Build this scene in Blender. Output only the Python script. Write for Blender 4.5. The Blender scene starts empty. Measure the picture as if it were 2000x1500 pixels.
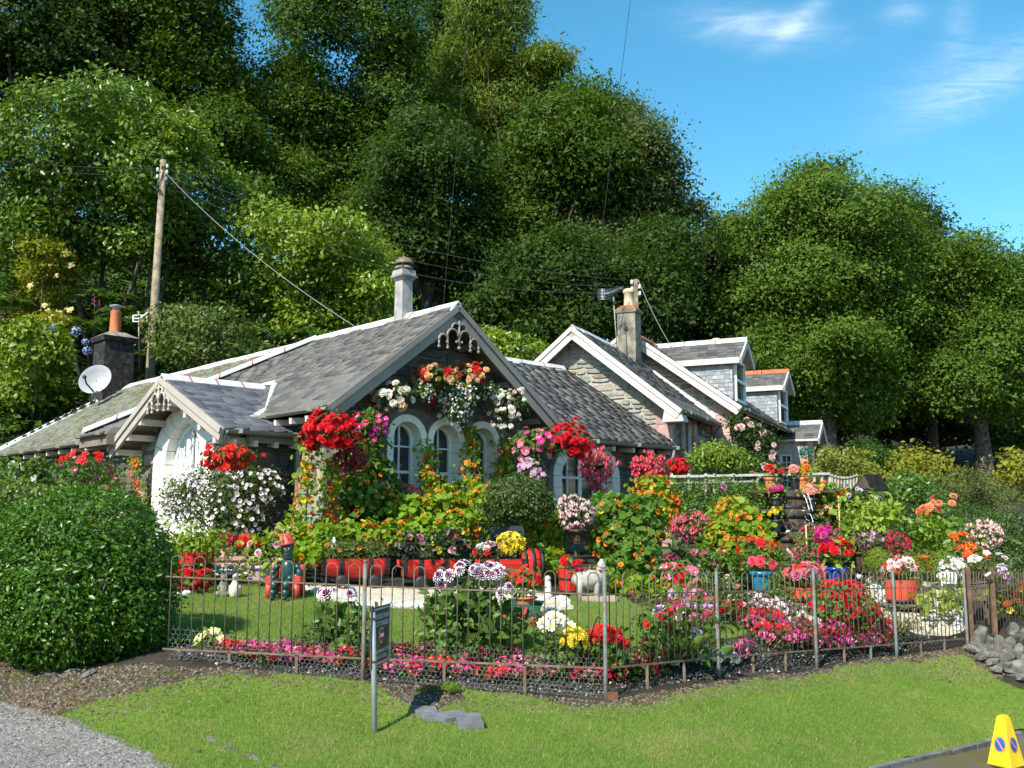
import bpy, math, random
import numpy as np
from mathutils import Vector, Matrix
from mathutils.geometry import delaunay_2d_cdt

R = math.radians
SC = bpy.context.scene
COL = SC.collection
rng = np.random.default_rng(11)
random.seed(5)

# ------------------------------------------------------------------ camera
F = 1950.0                       # focal length in pixels of the 2000 px wide photograph
EYE = 2.6
PITCH = math.atan(272.0 / F)
cd = bpy.data.cameras.new('camera')
cam = bpy.data.objects.new('camera', cd)
COL.objects.link(cam)
cam.location = (0, 0, EYE)
cam.rotation_euler = (math.pi / 2 + PITCH, 0, 0)
cd.sensor_width = 36.0
cd.lens = 36.0 * F / 2000.0
cd.clip_start = 0.1
cd.clip_end = 3000
SC.camera = cam

# ------------------------------------------------------------------ sun and sky
SUN_AZ = R(34.0)                 # to the left of straight behind the camera
SUN_EL = R(43.0)
sun_dir = Vector((-math.sin(SUN_AZ) * math.cos(SUN_EL), -math.cos(SUN_AZ) * math.cos(SUN_EL), math.sin(SUN_EL)))
sl = bpy.data.lights.new('sun', 'SUN')
sl.energy = 4.8
sl.angle = R(0.5)
sl.color = (1.0, 0.95, 0.86)
so = bpy.data.objects.new('sun', sl)
COL.objects.link(so)
so.rotation_euler = sun_dir.to_track_quat('Z', 'Y').to_euler()
so.location = sun_dir * 60

world = bpy.data.worlds.new('World')
SC.world = world
world.use_nodes = True
wn = world.node_tree
wn.nodes.clear()
wl = wn.links.new
w_out = wn.nodes.new('ShaderNodeOutputWorld')
w_bg = wn.nodes.new('ShaderNodeBackground')
w_bg.inputs['Strength'].default_value = 0.14
w_sky = wn.nodes.new('ShaderNodeTexSky')
w_sky.sky_type = 'NISHITA'
w_sky.sun_disc = False
w_sky.sun_elevation = SUN_EL
w_sky.sun_rotation = math.atan2(sun_dir.x, sun_dir.y)
w_sky.air_density = 1.0
w_sky.dust_density = 0.25
w_sky.ozone_density = 3.0
w_hsv = wn.nodes.new('ShaderNodeHueSaturation')
w_hsv.inputs['Saturation'].default_value = 1.26
w_hsv.inputs['Hue'].default_value = 0.476
w_hsv.inputs['Value'].default_value = 1.0
wl(w_sky.outputs[0], w_hsv.inputs['Color'])
# thin cirrus: wind-drawn noise over the direction of view
w_tc = wn.nodes.new('ShaderNodeTexCoord')
def wmath(op, a, b=None, c=None):
    n = wn.nodes.new('ShaderNodeMath'); n.operation = op
    for i, x in enumerate((a, b, c)):
        if x is None: continue
        if isinstance(x, (int, float)): n.inputs[i].default_value = x
        else: wl(x, n.inputs[i])
    return n.outputs[0]
w_sep = wn.nodes.new('ShaderNodeSeparateXYZ'); wl(w_tc.outputs['Generated'], w_sep.inputs[0])
zc = wmath('MAXIMUM', w_sep.outputs['Z'], 0.05)
px_ = wmath('DIVIDE', w_sep.outputs['X'], zc); py_ = wmath('DIVIDE', w_sep.outputs['Y'], zc)
w_cmb = wn.nodes.new('ShaderNodeCombineXYZ'); wl(px_, w_cmb.inputs[0]); wl(py_, w_cmb.inputs[1])
w_map = wn.nodes.new('ShaderNodeMapping'); wl(w_cmb.outputs[0], w_map.inputs['Vector'])
w_map.inputs['Rotation'].default_value = (0, 0, R(28)); w_map.inputs['Scale'].default_value = (1.7, 4.0, 1)
w_map.inputs['Location'].default_value = (1.15, 0.35, 0)
w_n1 = wn.nodes.new('ShaderNodeTexNoise'); wl(w_map.outputs[0], w_n1.inputs['Vector'])
w_n1.inputs['Scale'].default_value = 1.3; w_n1.inputs['Detail'].default_value = 9; w_n1.inputs['Roughness'].default_value = 0.62; w_n1.inputs['Distortion'].default_value = 0.9
w_n2 = wn.nodes.new('ShaderNodeTexNoise'); wl(w_cmb.outputs[0], w_n2.inputs['Vector'])
w_n2.inputs['Scale'].default_value = 0.9; w_n2.inputs['Detail'].default_value = 2
WISP_NODES = (w_n1, w_n2)
w_r1 = wn.nodes.new('ShaderNodeMapRange'); wl(w_n1.outputs['Fac'], w_r1.inputs['Value'])
w_r1.inputs['From Min'].default_value = 0.50; w_r1.inputs['From Max'].default_value = 0.80
w_r2 = wn.nodes.new('ShaderNodeMapRange'); wl(w_n2.outputs['Fac'], w_r2.inputs['Value'])
w_r2.inputs['From Min'].default_value = 0.50; w_r2.inputs['From Max'].default_value = 0.66
w_cl = wmath('MULTIPLY', w_r1.outputs[0], w_r2.outputs[0])
# a few wisps that hang where the photograph has them (unit directions from the viewer)
def pix_dir(u, v):
    xr = (u - 1000) / F; zz = -(v - 750) / F
    return Vector((xr, math.cos(PITCH) - zz * math.sin(PITCH), math.sin(PITCH) + zz * math.cos(PITCH))).normalized()
acc = None
for (u, v, rx, rz, ang, amp) in ((1475, 52, 0.055, 0.014, 12, .50), (1560, 40, 0.03, 0.008, -35, .34), (1765, 28, 0.017, 0.012, 0, .26), (1870, 55, 0.011, 0.028, 10, .16),
                                 (1880, 182, 0.06, 0.018, -16, .26), (1960, 130, 0.05, 0.018, -20, .22), (1840, 140, 0.05, 0.02, -10, .12)):
    d = pix_dir(u, v)
    rgt = d.cross(Vector((0, 0, 1))).normalized(); upv = rgt.cross(d)
    ca, sa = math.cos(R(ang)), math.sin(R(ang))
    e1 = (rgt * ca - upv * sa) / rx; e2 = (rgt * sa + upv * ca) / rz
    s = []
    for e in (e1, e2):
        sub = wn.nodes.new('ShaderNodeVectorMath'); sub.operation = 'SUBTRACT'; wl(w_tc.outputs['Generated'], sub.inputs[0]); sub.inputs[1].default_value = d
        dt = wn.nodes.new('ShaderNodeVectorMath'); dt.operation = 'DOT_PRODUCT'; wl(sub.outputs[0], dt.inputs[0]); dt.inputs[1].default_value = e
        s.append(wmath('POWER', wmath('ABSOLUTE', dt.outputs['Value']), 2.0))
    g = wmath('MULTIPLY', wmath('EXPONENT', wmath('MULTIPLY', wmath('ADD', s[0], s[1]), -0.9)), amp)
    acc = g if acc is None else wmath('ADD', acc, g)
w_n3 = wn.nodes.new('ShaderNodeTexNoise'); wl(w_map.outputs[0], w_n3.inputs['Vector'])
w_n3.inputs['Scale'].default_value = 3.0; w_n3.inputs['Detail'].default_value = 9; w_n3.inputs['Roughness'].default_value = 0.65; w_n3.inputs['Distortion'].default_value = 1.3
w_r3 = wn.nodes.new('ShaderNodeMapRange'); wl(w_n3.outputs['Fac'], w_r3.inputs['Value'])
w_r3.inputs['From Min'].default_value = 0.28; w_r3.inputs['From Max'].default_value = 0.72
w_f = wmath('MINIMUM', wmath('ADD', wmath('MULTIPLY', acc, w_r3.outputs[0]), wmath('MULTIPLY', w_cl, 0.10)), 0.85)
w_mix = wn.nodes.new('ShaderNodeMix'); w_mix.data_type = 'RGBA'
wl(w_f, w_mix.inputs['Factor']); wl(w_hsv.outputs[0], w_mix.inputs[6]); w_mix.inputs[7].default_value = (5.6, 6.2, 6.8, 1)
wl(w_mix.outputs[2], w_bg.inputs['Color']); wl(w_bg.outputs[0], w_out.inputs['Surface'])

SC.view_settings.view_transform = 'Standard'
SC.view_settings.look = 'None'
SC.view_settings.gamma = 1.0
SC.view_settings.exposure = 0.74
SC.view_settings.use_curve_mapping = False
SC.cycles.max_bounces = 7
SC.cycles.diffuse_bounces = 3
SC.cycles.transmission_bounces = 5
SC.cycles.transparent_max_bounces = 6

# ------------------------------------------------------------------ pixel <-> place
CP, SP = math.cos(PITCH), math.sin(PITCH)
def ray(u, v):
    xr = (u - 1000) / F; zz = -(v - 750) / F
    return Vector((xr, CP - zz * SP, SP + zz * CP))
def at(u, v, d):
    r = ray(u, v); s = d / r.y
    return Vector((r.x * s, d, EYE + r.z * s))
def on_plane(u, v, p, n):
    r = ray(u, v); e = Vector((0, 0, EYE)); s = (Vector(p) - e).dot(n) / r.dot(n)
    return e + r * s

# ------------------------------------------------------------------ terrain
CTRL = [  # (u, v, depth)
    (340, 1287, 8.9), (714, 1327, 8.9), (1180, 1366, 8.9), (1400, 1320, 9.97), (1585, 1303, 10.9), (1740, 1281, 11.8), (1878, 1261, 12.6),
    (733, 1435, 7.9), (1000, 1500, 6.8), (1400, 1500, 7.4), (1400, 1400, 8.6), (1600, 1400, 9.5), (1800, 1345, 11.0), (1990, 1320, 11.8),
    (0, 1375, 8.7), (100, 1450, 7.4), (100, 1500, 6.7), (400, 1420, 7.7), (200, 1300, 9.3), (0, 1260, 9.8),
    (1700, 1500, 8.8), (1940, 1445, 10.4), (1965, 1503, 9.6),
    (500, 1217, 11), (800, 1217, 11), (500, 1165, 12.6), (900, 1160, 13), (700, 1132, 14.2), (1050, 1140, 13.8), (1120, 1190, 11.6),
    (1500, 1205, 11.8), (1650, 1200, 12.8), (1570, 1195, 13.3), (1760, 1165, 14.6), (1810, 1230, 13.2), (1635, 1140, 15), (1550, 1105, 16.5),
    (1950, 1150, 15.2), (1985, 1228, 13.2), (1300, 1140, 13.6)]
pts = [tuple(at(*c)) for c in CTRL] + [
    (-4, 15, 1.9), (0, 16, 1.95), (-7, 14, 1.8), (-9, 18, 2.2), (4, 19, 2.05), (8, 20, 2.1), (13, 20, 2.1), (2, 23, 2.2), (-3, 23, 2.3), (6, 25, 2.3), (12, 27, 2.3),
    (-12, 21, 2.3), (-9, 25, 3.0), (-12.2, 25.3, 3.1), (-10, 28, 4.0), (-14, 29.5, 6.5), (-16.5, 24.5, 4.6), (-11, 31, 7.2), (-20, 27, 9.0), (-22, 38, 15), (-8, 33, 8.0), (-3, 30, 4.5), (-6, 45, 13), (0, 45, 8), (10, 45, 4.6), (25, 45, 3.5),
    (4, 33, 3.2), (14, 34, 2.8), (25, 30, 2.6), (-60, 60, 26), (0, 100, 20), (60, 100, 9), (100, 20, 1.5), (-40, 0, 2), (-14, 9, 1.2), (-30, 20, 7), (16, 14, 1.2), (16, 9, 0.1), (9, 8, -.05),
    (4, 4, 0.25), (0, 2, 0.85), (-4, 3, 0.92), (-10, 5, 0.95), (0, -20, 0.5), (40, -10, -.5), (-40, -40, 0.5), (60, 50, 4)]
TP = np.array(pts)
def _k(a, b):
    return np.sqrt(((a[:, None, :] - b[None, :, :]) ** 2).sum(-1) + 0.04)
_n = len(TP)
_A = np.zeros((_n + 3, _n + 3))
_A[:_n, :_n] = _k(TP[:, :2], TP[:, :2]) + np.eye(_n) * -0.02
_A[:_n, _n] = 1; _A[:_n, _n + 1:] = TP[:, :2]; _A[_n:, :_n] = _A[:_n, _n:].T
_w = np.linalg.solve(_A, np.concatenate([TP[:, 2], np.zeros(3)]))
def terr_np(xy):
    xy = np.asarray(xy, float)
    out = np.empty(len(xy))
    for i in range(0, len(xy), 20000):
        q = xy[i:i + 20000]
        out[i:i + 20000] = _k(q, TP[:, :2]) @ _w[:_n] + _w[_n] + q @ _w[_n + 1:]
    return np.clip(out, -1.5, 32)
def terr(x, y):
    return float(terr_np([(x, y)])[0])
def ground_at(u, v, d0=4.0, d1=60.0):
    """where the line of sight through a pixel meets the ground"""
    ds = np.linspace(d0, d1, 900); r = ray(u, v)
    P = np.stack([r.x / r.y * ds, ds], 1); z = EYE + r.z / r.y * ds
    h = z - terr_np(P)
    i = int(np.argmax(h < 0)) if (h < 0).any() else len(ds) - 1
    if i == 0: return Vector((P[0, 0], P[0, 1], terr_np(P[:1])[0]))
    t = h[i - 1] / (h[i - 1] - h[i]); d = ds[i - 1] + t * (ds[i] - ds[i - 1])
    x = r.x / r.y * d
    return Vector((x, d, terr(x, d)))
def stand(u, d):
    """a point on the ground at depth d in the column u"""
    x = (u - 1000) / F * d / (CP - (-(1100 - 750) / F) * SP)
    return Vector((x, d, terr(x, d)))

# ------------------------------------------------------------------ objects
def wloc(o):
    v = Vector((0, 0, 0))
    while o is not None:
        v += o.location; o = o.parent
    return v
def link(name, data, parent=None, loc=None):
    o = bpy.data.objects.new(name, data)
    COL.objects.link(o)
    if parent is not None: o.parent = parent
    if loc is not None: o.location = loc
    return o
def tag(o, label=None, cat=None, group=None, kind=None):
    if label: o['label'] = label
    if cat: o['category'] = cat
    if group: o['group'] = group
    if kind: o['kind'] = kind
    return o
def thing(name, label, cat, loc=(0, 0, 0), group=None):
    o = link(name, None, None, loc)
    o.empty_display_size = 0.1
    return tag(o, label, cat, group)
def copy_tree(o, loc=None, label=None, rotz=None, scale=None):
    c = o.copy(); COL.objects.link(c)
    if loc is not None: c.location = loc
    if label: c['label'] = label
    if rotz is not None: c.rotation_euler = (0, 0, rotz)
    if scale: c.scale = (scale,) * 3
    for ch in list(o.children):
        d = ch.copy(); COL.objects.link(d); d.parent = c
        for g in list(ch.children):
            e = g.copy(); COL.objects.link(e); e.parent = d
    return c

class MB:
    """collects shapes and links them as one mesh"""
    def __init__(s): s.v = []; s.f = []; s.m = []; s.s = []
    def add(s, vs, fs, mi=0, smooth=False):
        b = len(s.v); s.v += [tuple(x) for x in vs]
        for f in fs: s.f.append(tuple(b + i for i in f)); s.m.append(mi); s.s.append(smooth)
        return s
    def box(s, c, x, y, z, mi=0):
        c, x, y, z = Vector(c), Vector(x), Vector(y), Vector(z)
        vs = [c + x * a + y * b + z * d for d in (-1, 1) for b in (-1, 1) for a in (-1, 1)]
        return s.add(vs, [(0, 2, 3, 1), (4, 5, 7, 6), (0, 1, 5, 4), (2, 6, 7, 3), (0, 4, 6, 2), (1, 3, 7, 5)], mi)
    def abox(s, c, sx, sy, sz, mi=0, rz=0.0):
        ca, sa = math.cos(rz), math.sin(rz)
        return s.box(c, Vector((ca, sa, 0)) * sx / 2, Vector((-sa, ca, 0)) * sy / 2, Vector((0, 0, sz / 2)), mi)
    def bar(s, p, q, w, h, up=(0, 0, 1), mi=0):
        p, q = Vector(p), Vector(q); d = (q - p); L = d.length; d.normalize()
        sd = d.cross(Vector(up)); sd.normalize(); u = sd.cross(d)
        return s.box((p + q) / 2, d * L / 2, sd * w / 2, u * h / 2, mi)
    def tube(s, pts, r, n=6, mi=0, caps=True, smooth=True):
        pts = [Vector(p) for p in pts]; k = len(pts)
        rs = r if isinstance(r, (list, tuple)) else [r] * k
        vs = []; ref = None
        for i, p in enumerate(pts):
            t = (pts[min(i + 1, k - 1)] - pts[max(i - 1, 0)]).normalized()
            if ref is None: ref = t.orthogonal().normalized()
            ref = (ref - t * ref.dot(t)).normalized() if (ref - t * ref.dot(t)).length > 1e-6 else t.orthogonal().normalized()
            b = t.cross(ref)
            vs += [p + (ref * math.cos(2 * math.pi * j / n) + b * math.sin(2 * math.pi * j / n)) * rs[i] for j in range(n)]
        fs = [(i * n + j, i * n + (j + 1) % n, (i + 1) * n + (j + 1) % n, (i + 1) * n + j) for i in range(k - 1) for j in range(n)]
        s.add(vs, fs, mi, smooth)
        if caps:
            b = len(s.v) - n * k
            s.f.append(tuple(b + j for j in reversed(range(n)))); s.m.append(mi); s.s.append(False)
            s.f.append(tuple(b + (k - 1) * n + j for j in range(n))); s.m.append(mi); s.s.append(False)
        return s
    def lathe(s, c, prof, n=16, axis=(0, 0, 1), mi=0, smooth=True, caps=True, sx=1.0, sy=1.0):
        c = Vector(c); a = Vector(axis).normalized(); x = a.orthogonal().normalized()
        if abs(a.z) > .99: x = Vector((1, 0, 0))
        y = a.cross(x); vs = []
        for (r, h) in prof:
            vs += [c + a * h + x * (r * sx * math.cos(2 * math.pi * j / n)) + y * (r * sy * math.sin(2 * math.pi * j / n)) for j in range(n)]
        k = len(prof)
        s.add(vs, [(i * n + j, i * n + (j + 1) % n, (i + 1) * n + (j + 1) % n, (i + 1) * n + j) for i in range(k - 1) for j in range(n)], mi, smooth)
        if caps:
            b = len(s.v) - n * k
            s.f.append(tuple(b + j for j in reversed(range(n)))); s.m.append(mi); s.s.append(False)
            s.f.append(tuple(b + (k - 1) * n + j for j in range(n))); s.m.append(mi); s.s.append(False)
        return s
    def prism(s, poly, ext, mi=0):
        ext = Vector(ext); p = [Vector(q) for q in poly]; n = len(p)
        s.add(p + [q + ext for q in p], [tuple(reversed(range(n))), tuple(range(n, 2 * n))] + [(i, (i + 1) % n, n + (i + 1) % n, n + i) for i in range(n)], mi)
        return s
    def ball(s, c, r, n=8, m=6, mi=0, sc=(1, 1, 1)):
        prof = [(max(1e-4, math.sin(math.pi * i / m)), -math.cos(math.pi * i / m)) for i in range(m + 1)]
        c = Vector(c); vs = []
        for (q, h) in prof: vs += [c + Vector((q * math.cos(2 * math.pi * j / n) * r * sc[0], q * math.sin(2 * math.pi * j / n) * r * sc[1], h * r * sc[2])) for j in range(n)]
        return s.add(vs, [(i * n + j, i * n + (j + 1) % n, (i + 1) * n + (j + 1) % n, (i + 1) * n + j) for i in range(m) for j in range(n)], mi, True)
    def mesh(s, name, mats, off=(0, 0, 0)):
        me = bpy.data.meshes.new(name)
        o = Vector(off)
        me.from_pydata([(v[0] - o.x, v[1] - o.y, v[2] - o.z) for v in s.v], [], s.f)
        for m in (mats if isinstance(mats, (list, tuple)) else [mats]): me.materials.append(m)
        me.polygons.foreach_set('material_index', s.m)
        me.polygons.foreach_set('use_smooth', s.s)
        me.update()
        return me
    def build(s, name, mats, parent=None, own=False):
        """own: put the object's origin at its first point's mean (pieces)"""
        off = wloc(parent) if parent is not None else Vector((0, 0, 0))
        if own or parent is None:
            a = np.array(s.v); c = Vector(a.mean(0).tolist())
            if parent is None: c.z = float(a[:, 2].min())
            o = link(name, s.mesh(name, mats, c), parent, c - off)
        else:
            o = link(name, s.mesh(name, mats, off), parent)
        return o

# ------------------------------------------------------------------ materials
MATS = {}
class NT:
    def __init__(s, name):
        s.m = bpy.data.materials.new(name); s.m.use_nodes = True; s.t = s.m.node_tree; s.t.nodes.clear()
        s.out = s.t.nodes.new('ShaderNodeOutputMaterial')
    def n(s, typ, **kw):
        x = s.t.nodes.new(typ)
        for k, v in kw.items():
            if k in ('attribute_name', 'attribute_type', 'operation', 'data_type', 'blend_type', 'feature', 'distance', 'noise_dimensions', 'normalize'): setattr(x, k, v)
            else:
                sock = x.inputs[k.replace('_', ' ')] if k.replace('_', ' ') in x.inputs else x.inputs[k]
                if hasattr(v, 'is_output') : s.t.links.new(v, sock)
                else: sock.default_value = v
        return x
    def l(s, a, b): s.t.links.new(a, b)
    def mix(s, f, a, b, blend='MIX'):
        x = s.t.nodes.new('ShaderNodeMix'); x.data_type = 'RGBA'; x.blend_type = blend
        for i, v in ((0, f), (6, a), (7, b)):
            if hasattr(v, 'is_output'): s.l(v, x.inputs[i])
            elif i == 0: x.inputs[0].default_value = v
            else: x.inputs[i].default_value = (*v[:3], 1)
        return x.outputs[2]
    def noise(s, scale, detail=4, rough=.55, vec=None, dist=0.0):
        x = s.t.nodes.new('ShaderNodeTexNoise'); x.inputs['Scale'].default_value = scale; x.inputs['Detail'].default_value = detail
        x.inputs['Roughness'].default_value = rough; x.inputs['Distortion'].default_value = dist
        if vec is None: vec = s.pos()
        s.l(vec, x.inputs['Vector'])
        return x.outputs['Fac']
    def pos(s):
        if not hasattr(s, '_p'): s._p = s.t.nodes.new('ShaderNodeNewGeometry').outputs['Position']
        return s._p
    def ramp(s, f, a, b):
        x = s.t.nodes.new('ShaderNodeMapRange'); s.l(f, x.inputs['Value']); x.inputs['From Min'].default_value = a; x.inputs['From Max'].default_value = b
        return x.outputs[0]
    def orand(s):
        return s.t.nodes.new('ShaderNodeObjectInfo').outputs['Random']
    def attr(s, name):
        x = s.t.nodes.new('ShaderNodeAttribute'); x.attribute_name = name
        return x.outputs['Fac']
    def bump(s, h, strength=.3, dist=.01):
        x = s.t.nodes.new('ShaderNodeBump'); x.inputs['Strength'].default_value = strength; x.inputs['Distance'].default_value = dist
        s.l(h, x.inputs['Height'])
        return x.outputs['Normal']
    def bsdf(s, col, rough=.7, spec=.3, metal=0.0, normal=None, emit=None):
        x = s.t.nodes.new('ShaderNodeBsdfPrincipled')
        for k, v in (('Base Color', col), ('Roughness', rough), ('Specular IOR Level', spec), ('Metallic', metal)):
            if hasattr(v, 'is_output'): s.l(v, x.inputs[k])
            else: x.inputs[k].default_value = (*v[:3], 1) if k == 'Base Color' else v
        if normal is not None: s.l(normal, x.inputs['Normal'])
        return x
    def done(s, sh):
        s.l(sh.outputs[0] if hasattr(sh, 'outputs') else sh, s.out.inputs['Surface']); return s.m

def solid(name, col, rough=.6, spec=.3, metal=0.0, var=.12, scale=9.0, bump=.0, dirt=None, dirt_amt=.4, orv=0.0):
    """paint, metal, clay...: a base colour that wanders a little, optional worn patches"""
    if name in MATS: return MATS[name]
    t = NT(name)
    c2 = tuple(max(0, x * (1 - var * 2)) for x in col); c3 = tuple(min(1, x * (1 + var)) for x in col)
    c = t.mix(t.ramp(t.noise(scale, 5, .6), .3, .7), c2, c3)
    if dirt: c = t.mix(t.ramp(t.noise(scale * .6, 7, .7, dist=.6), 1 - dirt_amt - .12, 1 - dirt_amt + .2), c, dirt)
    if orv: c = t.mix(t.orand(), tuple(x * (1 - orv) for x in (1, 1, 1)), (1, 1, 1)) if False else t.mix(1.0, c, t.mix(t.orand(), (1 - orv,) * 3, (1 + orv * .6,) * 3), 'MULTIPLY')
    nrm = t.bump(t.noise(scale * 5, 5, .7), bump, .01) if bump else None
    MATS[name] = t.done(t.bsdf(c, rough, spec, metal, nrm))
    return MATS[name]

def leaf(name, c1, c2, trans=.32, gloss=.35, rough=.42, c3=None, f3=.1):
    """foliage: each leaf takes its own tone between c1 and c2; thin, so light comes through"""
    if name in MATS: return MATS[name]
    t = NT(name)
    rnd = t.attr('rnd')
    c = t.mix(rnd, c1, c2)
    c = t.mix(t.ramp(t.noise(2.2, 3, .6), .35, .7), c, tuple((a * .55 + b * .45) * .8 for a, b in zip(c1, c2)))
    if c3: c = t.mix(t.ramp(rnd, 1 - f3 - .02, 1 - f3 + .02), c, c3)
    d = t.bsdf(c, rough, gloss)
    tr = t.t.nodes.new('ShaderNodeBsdfTranslucent')
    hs = t.t.nodes.new('ShaderNodeHueSaturation'); hs.inputs['Hue'].default_value = .485; hs.inputs['Saturation'].default_value = 1.1; hs.inputs['Value'].default_value = 1.5
    t.l(c, hs.inputs['Color']); t.l(hs.outputs[0], tr.inputs['Color'])
    ms = t.t.nodes.new('ShaderNodeMixShader'); ms.inputs[0].default_value = trans
    t.l(d.outputs[0], ms.inputs[1]); t.l(tr.outputs[0], ms.inputs[2])
    MATS[name] = t.done(ms)
    return MATS[name]

def petal(name, c1, c2=None, trans=.25):
    if name in MATS: return MATS[name]
    t = NT(name)
    c2 = c2 or tuple(x * .72 for x in c1)
    c = t.mix(t.orand(), c2, c1)
    c = t.mix(t.ramp(t.noise(40, 3), .4, .75), c, tuple(x * .8 for x in c1))
    d = t.bsdf(c, .55, .2)
    tr = t.t.nodes.new('ShaderNodeBsdfTranslucent'); t.l(c, tr.inputs['Color'])
    ms = t.t.nodes.new('ShaderNodeMixShader'); ms.inputs[0].default_value = trans
    t.l(d.outputs[0], ms.inputs[1]); t.l(tr.outputs[0], ms.inputs[2])
    MATS[name] = t.done(ms)
    return MATS[name]
# ------------------------------------------------------------------ vegetation tools
def T(vs, fs): return (np.array(vs, float), np.array(fs, int))
TPL = {
    'point': T([(0, 0, 0), (.45, -.27, .07), (1, 0, -.05), (.45, .27, .07)], [(0, 1, 2), (0, 2, 3)]),
    'flake': T([(0, .02, 0), (.72, -.36, .06), (1, .3, -.08)], [(0, 1, 2)]),
    'slim': T([(0, 0, 0), (.5, -.13, .05), (1, 0, -.12), (.5, .13, .05)], [(0, 1, 2), (0, 2, 3)]),
    'blade': T([(-.045, 0, 0), (.045, 0, 0), (0, .25, 1)], [(0, 1, 2)]),
    'round': T([(math.cos(a) * .5, math.sin(a) * .5, .06 * math.cos(3 * a)) for a in [i * math.pi / 3.5 for i in range(7)]] + [(0, 0, -.1)], [(i, (i + 1) % 7, 7) for i in range(7)]),
    'broad': T([(0, 0, 0), (.3, -.3, .1), (.75, -.22, .08), (1.05, 0, -.14), (.75, .22, .08), (.3, .3, .1), (.5, 0, -.02)],
               [(0, 1, 6), (1, 2, 6), (2, 3, 6), (3, 4, 6), (4, 5, 6), (5, 0, 6)]),
    'spray': T([(0, 0, 0), (.3, -.14, .05), (.62, -.05, 0), (.3, .12, .05),
                (.1, .05, 0), (.18, .38, .08), (.45, .62, -.04), (.45, .3, .03),
                (.1, -.05, 0), (.45, -.3, .03), (.45, -.62, -.04), (.18, -.38, .08)],
               [(0, 1, 2), (0, 2, 3), (4, 5, 6), (4, 6, 7), (8, 9, 10), (8, 10, 11)]),
    'needle': T([(0, -.05, 0), (1, -.02, -.35), (1, .02, -.35), (0, .05, 0)], [(0, 1, 2), (0, 2, 3)]),
    'strap': T([(0, -.05, 0), (.5, -.09, .22), (1, 0, .05), (.5, .09, .22), (0, .05, 0)], [(0, 1, 3), (0, 3, 4), (1, 2, 3)]),
    'quad': T([(-.5, -.5, 0), (.5, -.5, 0), (.5, .5, 0), (-.5, .5, 0)], [(0, 1, 2), (0, 2, 3)]),
    'frond': T([(0, 0, 0), (.35, -.16, .2), (.35, .16, .2), (.7, -.2, .2), (.7, .2, .2), (1, 0, .02), (.5, 0, .26)],
               [(0, 1, 6), (1, 3, 6), (3, 5, 6), (5, 4, 6), (4, 2, 6), (2, 0, 6)]),
    'five': T([(0, 0, 0)] + [(math.cos(a) * .5, math.sin(a) * .5, .12) for a in [i * 2 * math.pi / 10 for i in range(10)]], [(0, i + 1, i + 2) for i in range(0, 9, 2)] ),
}
def norm(a): return a / np.maximum(np.linalg.norm(a, axis=1, keepdims=True), 1e-9)
def bases(nrm, along=None, g=None):
    """rotation matrices whose z is nrm and whose x leans along"""
    g = g or rng
    nrm = norm(nrm)
    if along is None: along = g.normal(size=nrm.shape)
    x = along - nrm * (along * nrm).sum(1, keepdims=True); x = norm(x + 1e-6)
    y = np.cross(nrm, x)
    return np.stack([x, y, nrm], 2)
def np_mesh(name, V, Fc, mat, rnd=None, mi=None):
    me = bpy.data.meshes.new(name)
    k = Fc.shape[1]
    me.vertices.add(len(V)); me.vertices.foreach_set('co', np.ascontiguousarray(V, dtype=np.float32).ravel())
    me.loops.add(Fc.size); me.loops.foreach_set('vertex_index', np.ascontiguousarray(Fc, dtype=np.int32).ravel())
    me.polygons.add(len(Fc)); me.polygons.foreach_set('loop_start', np.arange(0, Fc.size, k, dtype=np.int32))
    me.polygons.foreach_set('loop_total', np.full(len(Fc), k, dtype=np.int32))
    for m in (mat if isinstance(mat, (list, tuple)) else [mat]): me.materials.append(m)
    if mi is not None: me.polygons.foreach_set('material_index', mi.astype(np.int32))
    me.update(calc_edges=True)
    if rnd is not None:
        a = me.attributes.new('rnd', 'FLOAT', 'POINT'); a.data.foreach_set('value', rnd.astype(np.float32))
    return me
TRI = [0]
def scat(name, tpl, P, M, S, mat, parent=None, off=None, rnd=None):
    V, Fc = TPL[tpl] if isinstance(tpl, str) else tpl
    n = len(P); S = np.broadcast_to(np.asarray(S, float), (n,))
    W = np.einsum('nij,kj->nki', M, V) * S[:, None, None] + P[:, None, :]
    if off is None: off = wloc(parent) if parent is not None else Vector((0, 0, 0))
    W = W.reshape(-1, 3) - np.array(off)
    FF = (Fc[None] + (np.arange(n) * len(V))[:, None, None]).reshape(-1, Fc.shape[1])
    TRI[0] += len(FF)
    r = np.repeat(rng.random(n) if rnd is None else rnd, len(V))
    return link(name, np_mesh(name, W, FF, mat, r), parent)
def ell(u, v, ru, rv, d, ry=None):
    c = at(u, v, d)
    return (np.array(c), np.array([ru / F * d, (ry if ry is not None else (ru + rv) / 2 / F * d), rv / F * d]))
def sphere_dirs(n, g=None):
    return norm((g or rng).normal(size=(n, 3)))
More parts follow.
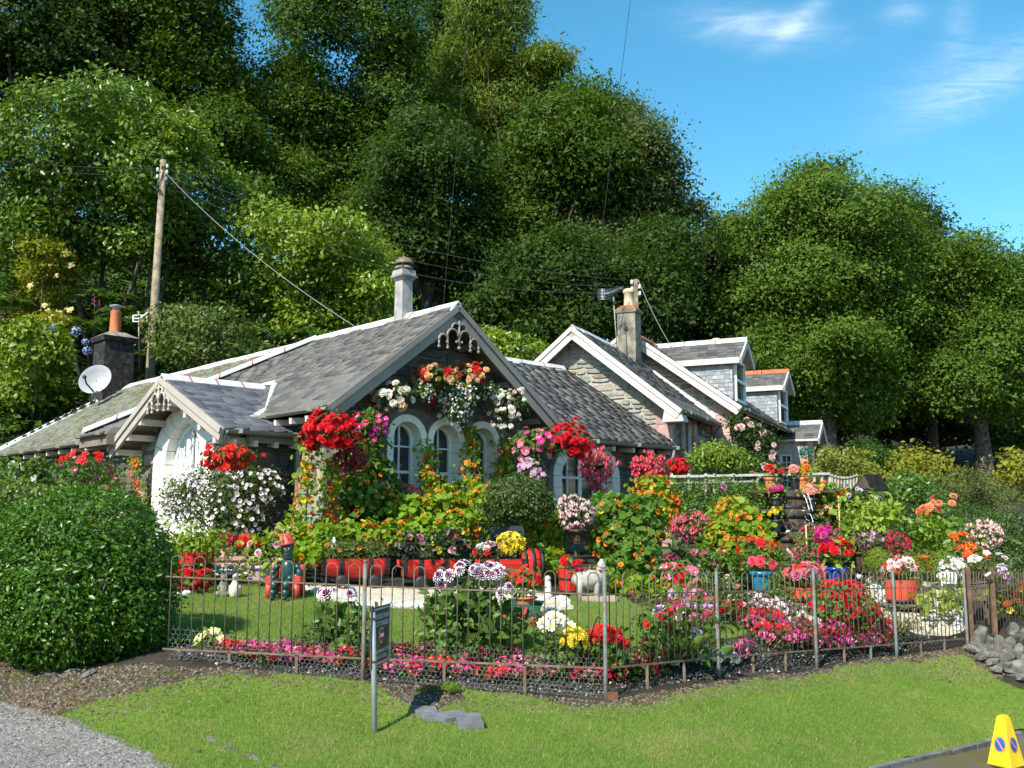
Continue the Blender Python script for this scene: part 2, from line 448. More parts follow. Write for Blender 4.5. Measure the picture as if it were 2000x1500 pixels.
def cloud(ells, n, clump=10, cr=.25, shell=.35, up=.45, rand=.7, front=.0, under=.5, lobes=0, holes=0):
    """positions and facings of leaves spread in clumps over the outer part of some ellipsoids"""
    E = []
    for c, r in ells:
        E.append((c, r))
        if lobes:
            d = sphere_dirs(lobes)
            for q in d:
                if q[2] < -.5: continue
                k = rng.uniform(.17, .42)
                E.append((c + q * r * rng.uniform(.74, 1.16), r * k))
    w = np.array([r[0] * r[2] for c, r in E]) ** .9
    k = max(4, n // clump)
    C = []; N = []
    idx = rng.choice(len(E), size=k * 4, p=w / w.sum())
    D = sphere_dirs(k * 4)
    keep = np.ones(len(D), bool)
    keep &= ~((D[:, 2] < -.35) & (rng.random(len(D)) < under))
    keep &= ~((D[:, 1] > .25) & (rng.random(len(D)) < front))
    idx, D = idx[keep][:k], D[keep][:k]
    cs = np.array([E[i][0] for i in idx]); rs = np.array([E[i][1] for i in idx])
    fr = 1 - shell * rng.random(len(D)) ** 1.6
    if holes:                                   # hollows between the boughs
        hd = sphere_dirs(holes); hr = rng.uniform(.16, .36, holes)
        ang = np.arccos(np.clip(D @ hd.T, -1, 1)); fr *= 1 - .34 * ((ang < hr[None]) * (1 - (ang / hr[None]) ** 2)).max(1)
        fr *= 1 + .10 * np.sin(D[:, 0] * 7 + idx * 1.7) * np.sin(D[:, 2] * 8 + idx)
    C = cs + D * rs * fr[:, None]
    m = len(C)
    P = np.repeat(C, clump, 0) + rng.normal(size=(m * clump, 3)).clip(-1.7, 1.7) * np.array([1, 1, .55]) * cr * np.repeat(rng.uniform(.6, 1.35, m), clump)[:, None]
    DD = np.repeat(D, clump, 0)
    N = DD + np.array([0, 0, up]) + rng.normal(size=P.shape) * rand
    return P, N, DD
def foliage(name, ells, n, size, tpl, mat, parent=None, clump=10, cr=None, kind=None, hang=0.0, sizevar=.35, **kw):
    cr = cr if cr is not None else size * 1.6
    P, N, D = cloud(ells, n, clump, cr, **kw)
    along = D * .8 + rng.normal(size=P.shape) * .7 + np.array([0, 0, -hang])
    S = size * (1 + sizevar * rng.normal(size=len(P)).clip(-1.8, 1.8))
    cl = np.repeat(rng.random(len(P) // clump + 1), clump)[:len(P)]
    o = scat(name, tpl, P, bases(N, along), S, mat, parent, rnd=.5 * cl + .5 * rng.random(len(P)))
    if kind: o['kind'] = kind
    return o

# ------------------------------------------------------------------ blossoms (unit radius, facing +z)
def ring(mb, n, r0, r1, z0, z1, w, mi=0, ph=0.0, tipmi=None, tip=.7):
    for i in range(n):
        a = 2 * math.pi * i / n + ph
        ca, sa = math.cos(a), math.sin(a)
        def p(r, s, z): return (ca * r - sa * s, sa * r + ca * s, z)
        rm = r0 + (r1 - r0) * tip; zm = z0 + (z1 - z0) * tip
        if tipmi is None:
            mb.add([p(r0, 0, z0), p(rm, -w, zm), p(r1, 0, z1), p(rm, w, zm)], [(0, 1, 2, 3)], mi)
        else:
            mb.add([p(r0, 0, z0), p(rm, -w, zm), p(r1, -w * .4, z1), p(r1, w * .4, z1), p(rm, w, zm)], [(0, 1, 4)], mi)
            mb.add([p(rm, -w, zm), p(r1, -w * .4, z1), p(r1, w * .4, z1), p(rm, w, zm)], [(0, 1, 2, 3)], tipmi)
BL = {}
def blossom_mesh(kind, mats):
    key = (kind,) + tuple(m.name for m in mats)
    if key in BL: return BL[key]
    mb = MB()
    if kind == 'double':      # begonia, geranium, rose: layered ruffles
        ring(mb, 6, .05, 1.0, 0, .12, .48, 0); ring(mb, 6, .05, .8, .12, .38, .4, 0, .5); ring(mb, 5, .03, .5, .25, .6, .3, 0, .2); ring(mb, 3, .0, .22, .4, .7, .16, len(mats) - 1, .1)
    elif kind == 'open':      # nasturtium, petunia: five broad petals round a throat
        ring(mb, 5, .12, 1.0, -.15, .28, .55, 0, 0); ring(mb, 5, .0, .3, -.2, .0, .14, len(mats) - 1, .6)
    elif kind == 'dahlia':
        ring(mb, 11, .1, 1.0, -.05, .05, .2, 0, 0, len(mats) - 1); ring(mb, 10, .1, .82, .05, .3, .2, 0, .3, len(mats) - 1)
        ring(mb, 8, .05, .55, .15, .52, .16, 0, .1, len(mats) - 1); ring(mb, 5, .0, .25, .3, .62, .12, 0, .2)
    elif kind == 'daisy':
        ring(mb, 9, .1, 1.0, 0, .1, .26, 0); ring(mb, 5, 0, .3, .12, .16, .18, len(mats) - 1)
    elif kind == 'bell':      # trailing begonia, fuchsia
        ring(mb, 4, .0, .9, .6, -.55, .34, 0); ring(mb, 4, .0, .55, .2, -.9, .26, len(mats) - 1, .7)
    elif kind == 'cluster':   # a head of small florets
        for i in range(9):
            a = 2.4 * i; r = .75 * math.sqrt(i / 9)
            b = MB(); ring(b, 4, .0, .38, .1, .16, .2, 0, a)
            mb.add([(x + r * math.cos(a), y + r * math.sin(a), z + .55 * (1 - r * r)) for x, y, z in b.v], b.f, i % len(mats))
    elif kind == 'pom':       # mophead
        for i in range(26):
            z = 1 - 1.7 * i / 26; q = math.sqrt(max(0, 1 - z * z)); a = 2.4 * i
            d = Vector((q * math.cos(a), q * math.sin(a), z)); x = d.orthogonal().normalized() * .28; y = d.cross(x)
            mb.add([d + x, d + y, d - x, d - y], [(0, 1, 2, 3)], i % len(mats))
    BL[key] = mb.mesh(kind + '_blossom', list(mats))
    return BL[key]
def place_blossoms(parent, kind, mats, P, N, size, name='blossom', merge=False, label=None):
    base = wloc(parent)
    me = blossom_mesh(kind, mats)
    n = len(P)
    M = bases(N); S = size * rng.uniform(.75, 1.25, n)
    if merge:
        V = np.zeros(len(me.vertices) * 3); me.vertices.foreach_get('co', V); V = V.reshape(-1, 3)
        me.calc_loop_triangles()
        Fc = np.zeros(len(me.loop_triangles) * 3, int); me.loop_triangles.foreach_get('vertices', Fc); Fc = Fc.reshape(-1, 3)
        pm = np.zeros(len(me.loop_triangles), int); me.loop_triangles.foreach_get('material_index', pm)
        W = (np.einsum('nij,kj->nki', M, V) * S[:, None, None] + P[:, None, :]).reshape(-1, 3) - np.array(base)
        FF = (Fc[None] + (np.arange(n) * len(V))[:, None, None]).reshape(-1, 3)
        o = link(name + 's', np_mesh(name + 's', W, FF, list(mats), np.repeat(rng.random(n), len(V)), np.tile(pm, n)), parent)
        o['kind'] = 'stuff'; TRI[0] += len(FF)
        return o
    for i in range(n):
        m4 = Matrix([[*M[i][0], 0], [*M[i][1], 0], [*M[i][2], 0], [0, 0, 0, 1]])
        o = link(name, me, parent, Vector(P[i]) - base)
        o.rotation_mode = 'QUATERNION'; o.rotation_quaternion = m4.to_quaternion(); o.scale = (S[i],) * 3
        if label: o['label'] = label
def shell_pts(ells, n, front=.75, low=-1.0, lift=1.03, top=0.0):
    w = np.array([r[0] * r[2] for c, r in ells]); 
    P = np.zeros((0, 3)); N = np.zeros((0, 3))
    while len(P) < n:
        m = n * 3
        i = rng.choice(len(ells), size=m, p=w / w.sum()); D = sphere_dirs(m)
        k = (D[:, 2] > low) & ~((D[:, 1] > .1) & (rng.random(m) < front)) & (rng.random(m) < 1 - top * (.5 - D[:, 2] * .5))
        c = np.array([ells[j][0] for j in i]); r = np.array([ells[j][1] for j in i])
        Q = c + D * r * (lift - .12 * rng.random((m, 1)))
        for j, (cc, rr) in enumerate(ells):          # drop what lies inside a neighbour
            k &= ~((((Q - cc) / rr) ** 2).sum(1) < .72)
        P = np.concatenate([P, Q[k]]); N = np.concatenate([N, D[k]])
    N = N[:n] + np.array([-.25, -.45, .25]) + rng.normal(size=(n, 3)) * .3
    return P[:n], N
def plant(name, label, cat, ells, lf, blooms=(), group=None, stem=None, parent_loc=None, extra=None, **kw):
    """a flowering plant: a foliage part, blossoms (each its own part where large) and stems.
    lf = (leaf shape, count, leaf size, material); blooms = [(kind, materials, count, size, merge, options)]"""
    c = np.mean([e[0] for e in ells], 0); zmin = min(e[0][2] - e[1][2] for e in ells)
    loc = Vector(parent_loc) if parent_loc is not None else Vector((c[0], c[1], zmin))
    t = thing(name, label, cat, loc, group)
    if lf: foliage('foliage', ells, lf[1], lf[2], lf[0], lf[3], t, **kw)
    if stem:
        mb = MB()
        for i in range(stem[0]):
            e = ells[i % len(ells)]; q = Vector((e[0] + e[1] * rng.uniform(-.5, .5, 3)).tolist())
            b = loc + Vector((rng.uniform(-.04, .04), rng.uniform(-.04, .04), 0))
            mid = (q + b) / 2 + Vector((q.x - b.x, q.y - b.y, 0)) * -.15
            mb.tube([b, mid, q], [stem[1], stem[1] * .8, stem[1] * .5], 5)
        mb.build('stem', stem[2], t)
    for b in blooms:
        kind, mats, n, size, merge = b[:5]
        P, N = shell_pts(b[6] if len(b) > 6 else ells, n, **(b[5] if len(b) > 5 else {}))
        if kind == 'bell': N = N * .3 + np.array([0, -.1, 1.0])
        place_blossoms(t, kind, mats, P, N, size, 'blossom', merge)
    return t
def tube_limbs(mb, base, heads, r0, n=7, wob=.12):
    for h in heads:
        h = Vector(h); d = h - base; L = d.length
        pts = [base + d * s + Vector((rng.normal(), rng.normal(), 0)) * wob * L * s * (1 - s) for s in (0, .3, .6, .85, 1)]
        mb.tube(pts, [r0, r0 * .75, r0 * .5, r0 * .3, r0 * .12], n, caps=False)
def tree(name, label, ells, n, size, mat, bark, group=None, tpl='flake', trunk=None, tr=.28, clump=130, lobes=12, cr=.52, limbs=True, **kw):
    c = np.mean([e[0] for e in ells], 0)
    if trunk is None: trunk = (c[0], c[1])
    z0 = terr(trunk[0], trunk[1])
    t = thing(name, label, 'tree', (trunk[0], trunk[1], z0), group)
    b = Vector((trunk[0], trunk[1], z0 - .3)); top = Vector((c[0], c[1], c[2]))
    j = b.lerp(top, .45) + Vector((rng.normal() * .3, 0, 0))
    mb = MB(); mb.tube([b, b.lerp(j, .5) + Vector((rng.normal() * .15, 0, 0)), j, top], [tr * 1.25, tr, tr * .8, tr * .35], 9, caps=False)
    mb.build('trunk', bark, t)
    if limbs:
        ml = MB()
        heads = []
        for e in ells:
            heads.append(e[0]); d = sphere_dirs(3); heads += [e[0] + q * e[1] * .6 for q in d]
        tube_limbs(ml, j, heads, tr * .28, 5)
        ml.build('limbs', bark, t)['kind'] = 'stuff'
    kw.setdefault('front', .6); kw.setdefault('under', .6); kw.setdefault('up', .5); kw.setdefault('shell', .4); kw.setdefault('rand', .5); kw.setdefault('holes', 26)
    foliage('crown', ells, int(n * 3.1), size * .86, tpl, mat, t, clump=clump, cr=cr, lobes=lobes, **kw)
    kw2 = dict(kw); kw2.update(shell=.75, rand=.9, under=.2)
    foliage('inner_foliage', ells, int(n * 1.0), size * 1.05, tpl, mat, t, clump=16, cr=.6, **kw2)
    return t
# ------------------------------------------------------------------ materials of the setting
def m_ground():
    t = NT('soil'); 
    c = t.mix(t.ramp(t.noise(3.0, 6, .65), .35, .65), (.030, .024, .018), (.075, .060, .045))
    c = t.mix(t.ramp(t.noise(60, 4, .8), .62, .75), c, (.26, .24, .21))
    c = t.mix(t.ramp(t.noise(.5, 4, .6), .5, .7), c, (.045, .05, .018))
    return t.done(t.bsdf(c, .95, .1, normal=t.bump(t.noise(35, 6, .75), .9, .03)))
def m_litter():
    t = NT('litter')
    c = t.mix(t.ramp(t.noise(5, 6, .7), .35, .65), (.06, .048, .036), (.13, .105, .08))
    c = t.mix(t.ramp(t.noise(45, 5, .8), .58, .72), c, (.24, .21, .17))
    c = t.mix(t.ramp(t.noise(2.2, 5, .7), .5, .62), c, (.075, .105, .025))
    return t.done(t.bsdf(c, .95, .1, normal=t.bump(t.noise(40, 6, .8), .9, .03)))
def m_turf(name, a, b, dry, dry_amt=.62):
    t = NT(name)
    c = t.mix(t.ramp(t.noise(1.3, 6, .65), .35, .66), a, b)
    c = t.mix(t.ramp(t.noise(26, 5, .75), .35, .7), c, tuple(x * .55 for x in a))
    c = t.mix(t.ramp(t.noise(.9, 6, .7, dist=.5), dry_amt, dry_amt + .14), c, dry)
    return t.done(t.bsdf(c, .9, .1, normal=t.bump(t.noise(70, 5, .8), .8, .02)))
def m_gravel(name, cols, sc=55):
    t = NT(name)
    v = t.t.nodes.new('ShaderNodeTexVoronoi'); v.inputs['Scale'].default_value = sc; t.l(t.pos(), v.inputs['Vector'])
    sep = t.t.nodes.new('ShaderNodeSeparateColor'); t.l(v.outputs['Color'], sep.inputs[0])
    c = t.mix(sep.outputs[0], cols[0], cols[1])
    c = t.mix(t.ramp(sep.outputs[1], .75, .85), c, cols[2])
    c = t.mix(t.ramp(t.noise(1.2, 5, .6), .5, .75), c, tuple(x * .72 for x in cols[0]))
    return t.done(t.bsdf(c, .9, .2, normal=t.bump(v.outputs['Distance'], .6, .02)))
def m_asphalt():
    t = NT('asphalt')
    c = t.mix(t.ramp(t.noise(90, 4, .8), .4, .7), (.075, .073, .07), (.13, .125, .12))
    c = t.mix(t.ramp(t.noise(1.4, 6, .7, dist=.4), .47, .60), c, (.11, .095, .025))
    c = t.mix(t.ramp(t.noise(4, 6, .75), .62, .72), c, (.05, .045, .035))
    return t.done(t.bsdf(c, .92, .2, normal=t.bump(t.noise(160, 3, .8), .5, .01)))
M_SOIL = m_ground(); M_LIT = m_litter()
M_TURF = m_turf('turf', (.17, .25, .035), (.23, .30, .05), (.30, .25, .09), .60)
M_GTURF = m_turf('garden_turf', (.145, .22, .035), (.19, .25, .05), (.25, .22, .09), .66)
M_GRAVEL = m_gravel('grey_gravel', ((.15, .138, .118), (.25, .235, .205), (.37, .34, .29)))
M_BEIGE = m_gravel('beige_gravel', ((.42, .36, .26), (.56, .49, .37), (.62, .56, .46)), 40)
M_ASPH = m_asphalt()

# ------------------------------------------------------------------ ground and its sheets
def coords(a, b, s, lo, hi):
    mid = list(np.arange(a, b + 1e-6, s)); out = []; st = s
    x = a
    while x > lo: st *= 1.35; x -= st; out.append(x)
    out = out[::-1] + mid; st = s; x = mid[-1]
    while x < hi: st *= 1.35; x += st; out.append(x)
    return np.array(out)
gx = coords(-11, 13, .16, -700, 700); gy = coords(4, 25, .16, -300, 900)
GX, GY = np.meshgrid(gx, gy)
gxy = np.stack([GX.ravel(), GY.ravel()], 1); gz = terr_np(gxy)
gi = np.arange(len(gxy)).reshape(GX.shape)
gf = np.stack([gi[:-1, :-1].ravel(), gi[:-1, 1:].ravel(), gi[1:, 1:].ravel(), gi[1:, :-1].ravel()], 1)
go = link('ground', np_mesh('ground', np.column_stack([gxy, gz]), gf, M_SOIL)); go['kind'] = 'structure'

def inpoly(P, poly):
    x, y = P[:, 0], P[:, 1]; ins = np.zeros(len(P), bool); n = len(poly)
    for i in range(n):
        x1, y1 = poly[i][:2]; x2, y2 = poly[(i + 1) % n][:2]
        c = ((y1 > y) != (y2 > y)) & (x < (x2 - x1) * (y - y1) / (y2 - y1 + 1e-12) + x1)
        ins ^= c
    return ins
def smooth_poly(px, noise=.05, seg=.16):
    """pixel outline or ground points -> dense, slightly ragged outline on the ground"""
    w = [(ground_at(*p)[:2] if p[0] > 60 or p[1] > 60 or len(p) == 2 and abs(p[0]) > 60 else p) for p in px]
    w = [Vector((q[0], q[1])) for q in w]; out = []
    n = len(w)
    for i in range(n):
        a, b = w[i], w[(i + 1) % n]; k = max(1, int((b - a).length / seg))
        d = (b - a); nn = Vector((-d.y, d.x)).normalized() if d.length > 1e-6 else Vector((0, 0))
        for j in range(k): out.append(a + d * j / k + nn * float(rng.normal()) * noise * .6)
    return out
def sheet(name, poly, mat, off, kind='structure', grid=.17):
    xs = [p.x for p in poly]; ys = [p.y for p in poly]
    gx = np.arange(min(xs), max(xs), grid); gy = np.arange(min(ys), max(ys), grid)
    G = np.stack(np.meshgrid(gx, gy), -1).reshape(-1, 2)
    G = G[inpoly(G, [(p.x, p.y) for p in poly])]
    vs = [Vector(p) for p in poly] + [Vector(g.tolist()) for g in G]
    n = len(poly)
    r = delaunay_2d_cdt(vs, [(i, (i + 1) % n) for i in range(n)], [], 0, 1e-5)
    V = np.array([tuple(v) for v in r[0]]); Fc = np.array([f for f in r[2] if len(f) == 3])
    cen = V[Fc].mean(1)
    Fc = Fc[inpoly(cen, [(p.x, p.y) for p in poly])]
    z = terr_np(V) + off
    o = link(name, np_mesh(name, np.column_stack([V, z]), Fc, mat)); o['kind'] = kind
    return o
lawn_p = smooth_poly([(110, 1402), (200, 1372), (300, 1346), (420, 1322), (600, 1322), (720, 1335), (765, 1368), (850, 1392), (905, 1372), (880, 1345), (1000, 1354), (1130, 1383), (1260, 1383), (1400, 1344),
    (1600, 1319), (1750, 1296), (1880, 1279), (1950, 1330), (2000, 1352), (10, 12.0), (10, 11.0), (1990, 1432), (1940, 1447), (1850, 1470), (1700, 1503), (2.4, 7.0), (1.4, 5.0), (-1.6, 5.0), (-2.05, 6.1), (318, 1506), (250, 1458), (168, 1424)], .055)
path_p = smooth_poly([(0, 1374), (80, 1393), (160, 1420), (250, 1452), (345, 1500), (-2.0, 6.2), (-1.6, 5), (-3, 3.5), (-9, 4), (-9, 8.2), (-60, 1372)], .04)
bank_p = smooth_poly([(-70, 1255), (60, 1262), (180, 1300), (330, 1305), (440, 1305), (720, 1332), (860, 1345), (1000, 1356), (1180, 1372), (1300, 1352), (1420, 1330), (1600, 1308), (1750, 1285), (1885, 1264), (1960, 1318), (1935, 1345),
    (1760, 1318), (1600, 1342), (1400, 1368), (1260, 1402), (1110, 1402), (960, 1385), (905, 1420), (780, 1410), (730, 1380), (620, 1345), (420, 1345), (260, 1400), (120, 1425), (0, 1400), (-70, 1400)], .03)
glawn_p = smooth_poly([(343, 1256), (500, 1262), (700, 1280), (900, 1292), (1050, 1284), (1200, 1266), (1340, 1256), (1440, 1244), (1500, 1228), (1420, 1214), (1330, 1208), (1240, 1180), (1180, 1152), (1115, 1150), (1110, 1182), (1040, 1200), (960, 1188),
    (830, 1190), (700, 1186), (640, 1170), (590, 1146), (520, 1140), (430, 1145), (370, 1158), (300, 1165), (-3.9, 10.6)], .025)
gpath_p = smooth_poly([(1655, 1150), (1700, 1140), (1790, 1128), (1850, 1133), (1880, 1160), (1886, 1232), (1850, 1244), (1790, 1240), (1742, 1216), (1716, 1186), (1690, 1176)], .03)
trackbed_p = smooth_poly([(590, 1146), (640, 1140), (850, 1140), (1020, 1150), (1110, 1170), (1120, 1192), (1040, 1204), (960, 1190), (830, 1192), (700, 1188), (640, 1172)], .02)
road_p = smooth_poly([(1955, 1447), (1860, 1474), (1718, 1503), (2.6, 6.8), (1.9, 4), (9, 2), (18, 8), (14, 12.5), (10.5, 11.2), (2000, 1437)], .02)
sheet('earth_bank', bank_p, M_LIT, .006)
lawn_o = sheet('lawn', lawn_p, M_TURF, .012)
sheet('gravel_path', path_p, M_GRAVEL, .014)
sheet('garden_lawn', glawn_p, M_GTURF, .008)
sheet('garden_path', gpath_p, M_BEIGE, .009)
sheet('track_bed', trackbed_p, M_BEIGE, .013)
sheet('road', road_p, M_ASPH, .006)
# kerb edging between verge and road
kb = MB(); ke = [ground_at(u, v) for (u, v) in ((1995, 1434), (1945, 1447), (1855, 1471), (1775, 1488), (1706, 1503))] + [Vector((2.45, 7.4, terr(2.45, 7.4))), Vector((1.7, 5, terr(1.7, 5)))]
for a, b in zip(ke[:-1], ke[1:]):
    k = max(1, int((b - a).length / .45))
    for i in range(k):
        p, q = a.lerp(b, (i + .02) / k), a.lerp(b, (i + .98) / k)
        kb.bar(p + Vector((0, 0, rng.uniform(-.03, -.015))), q + Vector((0, 0, rng.uniform(-.03, -.015))), .07, .1)
M_KERB = solid('kerb_stone', (.17, .165, .155), .9, .2, var=.25, scale=6, bump=.5, dirt=(.07, .08, .03), dirt_amt=.4)
o = kb.build('kerb', M_KERB); o['kind'] = 'structure'

# grass blades
def m_grass():
    t = NT('grass_blade'); r = t.attr('rnd')
    c = t.mix(r, (.115, .235, .028), (.20, .325, .055))
    c = t.mix(t.ramp(t.noise(1.1, 6, .7, dist=.5), .50, .66), c, (.31, .30, .10))
    c = t.mix(t.ramp(t.noise(3.2, 4, .7), .55, .75), c, (.085, .185, .022))
    c = t.mix(t.ramp(r, .90, .92), c, (.46, .40, .17))
    tr = t.t.nodes.new('ShaderNodeBsdfTranslucent'); t.l(c, tr.inputs['Color']); ms = t.t.nodes.new('ShaderNodeMixShader'); ms.inputs[0].default_value = .35
    t.l(t.bsdf(c, .6, .12).outputs[0], ms.inputs[1]); t.l(tr.outputs[0], ms.inputs[2])
    return t.done(ms)
M_GRASS = m_grass()
def grass(name, poly, n, L, hole=None, ylim=(0, 99), seed=1):
    xs = [p.x for p in poly]; ys = [p.y for p in poly]
    y0, y1 = max(min(ys), ylim[0]), min(max(ys), ylim[1])
    P = np.zeros((0, 2)); pl = [(p.x, p.y) for p in poly]
    while len(P) < n:
        q = np.column_stack([rng.uniform(min(xs), max(xs), n), rng.uniform(y0, y1, n)])
        q = q[(np.abs(q[:, 0]) < q[:, 1] * .56)]
        nz = np.sin(q[:, 0] * 3.1 + np.sin(q[:, 1] * 2.3) * 2) * np.sin(q[:, 1] * 2.7 + np.sin(q[:, 0] * 1.7) * 2)
        q = q[rng.random(len(q)) < .72 + .28 * nz]
        q = q[inpoly(q, pl)]
        P = np.concatenate([P, q])
    P = P[:n]; z = terr_np(P) + .008
    N = np.column_stack([rng.normal(size=n) * .45, rng.normal(size=n) * .45, np.ones(n)])
    o = scat(name, 'blade', np.column_stack([P, z]), bases(N), L * rng.uniform(.5, 1.35, n), M_GRASS)
    return tag(o, kind='stuff')
grass('verge_grass', lawn_p, 170000, .036, ylim=(6.0, 14))
grass('lawn_grass', glawn_p, 70000, .034)
TPLCHIP = T([(1, 0, -.3), (-.5, .85, -.3), (-.5, -.85, -.3), (.1, .1, .6)], [(0, 1, 3), (1, 2, 3), (2, 0, 3)])
def chips(name, poly, n, s, mat, ymax=99):
    xs = [p.x for p in poly]; ys = [p.y for p in poly]; P = np.zeros((0, 2)); pl = [(p.x, p.y) for p in poly]
    while len(P) < n:
        q = np.column_stack([rng.uniform(min(xs), max(xs), n * 2), rng.uniform(min(ys), min(max(ys), ymax), n * 2)])
        q = q[(np.abs(q[:, 0]) < q[:, 1] * .56)]
        P = np.concatenate([P, q[inpoly(q, pl)]])
    P = P[:n]; N = np.column_stack([rng.normal(size=n) * .4, rng.normal(size=n) * .4, np.ones(n)])
    return tag(scat(name, TPLCHIP, np.column_stack([P, terr_np(P) + .012]), bases(N), s * rng.uniform(.4, 1.5, n) ** 1.3, mat), kind='stuff')
M_CHIP = leaf('stone_chip', (.09, .085, .08), (.30, .285, .26), trans=0, gloss=.2, rough=.9)
M_LEAFLIT = leaf('dead_leaf', (.10, .062, .035), (.29, .21, .13), trans=.1, gloss=.15, rough=.8)
chips('path_gravel', path_p, 16000, .013, M_CHIP)
chips('leaf_litter', bank_p, 6500, .015, M_LEAFLIT)
chips('bank_gravel', bank_p, 2600, .011, M_CHIP)
bed_p = smooth_poly([(345, 1264), (500, 1270), (700, 1288), (900, 1300), (1050, 1292), (1200, 1274), (1340, 1262), (1460, 1250), (1700, 1225), (1870, 1246), (1740, 1282), (1585, 1306), (1400, 1326), (1180, 1366), (714, 1330), (345, 1292)], .01)
chips('bed_gravel', bed_p, 9000, .012, leaf('bed_chip', (.035, .033, .03), (.13, .125, .115), trans=0, gloss=.2, rough=.9, c3=(.4, .38, .34), f3=.07))
chips('beige_gravel', gpath_p, 3500, .014, leaf('beige_chip', (.42, .36, .27), (.62, .56, .45), trans=0, gloss=.1, rough=.9))
chips('lawn_leaves', lawn_p, 260, .02, M_LEAFLIT, 14)
# ------------------------------------------------------------------ building materials
M_TAUPE = solid('taupe_paint', (.235, .21, .18), .5, .35, var=.08, scale=3, dirt=(.15, .135, .11), dirt_amt=.3)
M_CREAM = solid('cream_paint', (.62, .55, .47), .55, .3, var=.07, scale=3, dirt=(.40, .36, .28), dirt_amt=.25)
M_BUFFP = solid('buff_paint', (.44, .385, .32), .55, .3, var=.07, scale=3, dirt=(.28, .25, .19), dirt_amt=.28)
M_WHITE = solid('white_paint', (.80, .80, .76), .5, .35, var=.04, scale=4, dirt=(.62, .60, .52), dirt_amt=.2)
M_SURR = solid('limewashed_stone', (.86, .82, .71), .7, .25, var=.05, scale=3, bump=.15, dirt=(.66, .63, .52), dirt_amt=.25)
M_RIDGE = solid('ridge_zinc', (.60, .60, .61), .5, .4, var=.12, scale=4, dirt=(.42, .42, .40), dirt_amt=.36)
M_REDJ = solid('red_joint', (.42, .14, .10), .7, .2)
M_ORIDGE = solid('terracotta_ridge', (.50, .15, .06), .8, .2, var=.2, scale=5, dirt=(.25, .2, .1), dirt_amt=.3)
M_MORTD = solid('dark_mortar', (.16, .145, .12), .95, .1, var=.3, scale=5, bump=.6)
M_MORTL = solid('pale_mortar', (.40, .37, .30), .95, .1, var=.15, scale=6, bump=.6)
M_SOFF = solid('soffit_boards', (.23, .19, .145), .7, .2, var=.15, scale=4)
M_DECK = solid('roof_deck', (.07, .07, .07), .9, .1)
M_HARL = solid('pinkish_harling', (.50, .41, .35), .95, .1, var=.12, scale=7, bump=.7)
M_SANDP = solid('pink_sandstone', (.46, .30, .26), .85, .2, var=.14, scale=6, bump=.35, dirt=(.30, .22, .2), dirt_amt=.3, orv=.2)
M_CLAY = solid('orange_clay', (.60, .19, .075), .75, .25, var=.12, scale=10, dirt=(.38, .2, .12), dirt_amt=.3)
M_BUFF = solid('buff_clay', (.58, .47, .30), .75, .25, var=.15, scale=10, dirt=(.35, .28, .18), dirt_amt=.35)
M_LEAD = solid('lead_grey', (.36, .34, .32), .6, .4, var=.2, scale=6, dirt=(.2, .17, .15), dirt_amt=.35)
M_SOOT = solid('sooty_stone', (.045, .042, .04), .9, .15, var=.4, scale=8, bump=.6, dirt=(.20, .18, .15), dirt_amt=.33)
M_STONEC = solid('chimney_stone', (.30, .27, .21), .9, .15, var=.3, scale=6, bump=.6, dirt=(.12, .10, .08), dirt_amt=.45)
M_BLACKM = solid('black_metal', (.02, .02, .02), .5, .4)
def m_stone(name, cols, lich=.3):
    t = NT(name); c = None
    r = t.orand()
    c = t.mix(t.ramp(r, .0, .33), cols[0], cols[1]); c = t.mix(t.ramp(r, .4, .62), c, cols[2]); c = t.mix(t.ramp(r, .8, .9), c, cols[3])
    c = t.mix(t.ramp(t.noise(9, 7, .7), .35, .7), tuple(.6 for _ in range(3)), (1.1, 1.1, 1.1)) if False else t.mix(1.0, c, t.mix(t.ramp(t.noise(9, 7, .7), .3, .7), (.6, .6, .6), (1.15, 1.15, 1.15)), 'MULTIPLY')
    c = t.mix(t.ramp(t.noise(5, 7, .7, dist=.7), 1 - lich - .1, 1 - lich + .12), c, (.42, .41, .36))
    return t.done(t.bsdf(c, .9, .2, normal=t.bump(t.noise(22, 7, .72), .7, .02)))
M_STONED = m_stone('dark_rubble', ((.075, .075, .078), (.12, .115, .105), (.09, .082, .07), (.16, .125, .085)), .2)
M_STONEG = m_stone('grey_rubble', ((.22, .215, .20), (.32, .30, .25), (.26, .24, .20), (.40, .32, .22)), .3)
M_STONEL = m_stone('pale_rubble', ((.21, .22, .205), (.32, .315, .275), (.37, .33, .265), (.29, .225, .165)), .3)
def m_slate(name, a, b, lich, lamt, moss=.0):
    t = NT(name)
    fr = t.t.nodes.new('ShaderNodeMath'); fr.operation = 'FRACT'; ad = t.t.nodes.new('ShaderNodeMath'); ad.operation = 'ADD'
    t.l(t.attr('rnd'), ad.inputs[0]); t.l(t.orand(), ad.inputs[1]); t.l(ad.outputs[0], fr.inputs[0])
    c = t.mix(fr.outputs[0], a, b)
    c = t.mix(t.ramp(t.noise(7, 8, .75, dist=.5), 1 - lamt - .08, 1 - lamt + .1), c, lich)
    c = t.mix(t.ramp(t.noise(30, 4, .7), .55, .8), c, tuple(x * .6 for x in a))
    if moss: c = t.mix(t.ramp(t.noise(1.6, 7, .72, dist=.8), 1 - moss - .05, 1 - moss + .08), c, (.10, .085, .022))
    return t.done(t.bsdf(c, .62, .35, normal=t.bump(t.noise(25, 6, .7), .5, .01)))
M_SLATE = m_slate('slate', (.060, .058, .054), (.150, .142, .125), (.21, .205, .165), .36, .33)
M_SLATEP = m_slate('porch_slate', (.06, .063, .074), (.145, .15, .162), (.20, .21, .20), .3)
